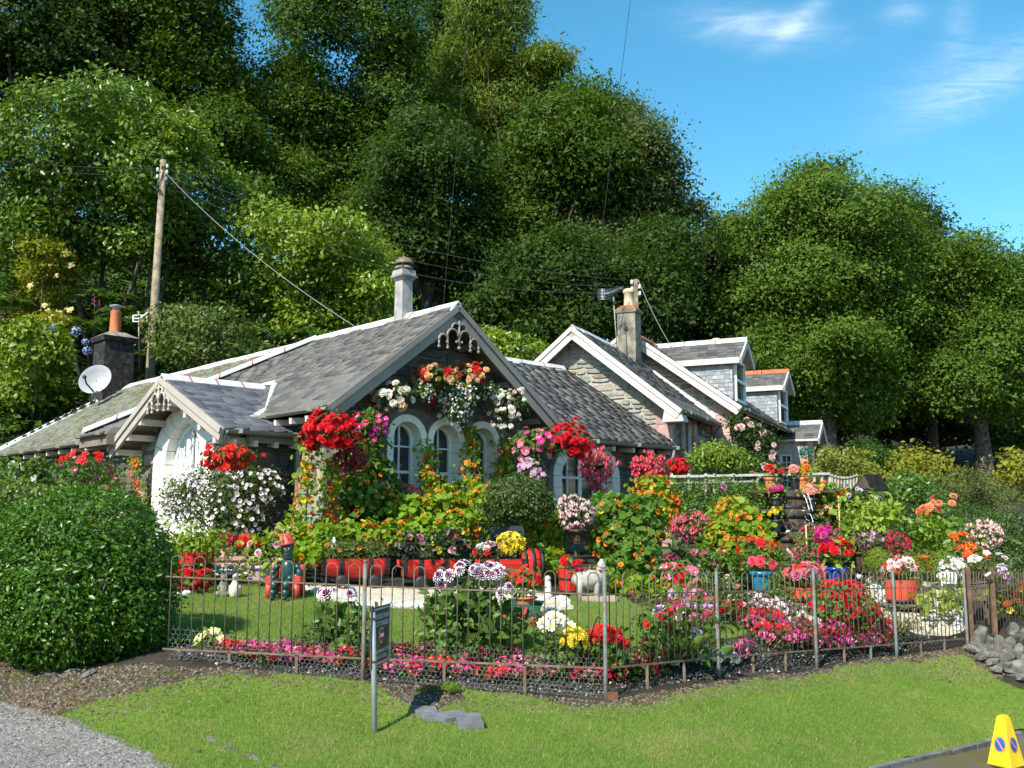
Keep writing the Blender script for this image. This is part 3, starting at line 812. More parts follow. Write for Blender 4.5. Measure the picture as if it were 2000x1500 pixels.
M_SLATEM = m_slate('mossy_slate', (.075, .075, .066), (.16, .16, .135), (.22, .235, .155), .5, .45)
M_SLATEC = m_slate('cheek_slate', (.19, .20, .21), (.36, .37, .38), (.42, .42, .40), .3)
def m_glass():
    t = NT('window_glass')
    b = t.bsdf((.035, .04, .045), .06, .6)
    return t.done(b)
M_GLASS = m_glass()
M_NET = solid('net_curtain', (.62, .63, .64), .8, .1, var=.06, scale=14)

# ------------------------------------------------------------------ building tools
SLATE_T = T([(0, 0, 1), (1, 0, 1), (1, 1, .35), (0, 1, .35), (0, 0, 0), (1, 0, 0), (0, 1, 0), (1, 1, 0)],
            [(0, 1, 2), (0, 2, 3), (4, 5, 1), (4, 1, 0), (4, 0, 3), (4, 3, 6), (5, 7, 2), (5, 2, 1)])
SLATE_ME = {}
def slate_mesh(mat):
    if mat.name not in SLATE_ME: SLATE_ME[mat.name] = np_mesh('slate', SLATE_T[0], SLATE_T[1], mat)
    return SLATE_ME[mat.name]
def tiled(parent, poly, mat, n_single=0, exp=.165, wr=(.17, .3), thick=.034, jit=.016, name='slate'):
    """cover a planar polygon (its first edge is the eave) with overlapping slates; the lowest n_single are parts of their own"""
    p = [Vector(q) for q in poly]; e = (p[1] - p[0]).normalized()
    nn = Vector((0, 0, 0))
    for i in range(1, len(p) - 1): nn += (p[i] - p[0]).cross(p[i + 1] - p[0])
    nn.normalize()
    if nn.z < -1e-3: nn = -nn
    s = nn.cross(e)
    if s.z < 0: s = -s
    if e.cross(s).dot(nn) < 0: e2 = -e
    else: e2 = e
    o = p[0]
    q2 = [((v - o).dot(e2), (v - o).dot(s)) for v in p]
    T_ = max(y for x, y in q2); base = wloc(parent)
    rows = int(T_ / exp + .5); out = []
    for j in range(rows):
        t = j * exp; ts = min(t + exp * .45, T_ - 1e-3); xs = []
        for i in range(len(q2)):
            (x1, y1), (x2, y2) = q2[i], q2[(i + 1) % len(q2)]
            if (y1 > ts) != (y2 > ts): xs.append(x1 + (x2 - x1) * (ts - y1) / (y2 - y1))
        xs.sort()
        for a, b in zip(xs[0::2], xs[1::2]):
            x = a - rng.uniform(0, .12)
            while x < b:
                w = rng.uniform(*wr); x0, x1 = max(x, a), min(x + w - .006, b)
                x += w
                if x1 - x0 > .04: out.append((x0, t + rng.normal() * jit - .01, x1 - x0, min(exp * 1.75, T_ - t + .02)))
    M = np.array([[e2.x, s.x, nn.x], [e2.y, s.y, nn.y], [e2.z, s.z, nn.z]])
    k = min(n_single, len(out))
    me = slate_mesh(mat)
    for (x, t, w, l) in out[:k]:
        tl = rng.normal() * .012
        m = Matrix([[*row] for row in M.tolist()]) @ Matrix.Rotation(tl, 3, 'Z')
        ob = link(name, me, parent, o + e2 * x + s * t + nn * .004 - base)
        ob.rotation_mode = 'QUATERNION'; ob.rotation_quaternion = m.to_quaternion(); ob.scale = (w, l, thick * rng.uniform(.8, 1.3))
    rest = out[k:]
    if rest:
        V, Fc = SLATE_T; r = np.array(rest); n = len(r)
        W = V[None] * np.stack([r[:, 2], r[:, 3], thick * rng.uniform(.8, 1.7, n)], 1)[:, None, :] + np.stack([r[:, 0], r[:, 1], np.full(n, .004)], 1)[:, None, :]
        W = W @ M.T + np.array(o)
        FF = (Fc[None] + (np.arange(n) * 8)[:, None, None]).reshape(-1, 3); TRI[0] += len(FF)
        so_ = link(name + 's', np_mesh(name + 's', W.reshape(-1, 3) - np.array(base), FF, mat, np.repeat(rng.random(n), 8)), parent); so_['kind'] = 'stuff'
def roof(parent, poly, mat, n_single=0, thick=.08, soff=None, name='roof', **kw):
    p = [Vector(q) for q in poly]
    nn = (p[1] - p[0]).cross(p[2] - p[1]).normalized()
    if nn.z < 0: nn = -nn
    d = MB().prism([q for q in p], -nn * thick).build(name, soff or M_SOFF, parent)
    tiled(d, poly, mat, n_single, **kw)
    return d
def ridge(parent, p, q, ld, rd, w=.17, seg=.62, mat=None, joint=True):
    p, q = Vector(p), Vector(q); ld, rd = Vector(ld).normalized(), Vector(rd).normalized(); up = Vector((0, 0, 1))
    L = (q - p).length; n = max(1, int(L / seg + .5)); d = (q - p) / n
    for i in range(n):
        c = p + d * i + up * (.03 + rng.normal() * .003)
        m = MB().prism([c + ld * w + d * .0, c + up * .05, c + rd * w, c + rd * w - up * .025, c + up * .02, c + ld * w - up * .025], d * .97)
        m.build('ridge_tile', mat or M_RIDGE, parent, own=True)
        if joint and i:
            c2 = c - d * .03
            MB().prism([c2 + ld * (w + .006), c2 + up * .058, c2 + rd * (w + .006), c2 + rd * w, c2 + up * .04, c2 + ld * w], d.normalized() * .035).build('ridge_joint', M_REDJ, parent, own=True)
def gutter(parent, p, q, r=.06, mat=None):
    p, q = Vector(p), Vector(q); d = (q - p).normalized(); sd = d.cross(Vector((0, 0, 1))).normalized(); m = MB()
    prof = [(math.cos(a), math.sin(a)) for a in [math.pi + math.pi * i / 6 for i in range(7)]]
    vs = []
    for c in (p, q):
        vs += [c + sd * x * r + Vector((0, 0, 1)) * z * r for x, z in prof] + [c + sd * x * r * .8 + Vector((0, 0, 1)) * z * r * .8 for x, z in reversed(prof)]
    k = 14
    m.add(vs, [(i, (i + 1) % k, k + (i + 1) % k, k + i) for i in range(k)], 0, False)
    n = max(1, int((q - p).length / 1.2))
    for i in range(n + 1):
        c = p.lerp(q, (i + .2) / (n + .4)); m.abox(c - Vector((0, 0, r * .3)), r * 2.2, r * 2.2, r * 1.1)
    return m.build('gutter', mat or M_TAUPE, parent)
def frame3(o, e, n):
    """2D wall coordinates (along e, up) -> place"""
    o, e, n = Vector(o), Vector(e), Vector(n)
    return lambda x, z, d=0.0: Vector((o.x + e.x * x + n.x * d, o.y + e.y * x + n.y * d, z))
def arch(xc, h, z0, zs, rise=None, k=12):
    rise = rise or h
    return [(xc - h, z0)] + [(xc + h * math.cos(a), zs + rise * math.sin(a)) for a in [math.pi - math.pi * i / k for i in range(k + 1)]] + [(xc + h, z0)]
def in2(x, z, poly): return bool(inpoly(np.array([[x, z]]), poly)[0])
def wall_sheet(parent, name, fr, outline, holes, mat, thick=.28):
    vs = []; es = []
    for pl in [outline] + holes:
        b = len(vs); vs += [Vector(q) for q in pl]; es += [(b + i, b + (i + 1) % len(pl)) for i in range(len(pl))]
    r = delaunay_2d_cdt(vs, es, [], 0, 1e-5); V = [tuple(v) for v in r[0]]; m = MB(); tris = []
    for f in r[2]:
        cx = sum(V[i][0] for i in f) / len(f); cz = sum(V[i][1] for i in f) / len(f)
        if in2(cx, cz, outline) and not any(in2(cx, cz, h) for h in holes): tris.append(tuple(f))
    n = len(V)
    m.add([fr(x, z) for x, z in V] + [fr(x, z, -thick) for x, z in V], tris + [tuple(n + i for i in reversed(t)) for t in tris])
    for pl in [outline] + holes:
        k = len(pl); m.add([fr(x, z) for x, z in pl] + [fr(x, z, -thick) for x, z in pl], [(i, (i + 1) % k, k + (i + 1) % k, k + i) for i in range(k)])
    return m.build(name, mat, parent)
def clip_half(poly, a, b, c):
    out = []
    for i in range(len(poly)):
        p, q = poly[i], poly[(i + 1) % len(poly)]; fp = a * p[0] + b * p[1] + c; fq = a * q[0] + b * q[1] + c
        if fp >= 0: out.append(p)
        if (fp >= 0) != (fq >= 0): t = fp / (fp - fq); out.append((p[0] + (q[0] - p[0]) * t, p[1] + (q[1] - p[1]) * t))
    return out
def stones(parent, fr, outline, holes, mat, hr=(.11, .26), wr=(.18, .6), proud=.035, gap=.014, name='stone'):
    """irregular rubble: each stone a chamfered block bedded in the wall, clipped to a convex outline"""
    xs = [p[0] for p in outline]; zs = [p[1] for p in outline]; z = min(zs); k = 0
    ar = sum(outline[i][0] * outline[(i + 1) % len(outline)][1] - outline[(i + 1) % len(outline)][0] * outline[i][1] for i in range(len(outline)))
    ol = outline if ar > 0 else outline[::-1]
    slope = rng.uniform(-.02, .02)
    while z < max(zs):
        h = rng.uniform(*hr); x = min(xs) - rng.uniform(0, .3)
        while x < max(xs):
            w = rng.uniform(*wr) * (.7 + .6 * h / hr[1]); cells = [(x, z, w, h)]
            if rng.random() < .3 and h > .15: f = rng.uniform(.35, .65); cells = [(x, z, w, h * f), (x, z + h * f, w, h * (1 - f))]
            for (cx, cz, cw, ch) in cells:
                j = lambda s: rng.uniform(-s, s)
                jx, jz = min(.06, cw * .16), min(.045, ch * .22)
                q = [(cx + gap + abs(j(jx)), cz + gap + abs(j(jz))), (cx + cw * .5 + j(jx), cz + gap * .6 + abs(j(jz)) * .5), (cx + cw - gap - abs(j(jx)), cz + gap + abs(j(jz))), (cx + cw - gap * .6, cz + ch * .5 + j(jz)),
                     (cx + cw - gap - abs(j(jx)), cz + ch - gap - abs(j(jz))), (cx + cw * .5 + j(jx), cz + ch - gap * .6 - abs(j(jz)) * .5), (cx + gap + abs(j(jx)), cz + ch - gap - abs(j(jz))), (cx + gap * .6, cz + ch * .5 + j(jz))]
                for i in range(len(ol)):
                    (x1, z1), (x2, z2) = ol[i], ol[(i + 1) % len(ol)]
                    q = clip_half(q, -(z2 - z1), x2 - x1, (z2 - z1) * x1 - (x2 - x1) * z1)
                    if len(q) < 3: break
                if len(q) < 3: continue
                mx = sum(a for a, b in q) / len(q); mz = sum(b for a, b in q) / len(q)
                if any(in2(mx, mz, hh) or any(in2(a, b, hh) for a, b in q) for hh in holes): continue
                d = proud * rng.uniform(.5, 1.4); n = len(q); m = MB()
                inn = [(a + (mx - a) * .14, b + (mz - b) * .16) for a, b in q]
                m.add([fr(a, b, -.02) for a, b in q] + [fr(a, b, d * .6) for a, b in q] + [fr(a, b, d) for a, b in inn],
                      [(i, (i + 1) % n, n + (i + 1) % n, n + i) for i in range(n)] + [(n + i, n + (i + 1) % n, 2 * n + (i + 1) % n, 2 * n + i) for i in range(n)] + [tuple(2 * n + i for i in range(n))])
                m.build(name, mat, parent, own=True); k += 1
            x += w
        z += h
    return k
def arch_window(parent, fr, xc, oh, ih, z0, zs, orise=None, irise=None, depth=.24, proud=.03, lights=1, nv=7, curtain=False, jamb=.32, name='window_surround', fw=.05, bars=(.45, .75), mat=None):
    """stone surround of separate blocks, frame, glazing bars and panes set back in the opening"""
    orise = orise or oh; irise = irise or ih; mat = mat or M_SURR
    sr = link(name, None, parent); sr.empty_display_size = .1
    base = wloc(parent); sr.location = fr(xc, z0) - base
    def block(poly):
        MB().prism([fr(x, z, proud) for x, z in poly], fr(0, 0, -depth) - fr(0, 0, proud)).build('surround_block', mat, sr, own=True)
    g = .004
    for sgn in (-1, 1):
        z = z0
        while z < zs - .02:
            z2 = min(z + jamb * rng.uniform(.85, 1.15), zs)
            if zs - z2 < .12: z2 = zs
            block([(xc + sgn * ih, z + g), (xc + sgn * oh, z + g), (xc + sgn * oh, z2 - g), (xc + sgn * ih, z2 - g)]); z = z2
    for i in range(nv):
        a0 = math.pi - math.pi * i / nv - .008; a1 = math.pi - math.pi * (i + 1) / nv + .008; poly = []
        for k in range(4): a = a0 + (a1 - a0) * k / 3; poly.append((xc + ih * math.cos(a), zs + irise * math.sin(a)))
        for k in range(3, -1, -1): a = a0 + (a1 - a0) * k / 3; poly.append((xc + oh * math.cos(a), zs + orise * math.sin(a)))
        block(poly)
    MB().prism([fr(xc - oh - .02, z0, proud + .05), fr(xc + oh + .02, z0, proud + .05), fr(xc + oh + .02, z0 - .09, proud + .05), fr(xc - oh - .02, z0 - .09, proud + .05)], fr(0, 0, -depth) - fr(0, 0, .08)).build('window_sill', mat, sr, own=True)
    w = link('window', None, parent); w.empty_display_size = .1; w.location = fr(xc, z0, -depth) - base
    fm = MB(); d0 = -depth + .06; d1 = -depth - .02
    o_, i_ = arch(xc, ih, z0, zs, irise, 14), arch(xc, ih - fw, z0 + fw, zs, irise - fw, 14)
    n = len(o_)
    for i in range(n):
        j = (i + 1) % n
        fm.add([fr(*o_[i], d0), fr(*o_[j], d0), fr(*i_[j], d0), fr(*i_[i], d0), fr(*i_[i], d1), fr(*i_[j], d1)], [(0, 1, 2, 3), (3, 2, 5, 4)])
    fm.build('window_frame', M_WHITE, w)
    gb = MB()
    def gbar(x0, za, x1, zb, t=.028): gb.bar(fr(x0, za, d0 - .015), fr(x1, zb, d0 - .015), t, .03, fr(0, 0, 1) - fr(0, 0, 0))
    top = lambda x: zs + irise * math.sqrt(max(0, 1 - ((x - xc) / ih) ** 2))
    for i in range(1, lights * 2 if lights > 1 else 2):
        x = xc - ih + 2 * ih * i / (lights * 2 if lights > 1 else 2)
        gbar(x, z0 + fw, x, top(x) - fw * .6, .09 if lights > 1 and i % 2 == 0 else .026)
    H_ = zs + irise - z0
    for b in bars:
        z = z0 + H_ * b; hw = ih - .02 if z < zs else ih * math.sqrt(max(0, 1 - ((z - zs) / irise) ** 2)) - .02
        gbar(xc - hw, z, xc + hw, z, .045 if b == bars[0] else .026)
    gb.build('glazing_bar', M_WHITE, w)
    pane = arch(xc, ih - .01, z0 + .01, zs, irise - .01, 14)
    MB().prism([fr(x, z, d1 + .035) for x, z in pane], fr(0, 0, -.006) - fr(0, 0, 0)).build('pane', M_GLASS, w)
    if curtain:
        cm = MB(); k = 22
        for s0, s1 in ((-1.0, -.08), (.08, 1.0)):
            vs = []
            for i in range(k + 1):
                x = xc + (ih - .03) * (s0 + (s1 - s0) * i / k); t_ = min(1, abs((i / k) - (1 if s0 < 0 else 0)))
                vs += [fr(x, z0 + .02, d1 + .055 + .012 * math.sin(i * 1.9)), fr(x, top(x) - .04 - (0 if t_ > .15 else .0), d1 + .055 + .012 * math.sin(i * 1.9))]
            cm.add(vs, [(2 * i, 2 * i + 2, 2 * i + 3, 2 * i + 1) for i in range(k)], 0, True)
        cm.build('net_curtain', M_NET, w)
    return sr
def bargeboards(parent, apex, ends, nrm, mat, h=.2, t=.05, fillet=True):
    apex = Vector(apex); nrm = Vector(nrm)
    for e in ends:
        e = Vector(e); d = (e - apex).normalized(); up = nrm.cross(d); up = up if up.z > 0 else -up
        m = MB().prism([apex + up * .02, e + up * .02, e - up * h, apex - up * h - Vector((0, 0, .0))], nrm * t)
        if fillet: m.prism([apex + up * .04 + nrm * t, e + up * .04 + nrm * t, e - up * .05 + nrm * t, apex - up * .05 + nrm * t], nrm * .03)
        m.build('bargeboard', mat, parent)
def tracery(parent, apex, e, nrm, mat, sc=1.0, drop=.26):
    """pierced wooden ornament under the apex of a gable"""
    e, nrm = Vector(e), Vector(nrm); o = Vector(apex) + nrm * .03 - Vector((0, 0, drop)); m = MB()
    P = lambda x, z: o + e * (x * sc) + Vector((0, 0, z * sc))
    def arc(cx, cz, r, a0, a1, w=.032, k=9): m.tube([P(cx + r * math.cos(R(a0 + (a1 - a0) * i / k)), cz + r * math.sin(R(a0 + (a1 - a0) * i / k))) for i in range(k + 1)], w * sc, 5)
    m.tube([P(0, .14), P(0, -.52)], .03 * sc, 5); m.ball(P(0, -.5), .045 * sc, 7, 5); m.ball(P(-.075, -.36), .04 * sc, 6, 4); m.ball(P(.075, -.36), .04 * sc, 6, 4)
    for s in (-1, 1):
        arc(s * .19, -.24, .165, 90 + s * 90, 90 - s * 95); arc(s * .47, -.36, .13, 90 + s * 100, 90 - s * 100)
        arc(s * .10, -.05, .12, 90 + s * 60, 90 - s * 100, .028)
        for x, z in ((.355, -.254), (.342, -.383), (.598, -.383)): m.tube([P(s * x, z), P(s * x, z - .13)], [.03 * sc, .02 * sc], 5); m.ball(P(s * x, z - .14), .042 * sc, 6, 4)
    return m.build('gable_tracery', mat, parent)
def downpipe(parent, pts, r=.04, mat=None): return MB().tube(pts, r, 8).build('downpipe', mat or M_TAUPE, parent)

# ------------------------------------------------------------------ the cottage
O = Vector((-.905, 16, 0)); A = Vector((-.685, .729, 0)).normalized(); B = Vector((.729, .685, 0)).normalized(); UP = Vector((0, 0, 1))
def H(a, b, z): return O + A * a + B * b + UP * z
ZG = 1.7
RZ, EZ = 6.12, 4.30
cot = thing('stone_cottage', 'dark stone cottage with white arched windows and flower-hung gable', 'cottage', H(2, 0, ZG))
PITM = (RZ - EZ) / 2.4
# roofs
mr_l = roof(cot, [H(0, -2.4, EZ), H(5.4, -2.4, EZ), H(4.24, 0, RZ), H(0, 0, RZ)], M_SLATE, 150)
mr_r = roof(cot, [H(.85, 2.4, EZ), H(0, 2.4, EZ), H(0, 0, RZ), H(4.24, 0, RZ), H(3.0, .15, 6.0)], M_SLATE)
rr_l = roof(cot, [H(5.6, -2.75, EZ - .05), H(14.6, -2.75, EZ - .05), H(13.6, -1.2, 5.25), H(13.2, 0, RZ - .04), H(4.24, 0, RZ - .04)], M_SLATEM)
rr_r = roof(cot, [H(13.2, 2.4, EZ), H(4.24, 2.4, EZ), H(4.24, 0, RZ - .04), H(13.2, 0, RZ - .04)], M_SLATE)
rr_h = roof(cot, [H(14.6, -2.75, EZ - .05), H(15.6, 2.4, EZ), H(13.2, 0, RZ - .04), H(13.6, -1.2, 5.25)], M_SLATEM)
sd_r = roof(cot, [H(6.26, -3.6, 4.2), H(4.6, -2.5, 4.24), H(4.24, 0, RZ + .01)], M_SLATE, 30)
lm, rm_ = (A * 0 - B * 1 - UP * PITM), (B - UP * PITM)
ridge(mr_l, H(-.05, 0, RZ), H(4.24, 0, RZ), lm, rm_, seg=.6)
ridge(rr_l, H(4.24, 0, RZ - .03), H(13.2, 0, RZ - .03), lm, rm_, seg=.8)
hp = (H(6.26, -3.6, 4.2) - H(4.24, 0, RZ)).normalized(); sdv = hp.cross(UP).normalized()
ridge(sd_r, H(4.24, 0, RZ + .03), H(6.26, -3.6, 4.23), sdv - UP * .25, -sdv - UP * .25, w=.14, seg=.7)
ridge(rr_h, H(13.2, 0, RZ), H(14.6, -2.75, EZ), Vector((-1, 0, -.4)), Vector((.3, -1, -.4)), seg=1.0, joint=False)
PF, PA, PZ = -3.4, 3.36, 4.94   # porch: verge, ridge line, ridge height
PRE, PLE = 1.22, 5.36
PEZ = 3.98
bk_r = -(RZ - PZ) / PITM
pr_r = roof(cot, [H(PRE, PF, PEZ), H(PRE, -2.0, PEZ), H(PRE + .72, -2.28, 4.36), H(PA, bk_r, PZ), H(PA, PF, PZ)], M_SLATEP, 120, exp=.15, wr=(.16, .27))
pr_l = roof(cot, [H(PLE, -2.6, PEZ - .08), H(PLE, PF, PEZ - .08), H(PA, PF, PZ), H(PA, bk_r, PZ)], M_SLATEM)
pl_, pr_d = A - UP * .5, -A - UP * .45
ridge(pr_r, H(PA, PF - .04, PZ), H(PA, bk_r, PZ), pr_d, pl_, seg=.5, w=.15)
MB().prism([H(PA, bk_r - .06, PZ + .06), H(PA - .25, bk_r - .02, PZ + .04), H(PRE + .78, -2.3, 4.36 + .05), H(PRE + .5, -2.75, 4.2), H(PRE + .35, -2.3, 4.12), H(PRE + .9, -1.98, 4.56), H(PA - .15, bk_r + .16, PZ + .14)], UP * .03).build('lead_flashing', M_RIDGE, cot)
wg_r = roof(cot, [H(.75, 2.5, 4.22), H(.75, 6.78, 4.22), H(3.05, 5.7, 6.02), H(3.05, .15, 6.02)], M_SLATE, 0)
roof(cot, [H(5.35, 5.0, 4.22), H(5.35, 1, 4.22), H(3.05, .15, 6.02), H(3.05, 5.7, 6.02)], M_SLATE)
ridge(wg_r, H(3.05, .3, 6.02), H(3.05, 5.72, 6.02), -A - UP * .78, A - UP * .78, seg=.65)
# walls with rubble
gw = frame3(H(.45, 0, 0), B, -A)
AW = [(-.64, .395, .28), (.165, .395, .28), (.97, .395, .28)]
hole = [arch(x, o_ - .03, 2.84, 3.93) for x, o_, i_ in AW]
hol1 = [[(-1.0, 2.8)] + [(x, z) for x, z in arch(-.64, .375, 2.84, 3.93)[1:-1]] + arch(.165, .375, 2.84, 3.93)[1:-1] + arch(.97, .375, 2.84, 3.93)[1:-1] + [(1.34, 2.8)]]
glow = [(-2.05, ZG - .2), (2.05, ZG - .2), (2.05, 4.45), (0, 6.0), (-2.05, 4.45)]
w1 = wall_sheet(cot, 'gable_wall', gw, glow, [arch(x, o_ - .03, 2.84, 3.93) for x, o_, i_ in ((-.64, .395, 0), (.17, .40, 0), (.97, .395, 0))], M_MORTD)
ex = [[(-1.08, 2.74), (1.40, 2.74), (1.40, 3.9), (1.3, 4.2), (1.1, 4.36), (.9, 4.36), (.57, 4.12), (.3, 4.36), (.03, 4.36), (-.24, 4.12), (-.5, 4.36), (-.78, 4.36), (-1.0, 4.2), (-1.08, 3.9)]]
stones(w1, gw, glow, ex, M_STONED, hr=(.16, .34), wr=(.25, .62), proud=.04)
for x, o_, i_ in AW: arch_window(cot, gw, x, o_, i_, 2.84, 3.93, depth=.26, nv=5, bars=(.42, .72))
pw = frame3(H(0, -2.95, 0), A, -B)
plow = [(1.5, ZG - .2), (5.2, ZG - .2), (5.2, 3.98), (PA, 4.85), (1.5, 4.0)]
w2 = wall_sheet(cot, 'porch_wall', pw, plow, [arch(3.45, 1.05, 2.15, 3.58, .9)], M_MORTD)
stones(w2, pw, plow, [arch(3.45, 1.14, 2.0, 3.58, 1.0)], M_STONEL, hr=(.2, .38), wr=(.3, .6))
arch_window(cot, pw, 3.45, 1.12, .66, 2.15, 3.58, .97, .68, depth=.2, nv=9, curtain=True, bars=(.5,), fw=.09, jamb=.4)
ps = frame3(H(1.5, 0, 0), B, -A)
sl_ = [(-2.95, ZG - .2), (-2.05, ZG - .2), (-2.05, 3.95), (-2.95, 3.95)]
w3 = wall_sheet(cot, 'porch_side_wall', ps, sl_, [], M_MORTD); stones(w3, ps, sl_, [], M_STONED, hr=(.18, .34), wr=(.25, .5))
ms = frame3(H(0, -2.05, 0), A, -B)
for x0, x1, sz, mt in ((.45, 1.5, 4.25, M_STONED), (5.2, 14.4, 4.2, M_STONED)):
    ol = [(x0, ZG - .2), (x1, ZG - .2), (x1, sz), (x0, sz)]
    if x0 > 2: ms2 = frame3(H(0, -2.4, 0), A, -B)
    else: ms2 = ms
    w4 = wall_sheet(cot, 'side_wall', ms2, ol, [], M_MORTD)
    stones(w4, ms2, [(x0, 2.5 if x0 > 2 else 2.0), (min(x1, 11), 2.5 if x0 > 2 else 2.0), (min(x1, 11), sz), (x0, sz)], [], mt, hr=(.18, .36), wr=(.3, .7))
ww = frame3(H(1.1, 0, 0), B, -A)
wl_ = [(2.0, ZG - .2), (6.6, ZG - .2), (6.6, 4.25), (2.0, 4.25)]
w5 = wall_sheet(cot, 'wing_wall', ww, wl_, [arch(4.3, .92, 2.95, 3.5, .68)], M_MORTD)
stones(w5, ww, wl_, [arch(4.3, .99, 2.8, 3.5, .76)], M_STONED, hr=(.14, .28), wr=(.22, .5))
arch_window(cot, ww, 4.3, .96, .74, 2.95, 3.5, .72, .52, depth=.24, nv=9, lights=2, bars=(.5,))
# buttress at the corner of the gable
bt = MB(); q0 = [H(-.2, -2.62, ZG - .2), H(-.2, -1.98, ZG - .2), H(.75, -1.98, ZG - .2), H(.75, -2.62, ZG - .2)]; q1 = [H(.25, -2.32, 3.75), H(.25, -2.0, 3.75), H(.75, -2.0, 3.75), H(.75, -2.32, 3.75)]
bt.add(q0 + q1, [(3, 2, 1, 0), (4, 5, 6, 7), (0, 1, 5, 4), (1, 2, 6, 5), (2, 3, 7, 6), (3, 0, 4, 7)])
bo = bt.build('buttress', M_MORTL, cot)
for (i0, i1) in ((3, 0), (0, 1)):
    a0, a1, b0, b1 = q0[i0], q0[i1], q1[i0], q1[i1]; nrm = (a1 - a0).cross(b0 - a0).normalized()
    z = 0.0
    while z < 1:
        hz = rng.uniform(.11, .17); x = 0.0
        while x < .98:
            wz = rng.uniform(.4, 1.0); x2 = min(1, x + wz); zz = min(1, z + hz)
            if x2 > .85: x2 = 1
            g = .02; f = lambda s, t: a0.lerp(a1, s).lerp(b0.lerp(b1, s), t)
            MB().prism([f(x + g, z + .008), f(x2 - g, z + .008), f(x2 - g, zz - .008), f(x + g, zz - .008)], nrm * rng.uniform(.012, .035)).build('stone', M_STONEG, bo, own=True); x = x2
        z += hz
# timber trim
bargeboards(cot, H(0, 0, RZ - .03), (H(0, -2.42, EZ - .04), H(0, 2.42, EZ - .04)), -A, M_TAUPE, .2)
tracery(cot, H(-.04, 0, RZ), B, -A, M_TAUPE, .70, .36)
bargeboards(cot, H(PA, PF, PZ - .03), (H(PRE - .02, PF, PEZ - .03), H(PLE + .02, PF, PEZ - .1)), -B, M_BUFFP, .17)
tracery(cot, H(PA, PF - .04, PZ), -A, -B, M_BUFFP, .66, .2)
def rafters(fa, fb, n, mat=M_CREAM):
    m = MB()
    for i in range(n):
        p, q = fa(i / max(1, n - 1)), fb(i / max(1, n - 1)); m.bar(p, q, .07, .09)
    return m
for k in range(4):                       # purlin ends under the porch gable
    for sgn, e in ((1, PLE), (-1, PRE)):
        t = (k + .7) / 4.2; a = PA + (e - PA) * t; z = PZ - .2 + ((PEZ - PZ) * t) - .02
        MB().bar(H(a, PF - .02, z - .05), H(a, -2.9, z - .05), .09, .1).build('purlin', M_CREAM, cot)
for sgn in (-1, 1):
    for k in range(3):
        t = (k + .6) / 3.2; MB().bar(H(.06, sgn * 2.4 * t, RZ - .24 - PITM * 2.4 * t - .03), H(.5, sgn * 2.4 * t, RZ - .24 - PITM * 2.4 * t - .03), .09, .1).build('purlin', M_TAUPE, cot)
for i in range(3): MB().bar(H(.5 + i * .45, -2.46, EZ - .17), H(.5 + i * .45, -2.0, EZ - .13), .07, .09).build('rafter_end', M_CREAM, cot)
for i in range(7): MB().bar(H(.72, 2.9 + i * .6, 4.06), H(1.15, 2.9 + i * .6, 4.1), .07, .09).build('rafter_end', M_CREAM, cot)
for i in range(9): MB().bar(H(6.0 + i * .75, -2.8, EZ - .2), H(6.0 + i * .75, -2.35, EZ - .16), .07, .09).build('rafter_end', M_CREAM, cot)
for i in range(4): MB().bar(H(1.25, -3.2 + i * .35, 3.78), H(1.55, -3.2 + i * .35, 3.82), .07, .09).build('rafter_end', M_CREAM, cot)
gutter(cot, H(.05, -2.47, EZ - .02), H(1.9, -2.47, EZ - .02), .07)
gutter(cot, H(PRE - .07, PF + .02, PEZ - .02), H(PRE - .07, -2.0, PEZ - .02), .06)
gutter(cot, H(5.9, -2.83, EZ - .07), H(14.4, -2.83, EZ - .07), .07)
gutter(cot, H(5.05, -3.66, 4.17), H(6.3, -3.66, 4.17), .06)
gutter(cot, H(.68, 2.6, 4.19), H(.68, 6.85, 4.19), .07)
MB().prism([H(6.3, -3.62, 4.16), H(5.05, -3.62, 4.16), H(5.05, -3.62, 3.95), H(6.3, -3.62, 3.95)], B * .5).build('eaves_board', M_SOFF, cot)
MB().prism([H(1.28, -2.95, 3.94), H(1.28, -2.0, 3.94), H(1.28, -2.0, 3.8), H(1.28, -2.95, 3.8)], A * .1).build('fascia', M_TAUPE, cot)
downpipe(cot, [H(1.1, -2.0, 3.93), H(1.2, -2.06, 3.85), H(1.25, -2.12, 3.7), H(1.25, -2.12, ZG)], .045)
downpipe(cot, [H(.66, 6.5, 4.12), H(.66, 6.5, 3.98), H(.85, 6.3, 3.8), H(1.02, 6.1, 3.72), H(1.02, 6.1, ZG)], .045)
# chimneys
ch = link('chimney', None, cot); ch.location = H(1.44, 0, 6.1) - wloc(cot); ch.empty_display_size = .1
def sq(c, s, z0, z1, s1=None, mat=M_LEAD, name='shaft', parent=ch):
    s1 = s1 or s; m = MB(); P = [c + A * x * s / 2 + B * y * s / 2 + UP * z0 for x, y in ((-1, -1), (1, -1), (1, 1), (-1, 1))] + [c + A * x * s1 / 2 + B * y * s1 / 2 + UP * z1 for x, y in ((-1, -1), (1, -1), (1, 1), (-1, 1))]
    m.add(P, [(3, 2, 1, 0), (4, 5, 6, 7), (0, 1, 5, 4), (1, 2, 6, 5), (2, 3, 7, 6), (3, 0, 4, 7)])
    return m.build(name, mat, parent)
c0 = H(1.44, 0, 0)
sq(c0, .235, 5.9, 6.80, .215); sq(c0, .25, 6.80, 6.84, .30, name='collar'); sq(c0, .34, 6.845, 6.88, .34, M_STONEC, 'cap'); sq(c0, .30, 6.885, 6.98, .28, M_LEAD, 'head')
for x in (-.11, .11):
    for y in (-.11, .11): MB().tube([c0 + A * x + B * y + UP * 6.97, c0 + A * x + B * y + UP * 7.1], .012, 5).build('cowl_strut', M_BLACKM, ch)
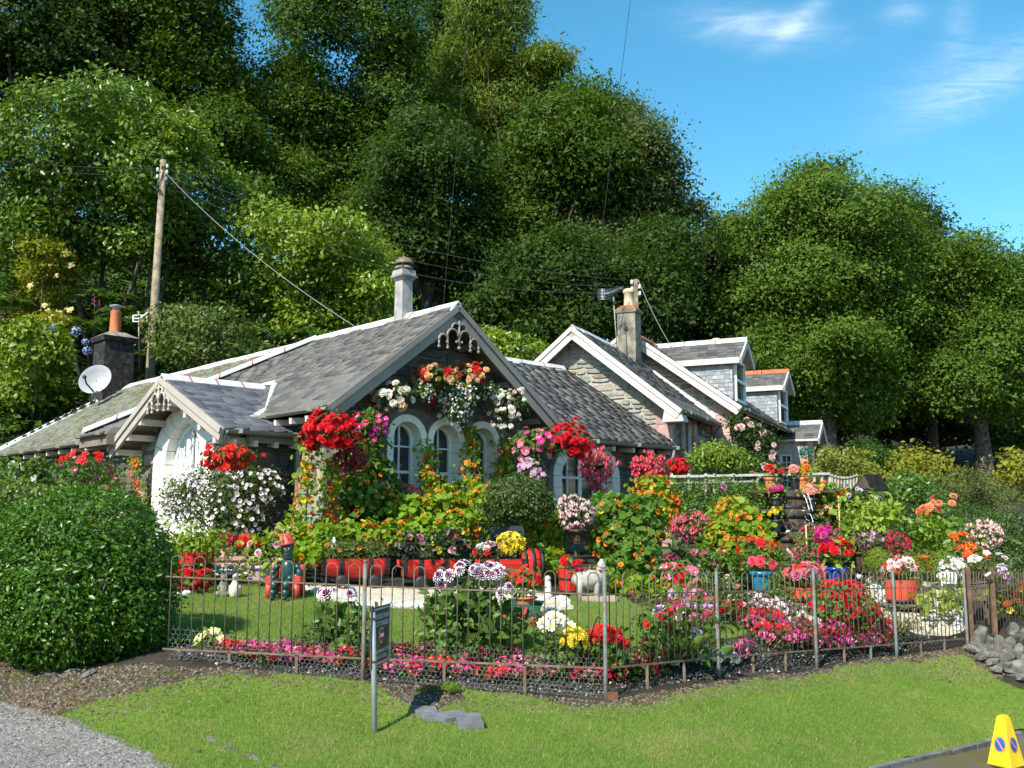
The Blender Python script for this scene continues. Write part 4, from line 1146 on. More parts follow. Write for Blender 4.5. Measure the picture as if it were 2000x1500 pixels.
MB().lathe(c0 + UP * 7.0, [(.10, 0), (.17, .0), (.15, .05), (.08, .06)], 12).build('cowl_ring', M_STONEC, ch)
MB().lathe(c0 + UP * 7.09, [(.17, 0), (.165, .03), (.14, .08), (.09, .115), (.03, .13), (.02, .15), (.001, .16)], 14).build('cowl_dome', solid('cowl_metal', (.20, .14, .10), .5, .4, var=.2), ch)
ch2 = link('chimney', None, cot); ch2.location = H(13.5, -.3, 6.0) - wloc(cot); ch2.empty_display_size = .1
c2 = H(13.5, -.3, 0)
sq(c2, .76, 5.3, 7.25, mat=M_SOOT, parent=ch2); sq(c2, .86, 7.25, 7.36, .94, M_SOOT, 'cap', ch2); sq(c2, .94, 7.365, 7.52, .4, M_STONEC, 'flaunching', ch2)
MB().lathe(c2 + UP * 7.45, [(.15, 0), (.14, .1), (.13, .62), (.14, .64)], 16).build('chimney_pot', M_CLAY, ch2)
MB().lathe(c2 + UP * 8.09, [(.10, 0), (.10, .1), (.17, .13), (.17, .15), (.02, .19)], 14).build('pot_cowl', M_LEAD, ch2)

# ------------------------------------------------------------------ the taller stone house behind
P2 = Vector((3.5, 21.17, 0)); B2 = Vector((.423, .906, 0)).normalized(); A2 = Vector((-.906, .423, 0)).normalized()
def G(a, b, z): return P2 + A2 * a + B2 * b + UP * z
hs = thing('stone_house', 'pale rubble stone house with slate dormers behind the cottage', 'house', G(1.5, 4, 2))
k1, a1, z1 = .806, 2.22, 6.9
r1 = roof(hs, [G(-.2, -.35, z1 - k1 * 2.42), G(-.2, 3.2, z1 - k1 * 2.42), G(a1, 3.2, z1), G(a1, -.35, z1)], M_SLATE, 60, soff=M_CREAM)
r1b = roof(hs, [G(4.64, 3.2, z1 - k1 * 2.42), G(4.64, -.35, z1 - k1 * 2.42), G(a1, -.35, z1), G(a1, 3.2, z1)], M_SLATE, soff=M_CREAM)
ridge(r1, G(a1, -.38, z1), G(a1, 3.2, z1), -A2 - UP * k1, A2 - UP * k1, joint=False, w=.13)
gw1 = frame3(G(0, 0, 0), A2, -B2)
ol1 = [(.1, 2.0), (4.35, 2.0), (4.35, z1 - k1 * 2.13 - .12), (a1, z1 - .12), (.1, z1 - k1 * 2.12 - .12)]
w6 = wall_sheet(hs, 'gable_wall', gw1, ol1, [], M_MORTL)
stones(w6, gw1, [(.42, 3.6), (4.3, 3.6), (4.3, 5.1), (a1, z1 - .16), (.42, 5.3)], [], M_STONEL, hr=(.07, .21), wr=(.14, .46), proud=.03, gap=.014)
z = 2.0
i = 0
while z < 5.0:
    hh = .34 if i % 2 else .42; w_ = .34 if i % 2 else .5
    MB().prism([gw1(.09, z + .006, .03), gw1(.1 + w_, z + .006, .03), gw1(.1 + w_, z + hh - .006, .03), gw1(.09, z + hh - .006, .03)], B2 * .3).build('quoin', M_SANDP, hs, own=True); z += hh; i += 1
bargeboards(hs, G(a1, -.35, z1 - .02), (G(-.22, -.35, z1 - k1 * 2.44 - .02), G(4.66, -.35, z1 - k1 * 2.44 - .02)), -B2, M_CREAM, .19, .05, True)
MB().prism([G(-.26, -.38, z1 - k1 * 2.44 - .22), G(.2, -.38, z1 - k1 * 2.44 - .22), G(.12, -.38, z1 - k1 * 2.2 - .02), G(-.2, -.38, z1 - k1 * 2.44)], B2 * .4).build('kneeler', M_CREAM, hs)
sw1 = frame3(G(.1, 0, 0), B2, -A2)
ols = [(0, 2.0), (3.35, 2.0), (3.35, 5.0), (0, 5.0)]
wh = [(.95, 3.3), (1.75, 3.3), (1.75, 4.95), (.95, 4.95)]
w7 = wall_sheet(hs, 'side_wall', sw1, ols, [wh], M_MORTD)
stones(w7, sw1, [(.1, 2.2), (3.3, 2.2), (3.3, 5.0), (.1, 5.0)], [[(.7, 3.1), (2.0, 3.1), (2.0, 5.1), (.7, 5.1)]], M_STONEG, hr=(.1, .2), wr=(.25, .6))
for (x0, x1) in ((.72, .96), (1.74, 1.98)):
    for zz in (3.2, 3.65, 4.1, 4.55): MB().prism([sw1(x0, zz + .006, .035), sw1(x1, zz + .006, .035), sw1(x1, zz + .444, .035), sw1(x0, zz + .444, .035)], A2 * .25).build('jamb_stone', M_SANDP, hs, own=True)
def sash(parent, fr, x0, x1, za, zb, d=-.08, cols=1, rows=2, name='window', fw=.07):
    w = link(name, None, parent); w.location = fr((x0 + x1) / 2, za, d) - wloc(parent); w.empty_display_size = .1
    m = MB(); e = fr(1, 0) - fr(0, 0); n = fr(0, 0, 1) - fr(0, 0, 0)
    for (p, q) in ((fr(x0, za + fw / 2, d), fr(x1, za + fw / 2, d)), (fr(x0, zb - fw / 2, d), fr(x1, zb - fw / 2, d)), (fr(x0, (za + zb) / 2, d + .01), fr(x1, (za + zb) / 2, d + .01))): m.bar(p, q, .07, fw, UP)
    for x in (x0 + fw / 2, x1 - fw / 2): m.bar(fr(x, za, d + .002), fr(x, zb, d + .002), fw, .072, n)
    m.build('window_frame', M_WHITE, w)
    if cols > 1 or rows > 2:
        g = MB()
        for i in range(1, cols): x = x0 + (x1 - x0) * i / cols; g.bar(fr(x, za + fw, d), fr(x, zb - fw, d), .028, .03, n)
        for j in range(1, rows): zz = za + (zb - za) * j / rows; g.bar(fr(x0 + fw, zz, d + .001), fr(x1 - fw, zz, d + .001), .03, .028, UP)
        g.build('glazing_bar', M_WHITE, w)
    MB().prism([fr(x0, za, d - .02), fr(x1, za, d - .02), fr(x1, zb, d - .02), fr(x0, zb, d - .02)], n * -.006).build('pane', M_GLASS, w)
    return w
sash(hs, sw1, .96, 1.74, 3.31, 4.94)
gutter(hs, G(-.27, -.3, z1 - k1 * 2.44), G(-.27, 3.0, z1 - k1 * 2.44), .06)
downpipe(hs, [G(-.25, 2.9, z1 - k1 * 2.44 - .05), G(-.1, 3.0, 4.65), G(.0, 3.1, 4.5), G(.0, 3.1, 2.1)], .045)
# main block
k2, a2, z2, b0, b1 = .745, 2.06, 7.41, 3.0, 12.0
hw2 = 2.80
r2 = roof(hs, [G(a2 - hw2, b0, z2 - k2 * hw2), G(a2 - hw2, b1, z2 - k2 * hw2), G(a2, b1, z2), G(a2, b0, z2)], M_SLATE, soff=M_CREAM)
roof(hs, [G(a2 + hw2, b1, z2 - k2 * hw2), G(a2 + hw2, b0, z2 - k2 * hw2), G(a2, b0, z2), G(a2, b1, z2)], M_SLATE, soff=M_CREAM)
ridge(r2, G(a2, b0 - .03, z2), G(a2, b1, z2), -A2 - UP * k2, A2 - UP * k2, joint=False, mat=M_ORIDGE, w=.13)
ridge(r2, G(a2, b0 - .06, z2 + .02), G(a2, b0 + .9, z2 + .02), -A2 - UP * k2, A2 - UP * k2, joint=False, w=.15, seg=1)
gw2 = frame3(G(0, 3.35, 0), A2, -B2)
ol2 = [(-.4, 2.0), (4.5, 2.0), (4.5, z2 - k2 * 2.46 - .12), (a2, z2 - .12), (-.4, z2 - k2 * 2.46 - .12)]
w8 = wall_sheet(hs, 'upper_gable_wall', gw2, ol2, [], M_HARL)
stones(w8, gw2, [(.0, 4.0), (3.5, 4.0), (3.5, 6.2), (a2, z2 - .2), (.0, 5.85)], [], M_STONEL, hr=(.09, .18), wr=(.2, .5), proud=.012)
z = 2.0; i = 0
while z < 5.4:
    hh = .4 if i % 2 else .5; w_ = .34 if i % 2 else .44
    MB().prism([gw2(-.41, z + .006, .03), gw2(-.4 + w_, z + .006, .03), gw2(-.4 + w_, z + hh - .006, .03), gw2(-.41, z + hh - .006, .03)], B2 * .3).build('quoin', M_SANDP, hs, own=True); z += hh; i += 1
bargeboards(hs, G(a2, b0, z2 - .02), (G(a2 - hw2 - .02, b0, z2 - k2 * (hw2 + .02)), G(a2 + hw2, b0, z2 - k2 * hw2)), -B2, M_CREAM, .2, .05, True)
sw2 = frame3(G(-.4, 0, 0), B2, -A2)
w9 = wall_sheet(hs, 'front_wall', sw2, [(3.35, 2.0), (b1, 2.0), (b1, 5.4), (3.35, 5.4)], [], M_MORTD)
stones(w9, sw2, [(3.4, 3.0), (7.5, 3.0), (7.5, 5.35), (3.4, 5.35)], [], M_STONED, hr=(.14, .28), wr=(.3, .7))
gutter(hs, G(a2 - hw2 - .08, b0 + .05, z2 - k2 * hw2 - .02), G(a2 - hw2 - .08, b1, z2 - k2 * hw2 - .02), .06)
downpipe(hs, [G(a2 - hw2 + .05, b0 + .3, 5.2), G(-.45, b0 + .35, 5.0), G(-.47, b0 + .5, 4.8), G(-.47, b0 + .5, 2.2)], .045)
# white flashing band along the joint of the lower roof and the upper gable
MB().prism([gw2(.0, 4.95, .02), gw2(a1, 6.78, .02), gw2(a1, 7.0, .02), gw2(-.05, 5.2, .02)], -B2 * .03).build('lime_fillet', M_WHITE, hs)
DORM = []
def dormer(bA, bB, aF, zr, ze, zb, rmat, name='dormer'):
    d = link(name, None, hs); d.location = G(aF, (bA + bB) / 2, zb) - wloc(hs); d.empty_display_size = .1
    zroof = lambda a: z2 - k2 * (a2 - a)
    bm = (bA + bB) / 2
    a_back = a2 - (z2 - zr) / k2; a_e = a2 - (z2 - ze) / k2; ov = .14
    for (bs, sg) in ((bA, -1), (bB, 1)):
        p = [G(aF - .22, bs + sg * ov, ze - .05), G(a_e, bs + sg * ov, ze - .05), G(a_back, bm, zr), G(aF - .22, bm, zr)]
        q = MB().prism(p, -UP * .06).build('dormer_roof', M_CREAM, d); tiled_deep(q, p, M_SLATE)
    fr = frame3(G(0, bA, 0), A2, -B2)
    tri = [(aF, zb), (aF, ze), (a_e, ze)]
    c = MB().prism([fr(*q) for q in tri] + [], B2 * .06).build('dormer_cheek', M_SLATEC, d)
    tiled_deep(c, [fr(aF, zb, .005), fr(a_e, zb, .005), fr(a_e, ze, .005), fr(aF, ze, .005)], M_SLATEC, lim=lambda a_, z_: z_ > zroof(a_) - .05, exp=.10, wr=(.10, .16))
    f2 = frame3(G(aF, 0, 0), B2, -A2)
    MB().prism([f2(bA, zb), f2(bB, zb), f2(bB, ze), f2(bm, zr - .1), f2(bA, ze)], A2 * .08).build('dormer_front', M_CREAM, d)
    w = sash(d, f2, bA + .12, bB - .12, zb + .06, ze - .02, d=.03)
    bargeboards(d, G(aF - .22, bm, zr), (G(aF - .22, bA - ov - .02, ze - .07), G(aF - .22, bB + ov + .02, ze - .07)), -A2, M_CREAM, .13, .04, False)
    MB().bar(G(aF - .2, bA - ov, ze - .1), G(a_e, bA - ov, ze - .1), .04, .14).build('dormer_fascia', M_CREAM, d)
    ridge(d, G(aF - .25, bm, zr + .01), G(a_back, bm, zr + .01), -B2 - UP * .6, B2 - UP * .6, joint=False, mat=rmat, w=.12, seg=.9)
def tiled_deep(parent, poly, mat, lim=None, exp=.17, wr=(.17, .27)):
    """slates as one mass on a deep part"""
    p = [Vector(q) for q in poly]; e = (p[1] - p[0]).normalized(); nn = (p[1] - p[0]).cross(p[2] - p[0]).normalized()
    v = wloc(cam) - p[0]
    if nn.dot(v) < 0: nn = -nn
    s = nn.cross(e); s = s if s.z > 0 else -s
    hold = link('slating', None, parent) if False else parent
    q2 = [((w - p[0]).dot(e), (w - p[0]).dot(s)) for w in p]; T_ = max(y for x, y in q2); out = []
    for j in range(int(T_ / exp + .9)):
        t = j * exp; ts = min(t + exp * .45, T_ - 1e-3); xs = []
        for i in range(len(q2)):
            (x1, y1), (x2, y2) = q2[i], q2[(i + 1) % len(q2)]
            if (y1 > ts) != (y2 > ts): xs.append(x1 + (x2 - x1) * (ts - y1) / (y2 - y1))
        if len(xs) < 2: continue
        a, b = min(xs), max(xs); x = a - rng.uniform(0, .1)
        while x < b:
            w = rng.uniform(*wr); x0, x1 = max(x, a), min(x + w - .008, b); x += w
            if x1 - x0 < .03: continue
            P = p[0] + e * ((x0 + x1) / 2) + s * t; a_ = (P - P2).dot(A2)
            if lim and not lim(a_, P.z): continue
            out.append((x0, t, x1 - x0, exp * 1.5 if t + exp * 1.5 < T_ else T_ - t + .01))
    if not out: return
    m = MB()
    for (x, t, w, l) in out:
        o_ = p[0] + e * x + s * t + nn * .004; th = .016 * rng.uniform(.7, 1.4)
        m.add([o_ + nn * th, o_ + e * w + nn * th, o_ + e * w + s * l + nn * .004, o_ + s * l + nn * .004, o_, o_ + e * w], [(0, 1, 2, 3), (4, 5, 1, 0), (4, 0, 3), (5, 2, 1)])
    me = m.mesh('slates', mat, wloc(parent)); a = me.attributes.new('rnd', 'FLOAT', 'POINT')
    a.data.foreach_set('value', np.repeat(rng.random(len(out)), 6).astype(np.float32))
    o2 = link('slates', me, parent); o2['kind'] = 'stuff'
dormer(3.3, 4.6, -.5, 7.1, 6.6, 5.48, M_RIDGE)
dormer(9.15, 10.7, -.5, 7.15, 6.65, 5.48, M_ORIDGE)
# entrance porch of the house
pz, pe, pa, pbA, pbB = 5.6, 5.05, -1.22, 9.6, 11.2
pbm = (pbA + pbB) / 2
pp = link('entrance_porch', None, hs); pp.location = G(-.8, pbm, 2.2) - wloc(hs); pp.empty_display_size = .1
for bs, sg in ((pbA, -1), (pbB, 1)):
    q = [G(pa - .35, bs + sg * .15, pe), G(-.4, bs + sg * .15, pe), G(-.4, pbm, pz), G(pa - .35, pbm, pz)]
    d = MB().prism(q, -UP * .06).build('porch_roof', M_CREAM, pp); tiled_deep(d, q, M_SLATE)
ridge(pp, G(pa - .37, pbm, pz), G(-.4, pbm, pz), -B2 - UP * .6, B2 - UP * .6, joint=False, w=.13, seg=.5)
bargeboards(pp, G(pa - .35, pbm, pz), (G(pa - .35, pbA - .17, pe - .03), G(pa - .35, pbB + .17, pe - .03)), -A2, M_CREAM, .14, .04, False)
pf = frame3(G(0, pbA, 0), -A2, -B2)
wall_sheet(pp, 'porch_wall', pf, [(.4, 2.0), (1.24, 2.0), (1.24, 5.1), (.4, 5.1)], [[(.44, 3.6), (.80, 3.6), (.80, 4.65), (.44, 4.65)]], M_HARL, .2)
sash(pp, pf, .44, .80, 3.6, 4.65, cols=2, rows=4)
pf2 = frame3(G(pa, 0, 0), B2, -A2)
wall_sheet(pp, 'porch_front', pf2, [(pbA, 2.0), (pbB, 2.0), (pbB, 5.05), (pbm, 5.5), (pbA, 5.05)], [[(pbm - .4, 2.1), (pbm + .4, 2.1), (pbm + .4, 4.5), (pbm - .4, 4.5)]], M_HARL, .2)
MB().prism([pf2(pbm - .4, 2.1, -.12), pf2(pbm + .4, 2.1, -.12), pf2(pbm + .4, 4.5, -.12), pf2(pbm - .4, 4.5, -.12)], A2 * .05).build('door', solid('dark_door', (.07, .05, .045), .5, .3), pp)
for zz in (2.6, 3.1, 3.6, 4.1): MB().prism([pf(1.02, zz, .03), pf(1.25, zz, .03), pf(1.25, zz + .48, .03), pf(1.02, zz + .48, .03)], B2 * .2).build('quoin', M_SANDP, pp, own=True)
# chimney of the house
cz0 = at(1229, 680, 24.3).z; cz1 = at(1229, 612, 24.3).z; cz2 = at(1229, 562, 24.3).z
cc = Vector((at(1229, 640, 24.3).x, 24.3, 0))
ch3 = link('chimney', None, hs); ch3.location = cc + UP * cz0 - wloc(hs); ch3.empty_display_size = .1
def sq2(s, za, zb, s1=None, mat=M_STONEC, name='shaft'):
    s1 = s1 or s; m = MB(); P = [cc + A2 * x * s / 2 + B2 * y * s / 2 + UP * za for x, y in ((-1, -1), (1, -1), (1, 1), (-1, 1))] + [cc + A2 * x * s1 / 2 + B2 * y * s1 / 2 + UP * zb for x, y in ((-1, -1), (1, -1), (1, 1), (-1, 1))]
    m.add(P, [(3, 2, 1, 0), (4, 5, 6, 7), (0, 1, 5, 4), (1, 2, 6, 5), (2, 3, 7, 6), (3, 0, 4, 7)]); return m.build(name, mat, ch3)
sq2(.46, cz0 - .8, cz1 - .02); sq2(.52, cz1 - .02, cz1 + .05, .55, M_STONEC, 'cap'); sq2(.55, cz1 + .052, cz1 + .17, .34, solid('lichened_mortar', (.30, .14, .06), .95, .1, var=.4, scale=8), 'flaunching')
MB().lathe(cc + UP * (cz1 + .12), [(.14, 0), (.145, .06), (.125, .09), (.115, .36), (.135, .38), (.15, .42), (.135, .47), (.11, .49), (.08, .5), (.08, .42)], 16).build('chimney_pot', M_BUFF, ch3)
MB().lathe(at(1399, 672, 26.5) - UP * .15, [(.10, -.25), (.10, .1), (.15, .13), (.15, .19), (.12, .22), (.12, .28), (.09, .3)], 14).build('vent_pot', M_BUFF, hs)
# things fixed to the roofs
def yagi():
    d = 23.6; o = at(1196, 575, d); t = thing('television_aerial', 'silver yagi aerial on a thin mast beside the buff chimney pot', 'aerial', at(1205, 680, d))
    m = solid('aluminium', (.55, .56, .58), .35, .5, 1.0)
    MB().tube([at(1206, 690, d), at(1198, 580, d)], .014, 6).build('mast', M_LEAD, t)
    MB().abox(at(1200, 591, d), .09, .06, .07).build('bracket', M_BLACKM, t)
    tail, tip = at(1179, 577, d) + Vector((0, -.1, 0)), at(1219, 555, d) + Vector((0, .3, 0)); b = MB(); b.tube([tail, tip], .011, 6)
    ax = (tip - tail).normalized(); sd = Vector((.3, -.2, -.28)).normalized()
    for i in range(12):
        c = tail.lerp(tip, .12 + .88 * i / 12); b.tube([c - sd * (.13 - .005 * i), c + sd * (.13 - .005 * i)], .005, 4)
    b.build('boom', m, t)
    b = MB(); 
    for s, zz in ((1, .14), (-1, -.14)):
        q = tail + Vector((0, 0, zz)) + Vector((.02, 0, 0)); b.bar(tail, q, .012, .012, (0, 1, 0))
        for k in range(4): c = tail.lerp(q, (k + .6) / 4); b.tube([c - Vector((.17, .02, 0)), c + Vector((.17, -.02, 0))], .005, 4)
    b.build('reflector', m, t)
yagi()
dd = 24.4; dc = at(186, 741, dd); dn = Vector((.12, -1, .25)).normalized()
dish = thing('satellite_dish', 'round pale grey satellite dish on the mossy roof', 'satellite dish', at(186, 772, dd))
mb = MB(); mb.lathe(dc + dn * .0, [(.001, -.07), (.15, -.058), (.28, -.025), (.40, .02), (.41, .02), (.40, .008), (.28, -.04), (.15, -.072), (.001, -.085)], 28, axis=dn, caps=False, sy=.86)
mb.build('dish', solid('dish_grey', (.34, .34, .345), .5, .3, var=.05), dish)
mb = MB(); mb.tube([dc - UP * .33 + dn * .05, dc - UP * .22 + dn * .3 - Vector((.12, 0, 0)), dc + dn * .42 - Vector((.14, 0, .1))], .02, 6); mb.lathe(dc + dn * .36 - Vector((.14, 0, .1)), [(.03, 0), (.045, .03), (.045, .09), (.02, .12)], 8, axis=dn); mb.build('feed_arm', M_BLACKM, dish)
MB().tube([dc - dn * .06, dc - UP * .35 - dn * .1, at(186, 775, dd) - UP * .1], .025, 6).build('bracket', M_LEAD, dish)
# poles and wires
M_POLE = solid('weathered_pole', (.30, .235, .16), .9, .15, var=.3, scale=5, bump=.5, dirt=(.42, .38, .32), dirt_amt=.3)
pd = 26.8; pb_, pt_ = at(293, 735, pd), at(320, 309, pd)
pole = thing('utility_pole', 'tall wooden pole with white insulators and yellow warning plate', 'pole', pb_ - UP * 1.5)
MB().tube([pb_ - UP * 1.5, pb_, pt_], [.13, .125, .085], 12).build('pole', M_POLE, pole)
MB().lathe(pt_, [(.1, -.04), (.1, .0), (.03, .03)], 12).build('pole_cap', M_BLACKM, pole)
M_PORC = solid('porcelain', (.7, .7, .68), .2, .5, var=.03)
def insul(p, par): MB().lathe(p, [(.02, -.06), (.045, -.04), (.03, -.01), (.045, .01), (.03, .04), (.015, .06)], 8).build('insulator', M_PORC, par)
pu = (pt_ - pb_).normalized()
for k, (s, dz) in enumerate(((.13, -.25), (.13, -.42), (-.13, -.35), (-.13, -.55), (.12, -.6))): insul(pt_ + pu * dz + Vector((s, -.05, 0)), pole)
MB().tube([pt_ - pu * .2 + Vector((.09, -.08, 0)), pt_ - pu * .7 + Vector((-.02, -.12, 0)), pt_ - pu * 1.1 + Vector((-.08, -.1, 0))], .012, 5).build('pole_wire', M_BLACKM, pole)
yp = at(301, 664, pd); ypl = MB().prism([yp + Vector((-.07, -.13, -.16)), yp + Vector((.07, -.13, -.16)), yp + Vector((.07, -.13, .16)), yp + Vector((-.07, -.13, .16))], Vector((0, .02, 0))).build('warning_plate', solid('plate_yellow', (.70, .50, .06), .6, .3), pole)
MB().prism([yp + Vector((-.05, -.136, -.02)), yp + Vector((.05, -.136, -.02)), yp + Vector((0, -.136, .09))], Vector((0, .004, 0))).build('warning_triangle', M_BLACKM, ypl)
MB().lathe(at(298, 679, pd), [(.128, -.025), (.128, .025)], 12).build('pole_band', M_WHITE, pole)
p2d = 25.2; q0, q1 = at(1243, 700, p2d), at(1241, 546, p2d)
pole2 = thing('utility_pole', 'short squared pole top rising beside the buff chimney pot', 'pole', (q0.x, q0.y, terr(q0.x, q0.y)))
MB().tube([(q0.x, q0.y, terr(q0.x, q0.y) - .2), q0, q1], [.11, .09, .075], 4, smooth=False).build('pole', M_POLE, pole2)
for dx, dz in ((-.1, -.08), (.1, -.2), (-.1, -.26), (.1, -.38)): insul(q1 + Vector((dx, -.06, dz)), pole2)
def wire(label, p, q, sag, r=.0055, name='overhead_wire', mat=None, n=14):
    p, q = Vector(p), Vector(q); pts = [p.lerp(q, i / n) - UP * sag * 4 * (i / n) * (1 - i / n) for i in range(n + 1)]
    o = MB().tube(pts, r, 4).build(name, mat or M_WIRE)
    tag(o, label, 'wire', 'overhead wires')
M_WIRE = solid('grey_cable', (.05, .055, .058), .6, .3); M_CABLE = solid('pale_cable', (.28, .28, .27), .6, .3)
wire('uppermost wire running from the tall pole to the pole top by the chimney pot', pt_ - pu * .25, q1 + Vector((-.12, -.06, -.04)), .55)
wire('middle wire running from the tall pole to the pole top by the chimney pot', pt_ - pu * .42, q1 + Vector((-.12, -.06, -.22)), .75)
wire('lowest wire running from the tall pole to the pole top by the chimney pot', pt_ - pu * .6, q1 + Vector((-.12, -.06, -.34)), .95)
wire('pale thick cable slanting from the tall pole down to the cottage ridge', pt_ - pu * .35, at(700, 642, 19.0), .25, .008, mat=M_CABLE)
wire('upper wire leaving the tall pole towards the left edge', pt_ - pu * .3, at(-80, 305, 27), .1)
wire('lower wire leaving the tall pole towards the left edge', pt_ - pu * .5, at(-80, 318, 27), .1)
wire('cable slanting down from the pole top to the dormer ridge', q1 + Vector((.07, -.05, -.03)), at(1312, 678, 25), .1, .010, mat=M_CABLE)
wire('dark wire crossing the sky above the trees', at(1236, -40, 20), at(1150, 660, 23), .0, .007)
wire('dark wire hanging in front of the larch', at(921, -40, 15.6), at(862, 640, 15.8), .0, .003)
sa = thing('television_aerial', 'small white aerial on a thin post behind the sooty chimney', 'aerial', at(271, 700, 26.4))
MB().tube([at(272, 720, 26.4), at(271, 608, 26.4)], .02, 6).build('mast', M_LEAD, sa)
m = MB()
for vv in (616, 622, 628): m.bar(at(260, vv, 26.3), at(287, vv, 26.3), .02, .03)
m.bar(at(260, 616, 26.3), at(260, 628, 26.3), .02, .03, (1, 0, 0)); m.bar(at(287, 616, 26.3), at(287, 628, 26.3), .02, .03, (1, 0, 0)); m.bar(at(274, 622, 26.3), at(290, 609, 26.1), .03, .03)
m.build('antenna', M_WHITE, sa)

# ------------------------------------------------------------------ woods behind
M_BARK = solid('bark', (.12, .10, .075), .95, .1, var=.4, scale=7, bump=.8, dirt=(.22, .2, .15), dirt_amt=.3)
M_BARKG = solid('bark_pale', (.26, .22, .15), .95, .1, var=.35, scale=7, bump=.8, dirt=(.14, .15, .06), dirt_amt=.4)
L_OAK = leaf('oak_leaf', (.045, .092, .010), (.10, .17, .018), gloss=.16, rough=.55)
L_DARK = leaf('dark_tree_leaf', (.030, .066, .011), (.068, .122, .016), gloss=.16, rough=.55)
L_ASH = leaf('ash_leaf', (.052, .105, .013), (.115, .185, .02), gloss=.14, rough=.55)
L_BIRCH = leaf('birch_leaf', (.085, .115, .030), (.13, .165, .045), gloss=.2)
L_LARCH = leaf('larch_needle', (.12, .18, .025), (.20, .27, .045), gloss=.12)
L_BEECH = leaf('beech_leaf', (.035, .07, .012), (.075, .105, .018), gloss=.3, c3=(.16, .11, .02), f3=.06)
L_SYC = leaf('sycamore_leaf', (.075, .145, .018), (.14, .225, .028), gloss=.16, rough=.55)
L_RHOD = leaf('rhododendron_leaf', (.065, .135, .012), (.14, .22, .018), trans=.24, gloss=.35, rough=.38, c3=(.30, .12, .03), f3=.015)
L_RHODL = leaf('rhododendron_lime', (.13, .22, .014), (.23, .31, .022), trans=.28, gloss=.4, rough=.38, c3=(.34, .22, .03), f3=.03)
def E(l, d, dy=None): return [ell(u, v, ru, rv, d + (k % 3 - 1) * 1.2, dy) for k, (u, v, ru, rv) in enumerate(l)]
N_ = 1.0
gW = 'trees of the wood behind the cottages'
tree('beech_tree', 'dark tree filling the top corner above the rounded rhododendrons', E([(40, 30, 170, 150), (150, 130, 120, 110), (-40, 180, 130, 150)], 41), 15000, .20, L_DARK, M_BARK, gW)
tree('oak_tree', 'broad dark oak with black limbs, just before the narrow sky gap', E([(330, 20, 140, 130), (385, 160, 105, 110), (250, 120, 120, 100), (420, 280, 80, 100)], 43), 19000, .19, L_OAK, M_BARK, gW, tr=.42)
tree('ash_tree', 'tall airy ash on the far side of the narrow sky gap', E([(600, 50, 70, 150), (575, 210, 60, 120), (645, 280, 90, 130), (560, 380, 70, 80)], 45), 15000, .18, L_ASH, M_BARKG, gW, lobes=6)
tree('ash_tree', 'tall thin-crowned tree with pale bare upper branches', E([(745, 40, 85, 140), (765, 200, 80, 130), (720, 330, 95, 100), (690, 440, 80, 70)], 46), 16000, .18, L_ASH, M_BARKG, gW, lobes=6)
tree('larch_tree', 'feathery yellow-green larch rising out of the top of the picture', E([(960, 40, 70, 130), (1030, 150, 60, 50), (920, 170, 85, 90), (1060, 130, 55, 40), (985, 230, 110, 70), (900, 290, 80, 90)], 50), 20000, .26, L_LARCH, M_BARK, gW, tpl='slim', up=-.1, hang=.9, lobes=5, cr=.45)
tree('oak_tree', 'dark oak directly behind the tall slim chimney', E([(840, 350, 105, 120), (870, 480, 100, 90), (930, 570, 100, 80), (780, 470, 70, 80)], 41), 16000, .18, L_DARK, M_BARK, gW)
tree('oak_tree', 'big rounded oak in front of the larch', E([(1090, 270, 85, 80), (1145, 220, 60, 50), (1040, 380, 110, 100), (1150, 330, 100, 90), (1010, 470, 100, 80)], 42), 20000, .18, L_OAK, M_BARK, gW)
tree('birch_tree', 'drooping grey-green birch whose edge meets the open sky', E([(1245, 300, 65, 65), (1270, 390, 60, 90), (1220, 420, 70, 90), (1180, 500, 70, 80), (1345, 410, 18, 28), (1205, 230, 35, 35)], 43), 17000, .17, L_BIRCH, M_BARKG, gW, hang=.7, up=.2)
tree('sycamore_tree', 'dense dark tree behind the roof of the stone house', E([(1090, 540, 110, 80), (1180, 570, 90, 90), (1010, 610, 90, 60), (1120, 640, 90, 50), (1260, 600, 80, 90), (1290, 500, 50, 70)], 38), 20000, .17, L_DARK, M_BARK, gW)
gR = 'trees beyond the stone house'
tree('beech_tree', 'dark beech in the dip between the birch and the great round tree', E([(1400, 490, 55, 60), (1350, 560, 60, 70), (1410, 600, 70, 80), (1330, 640, 60, 60), (1400, 690, 60, 50)], 52), 16000, .2, L_BEECH, M_BARK, gR)
tree('sycamore_tree', 'great round-headed green tree standing tallest behind the dormers', E([(1625, 430, 110, 90), (1520, 470, 95, 80), (1710, 470, 85, 75), (1600, 550, 130, 100), (1490, 590, 75, 80), (1700, 600, 100, 100), (1625, 690, 105, 80), (1610, 345, 38, 34), (1560, 640, 70, 70), (1560, 390, 60, 40), (1600, 770, 90, 50), (1700, 730, 90, 60), (1520, 710, 60, 60), (1680, 800, 70, 40)], 45), 46000, .17, L_SYC, M_BARK, gR, tr=.5, lobes=14)
tree('beech_tree', 'browning beech showing behind the shoulder of the great round tree', E([(1775, 465, 55, 60), (1820, 540, 60, 70)], 52), 9000, .19, L_BEECH, M_BARK, gR)
tree('sycamore_tree', 'green spreading tree at the edge of the picture', E([(1890, 540, 75, 70), (1970, 560, 80, 65), (1860, 650, 85, 80), (1960, 680, 90, 80), (2060, 600, 70, 90), (1800, 640, 70, 80), (1860, 750, 80, 60), (1960, 770, 80, 60), (1790, 760, 60, 60)], 47), 30000, .17, L_SYC, M_BARK, gR, tr=.4)
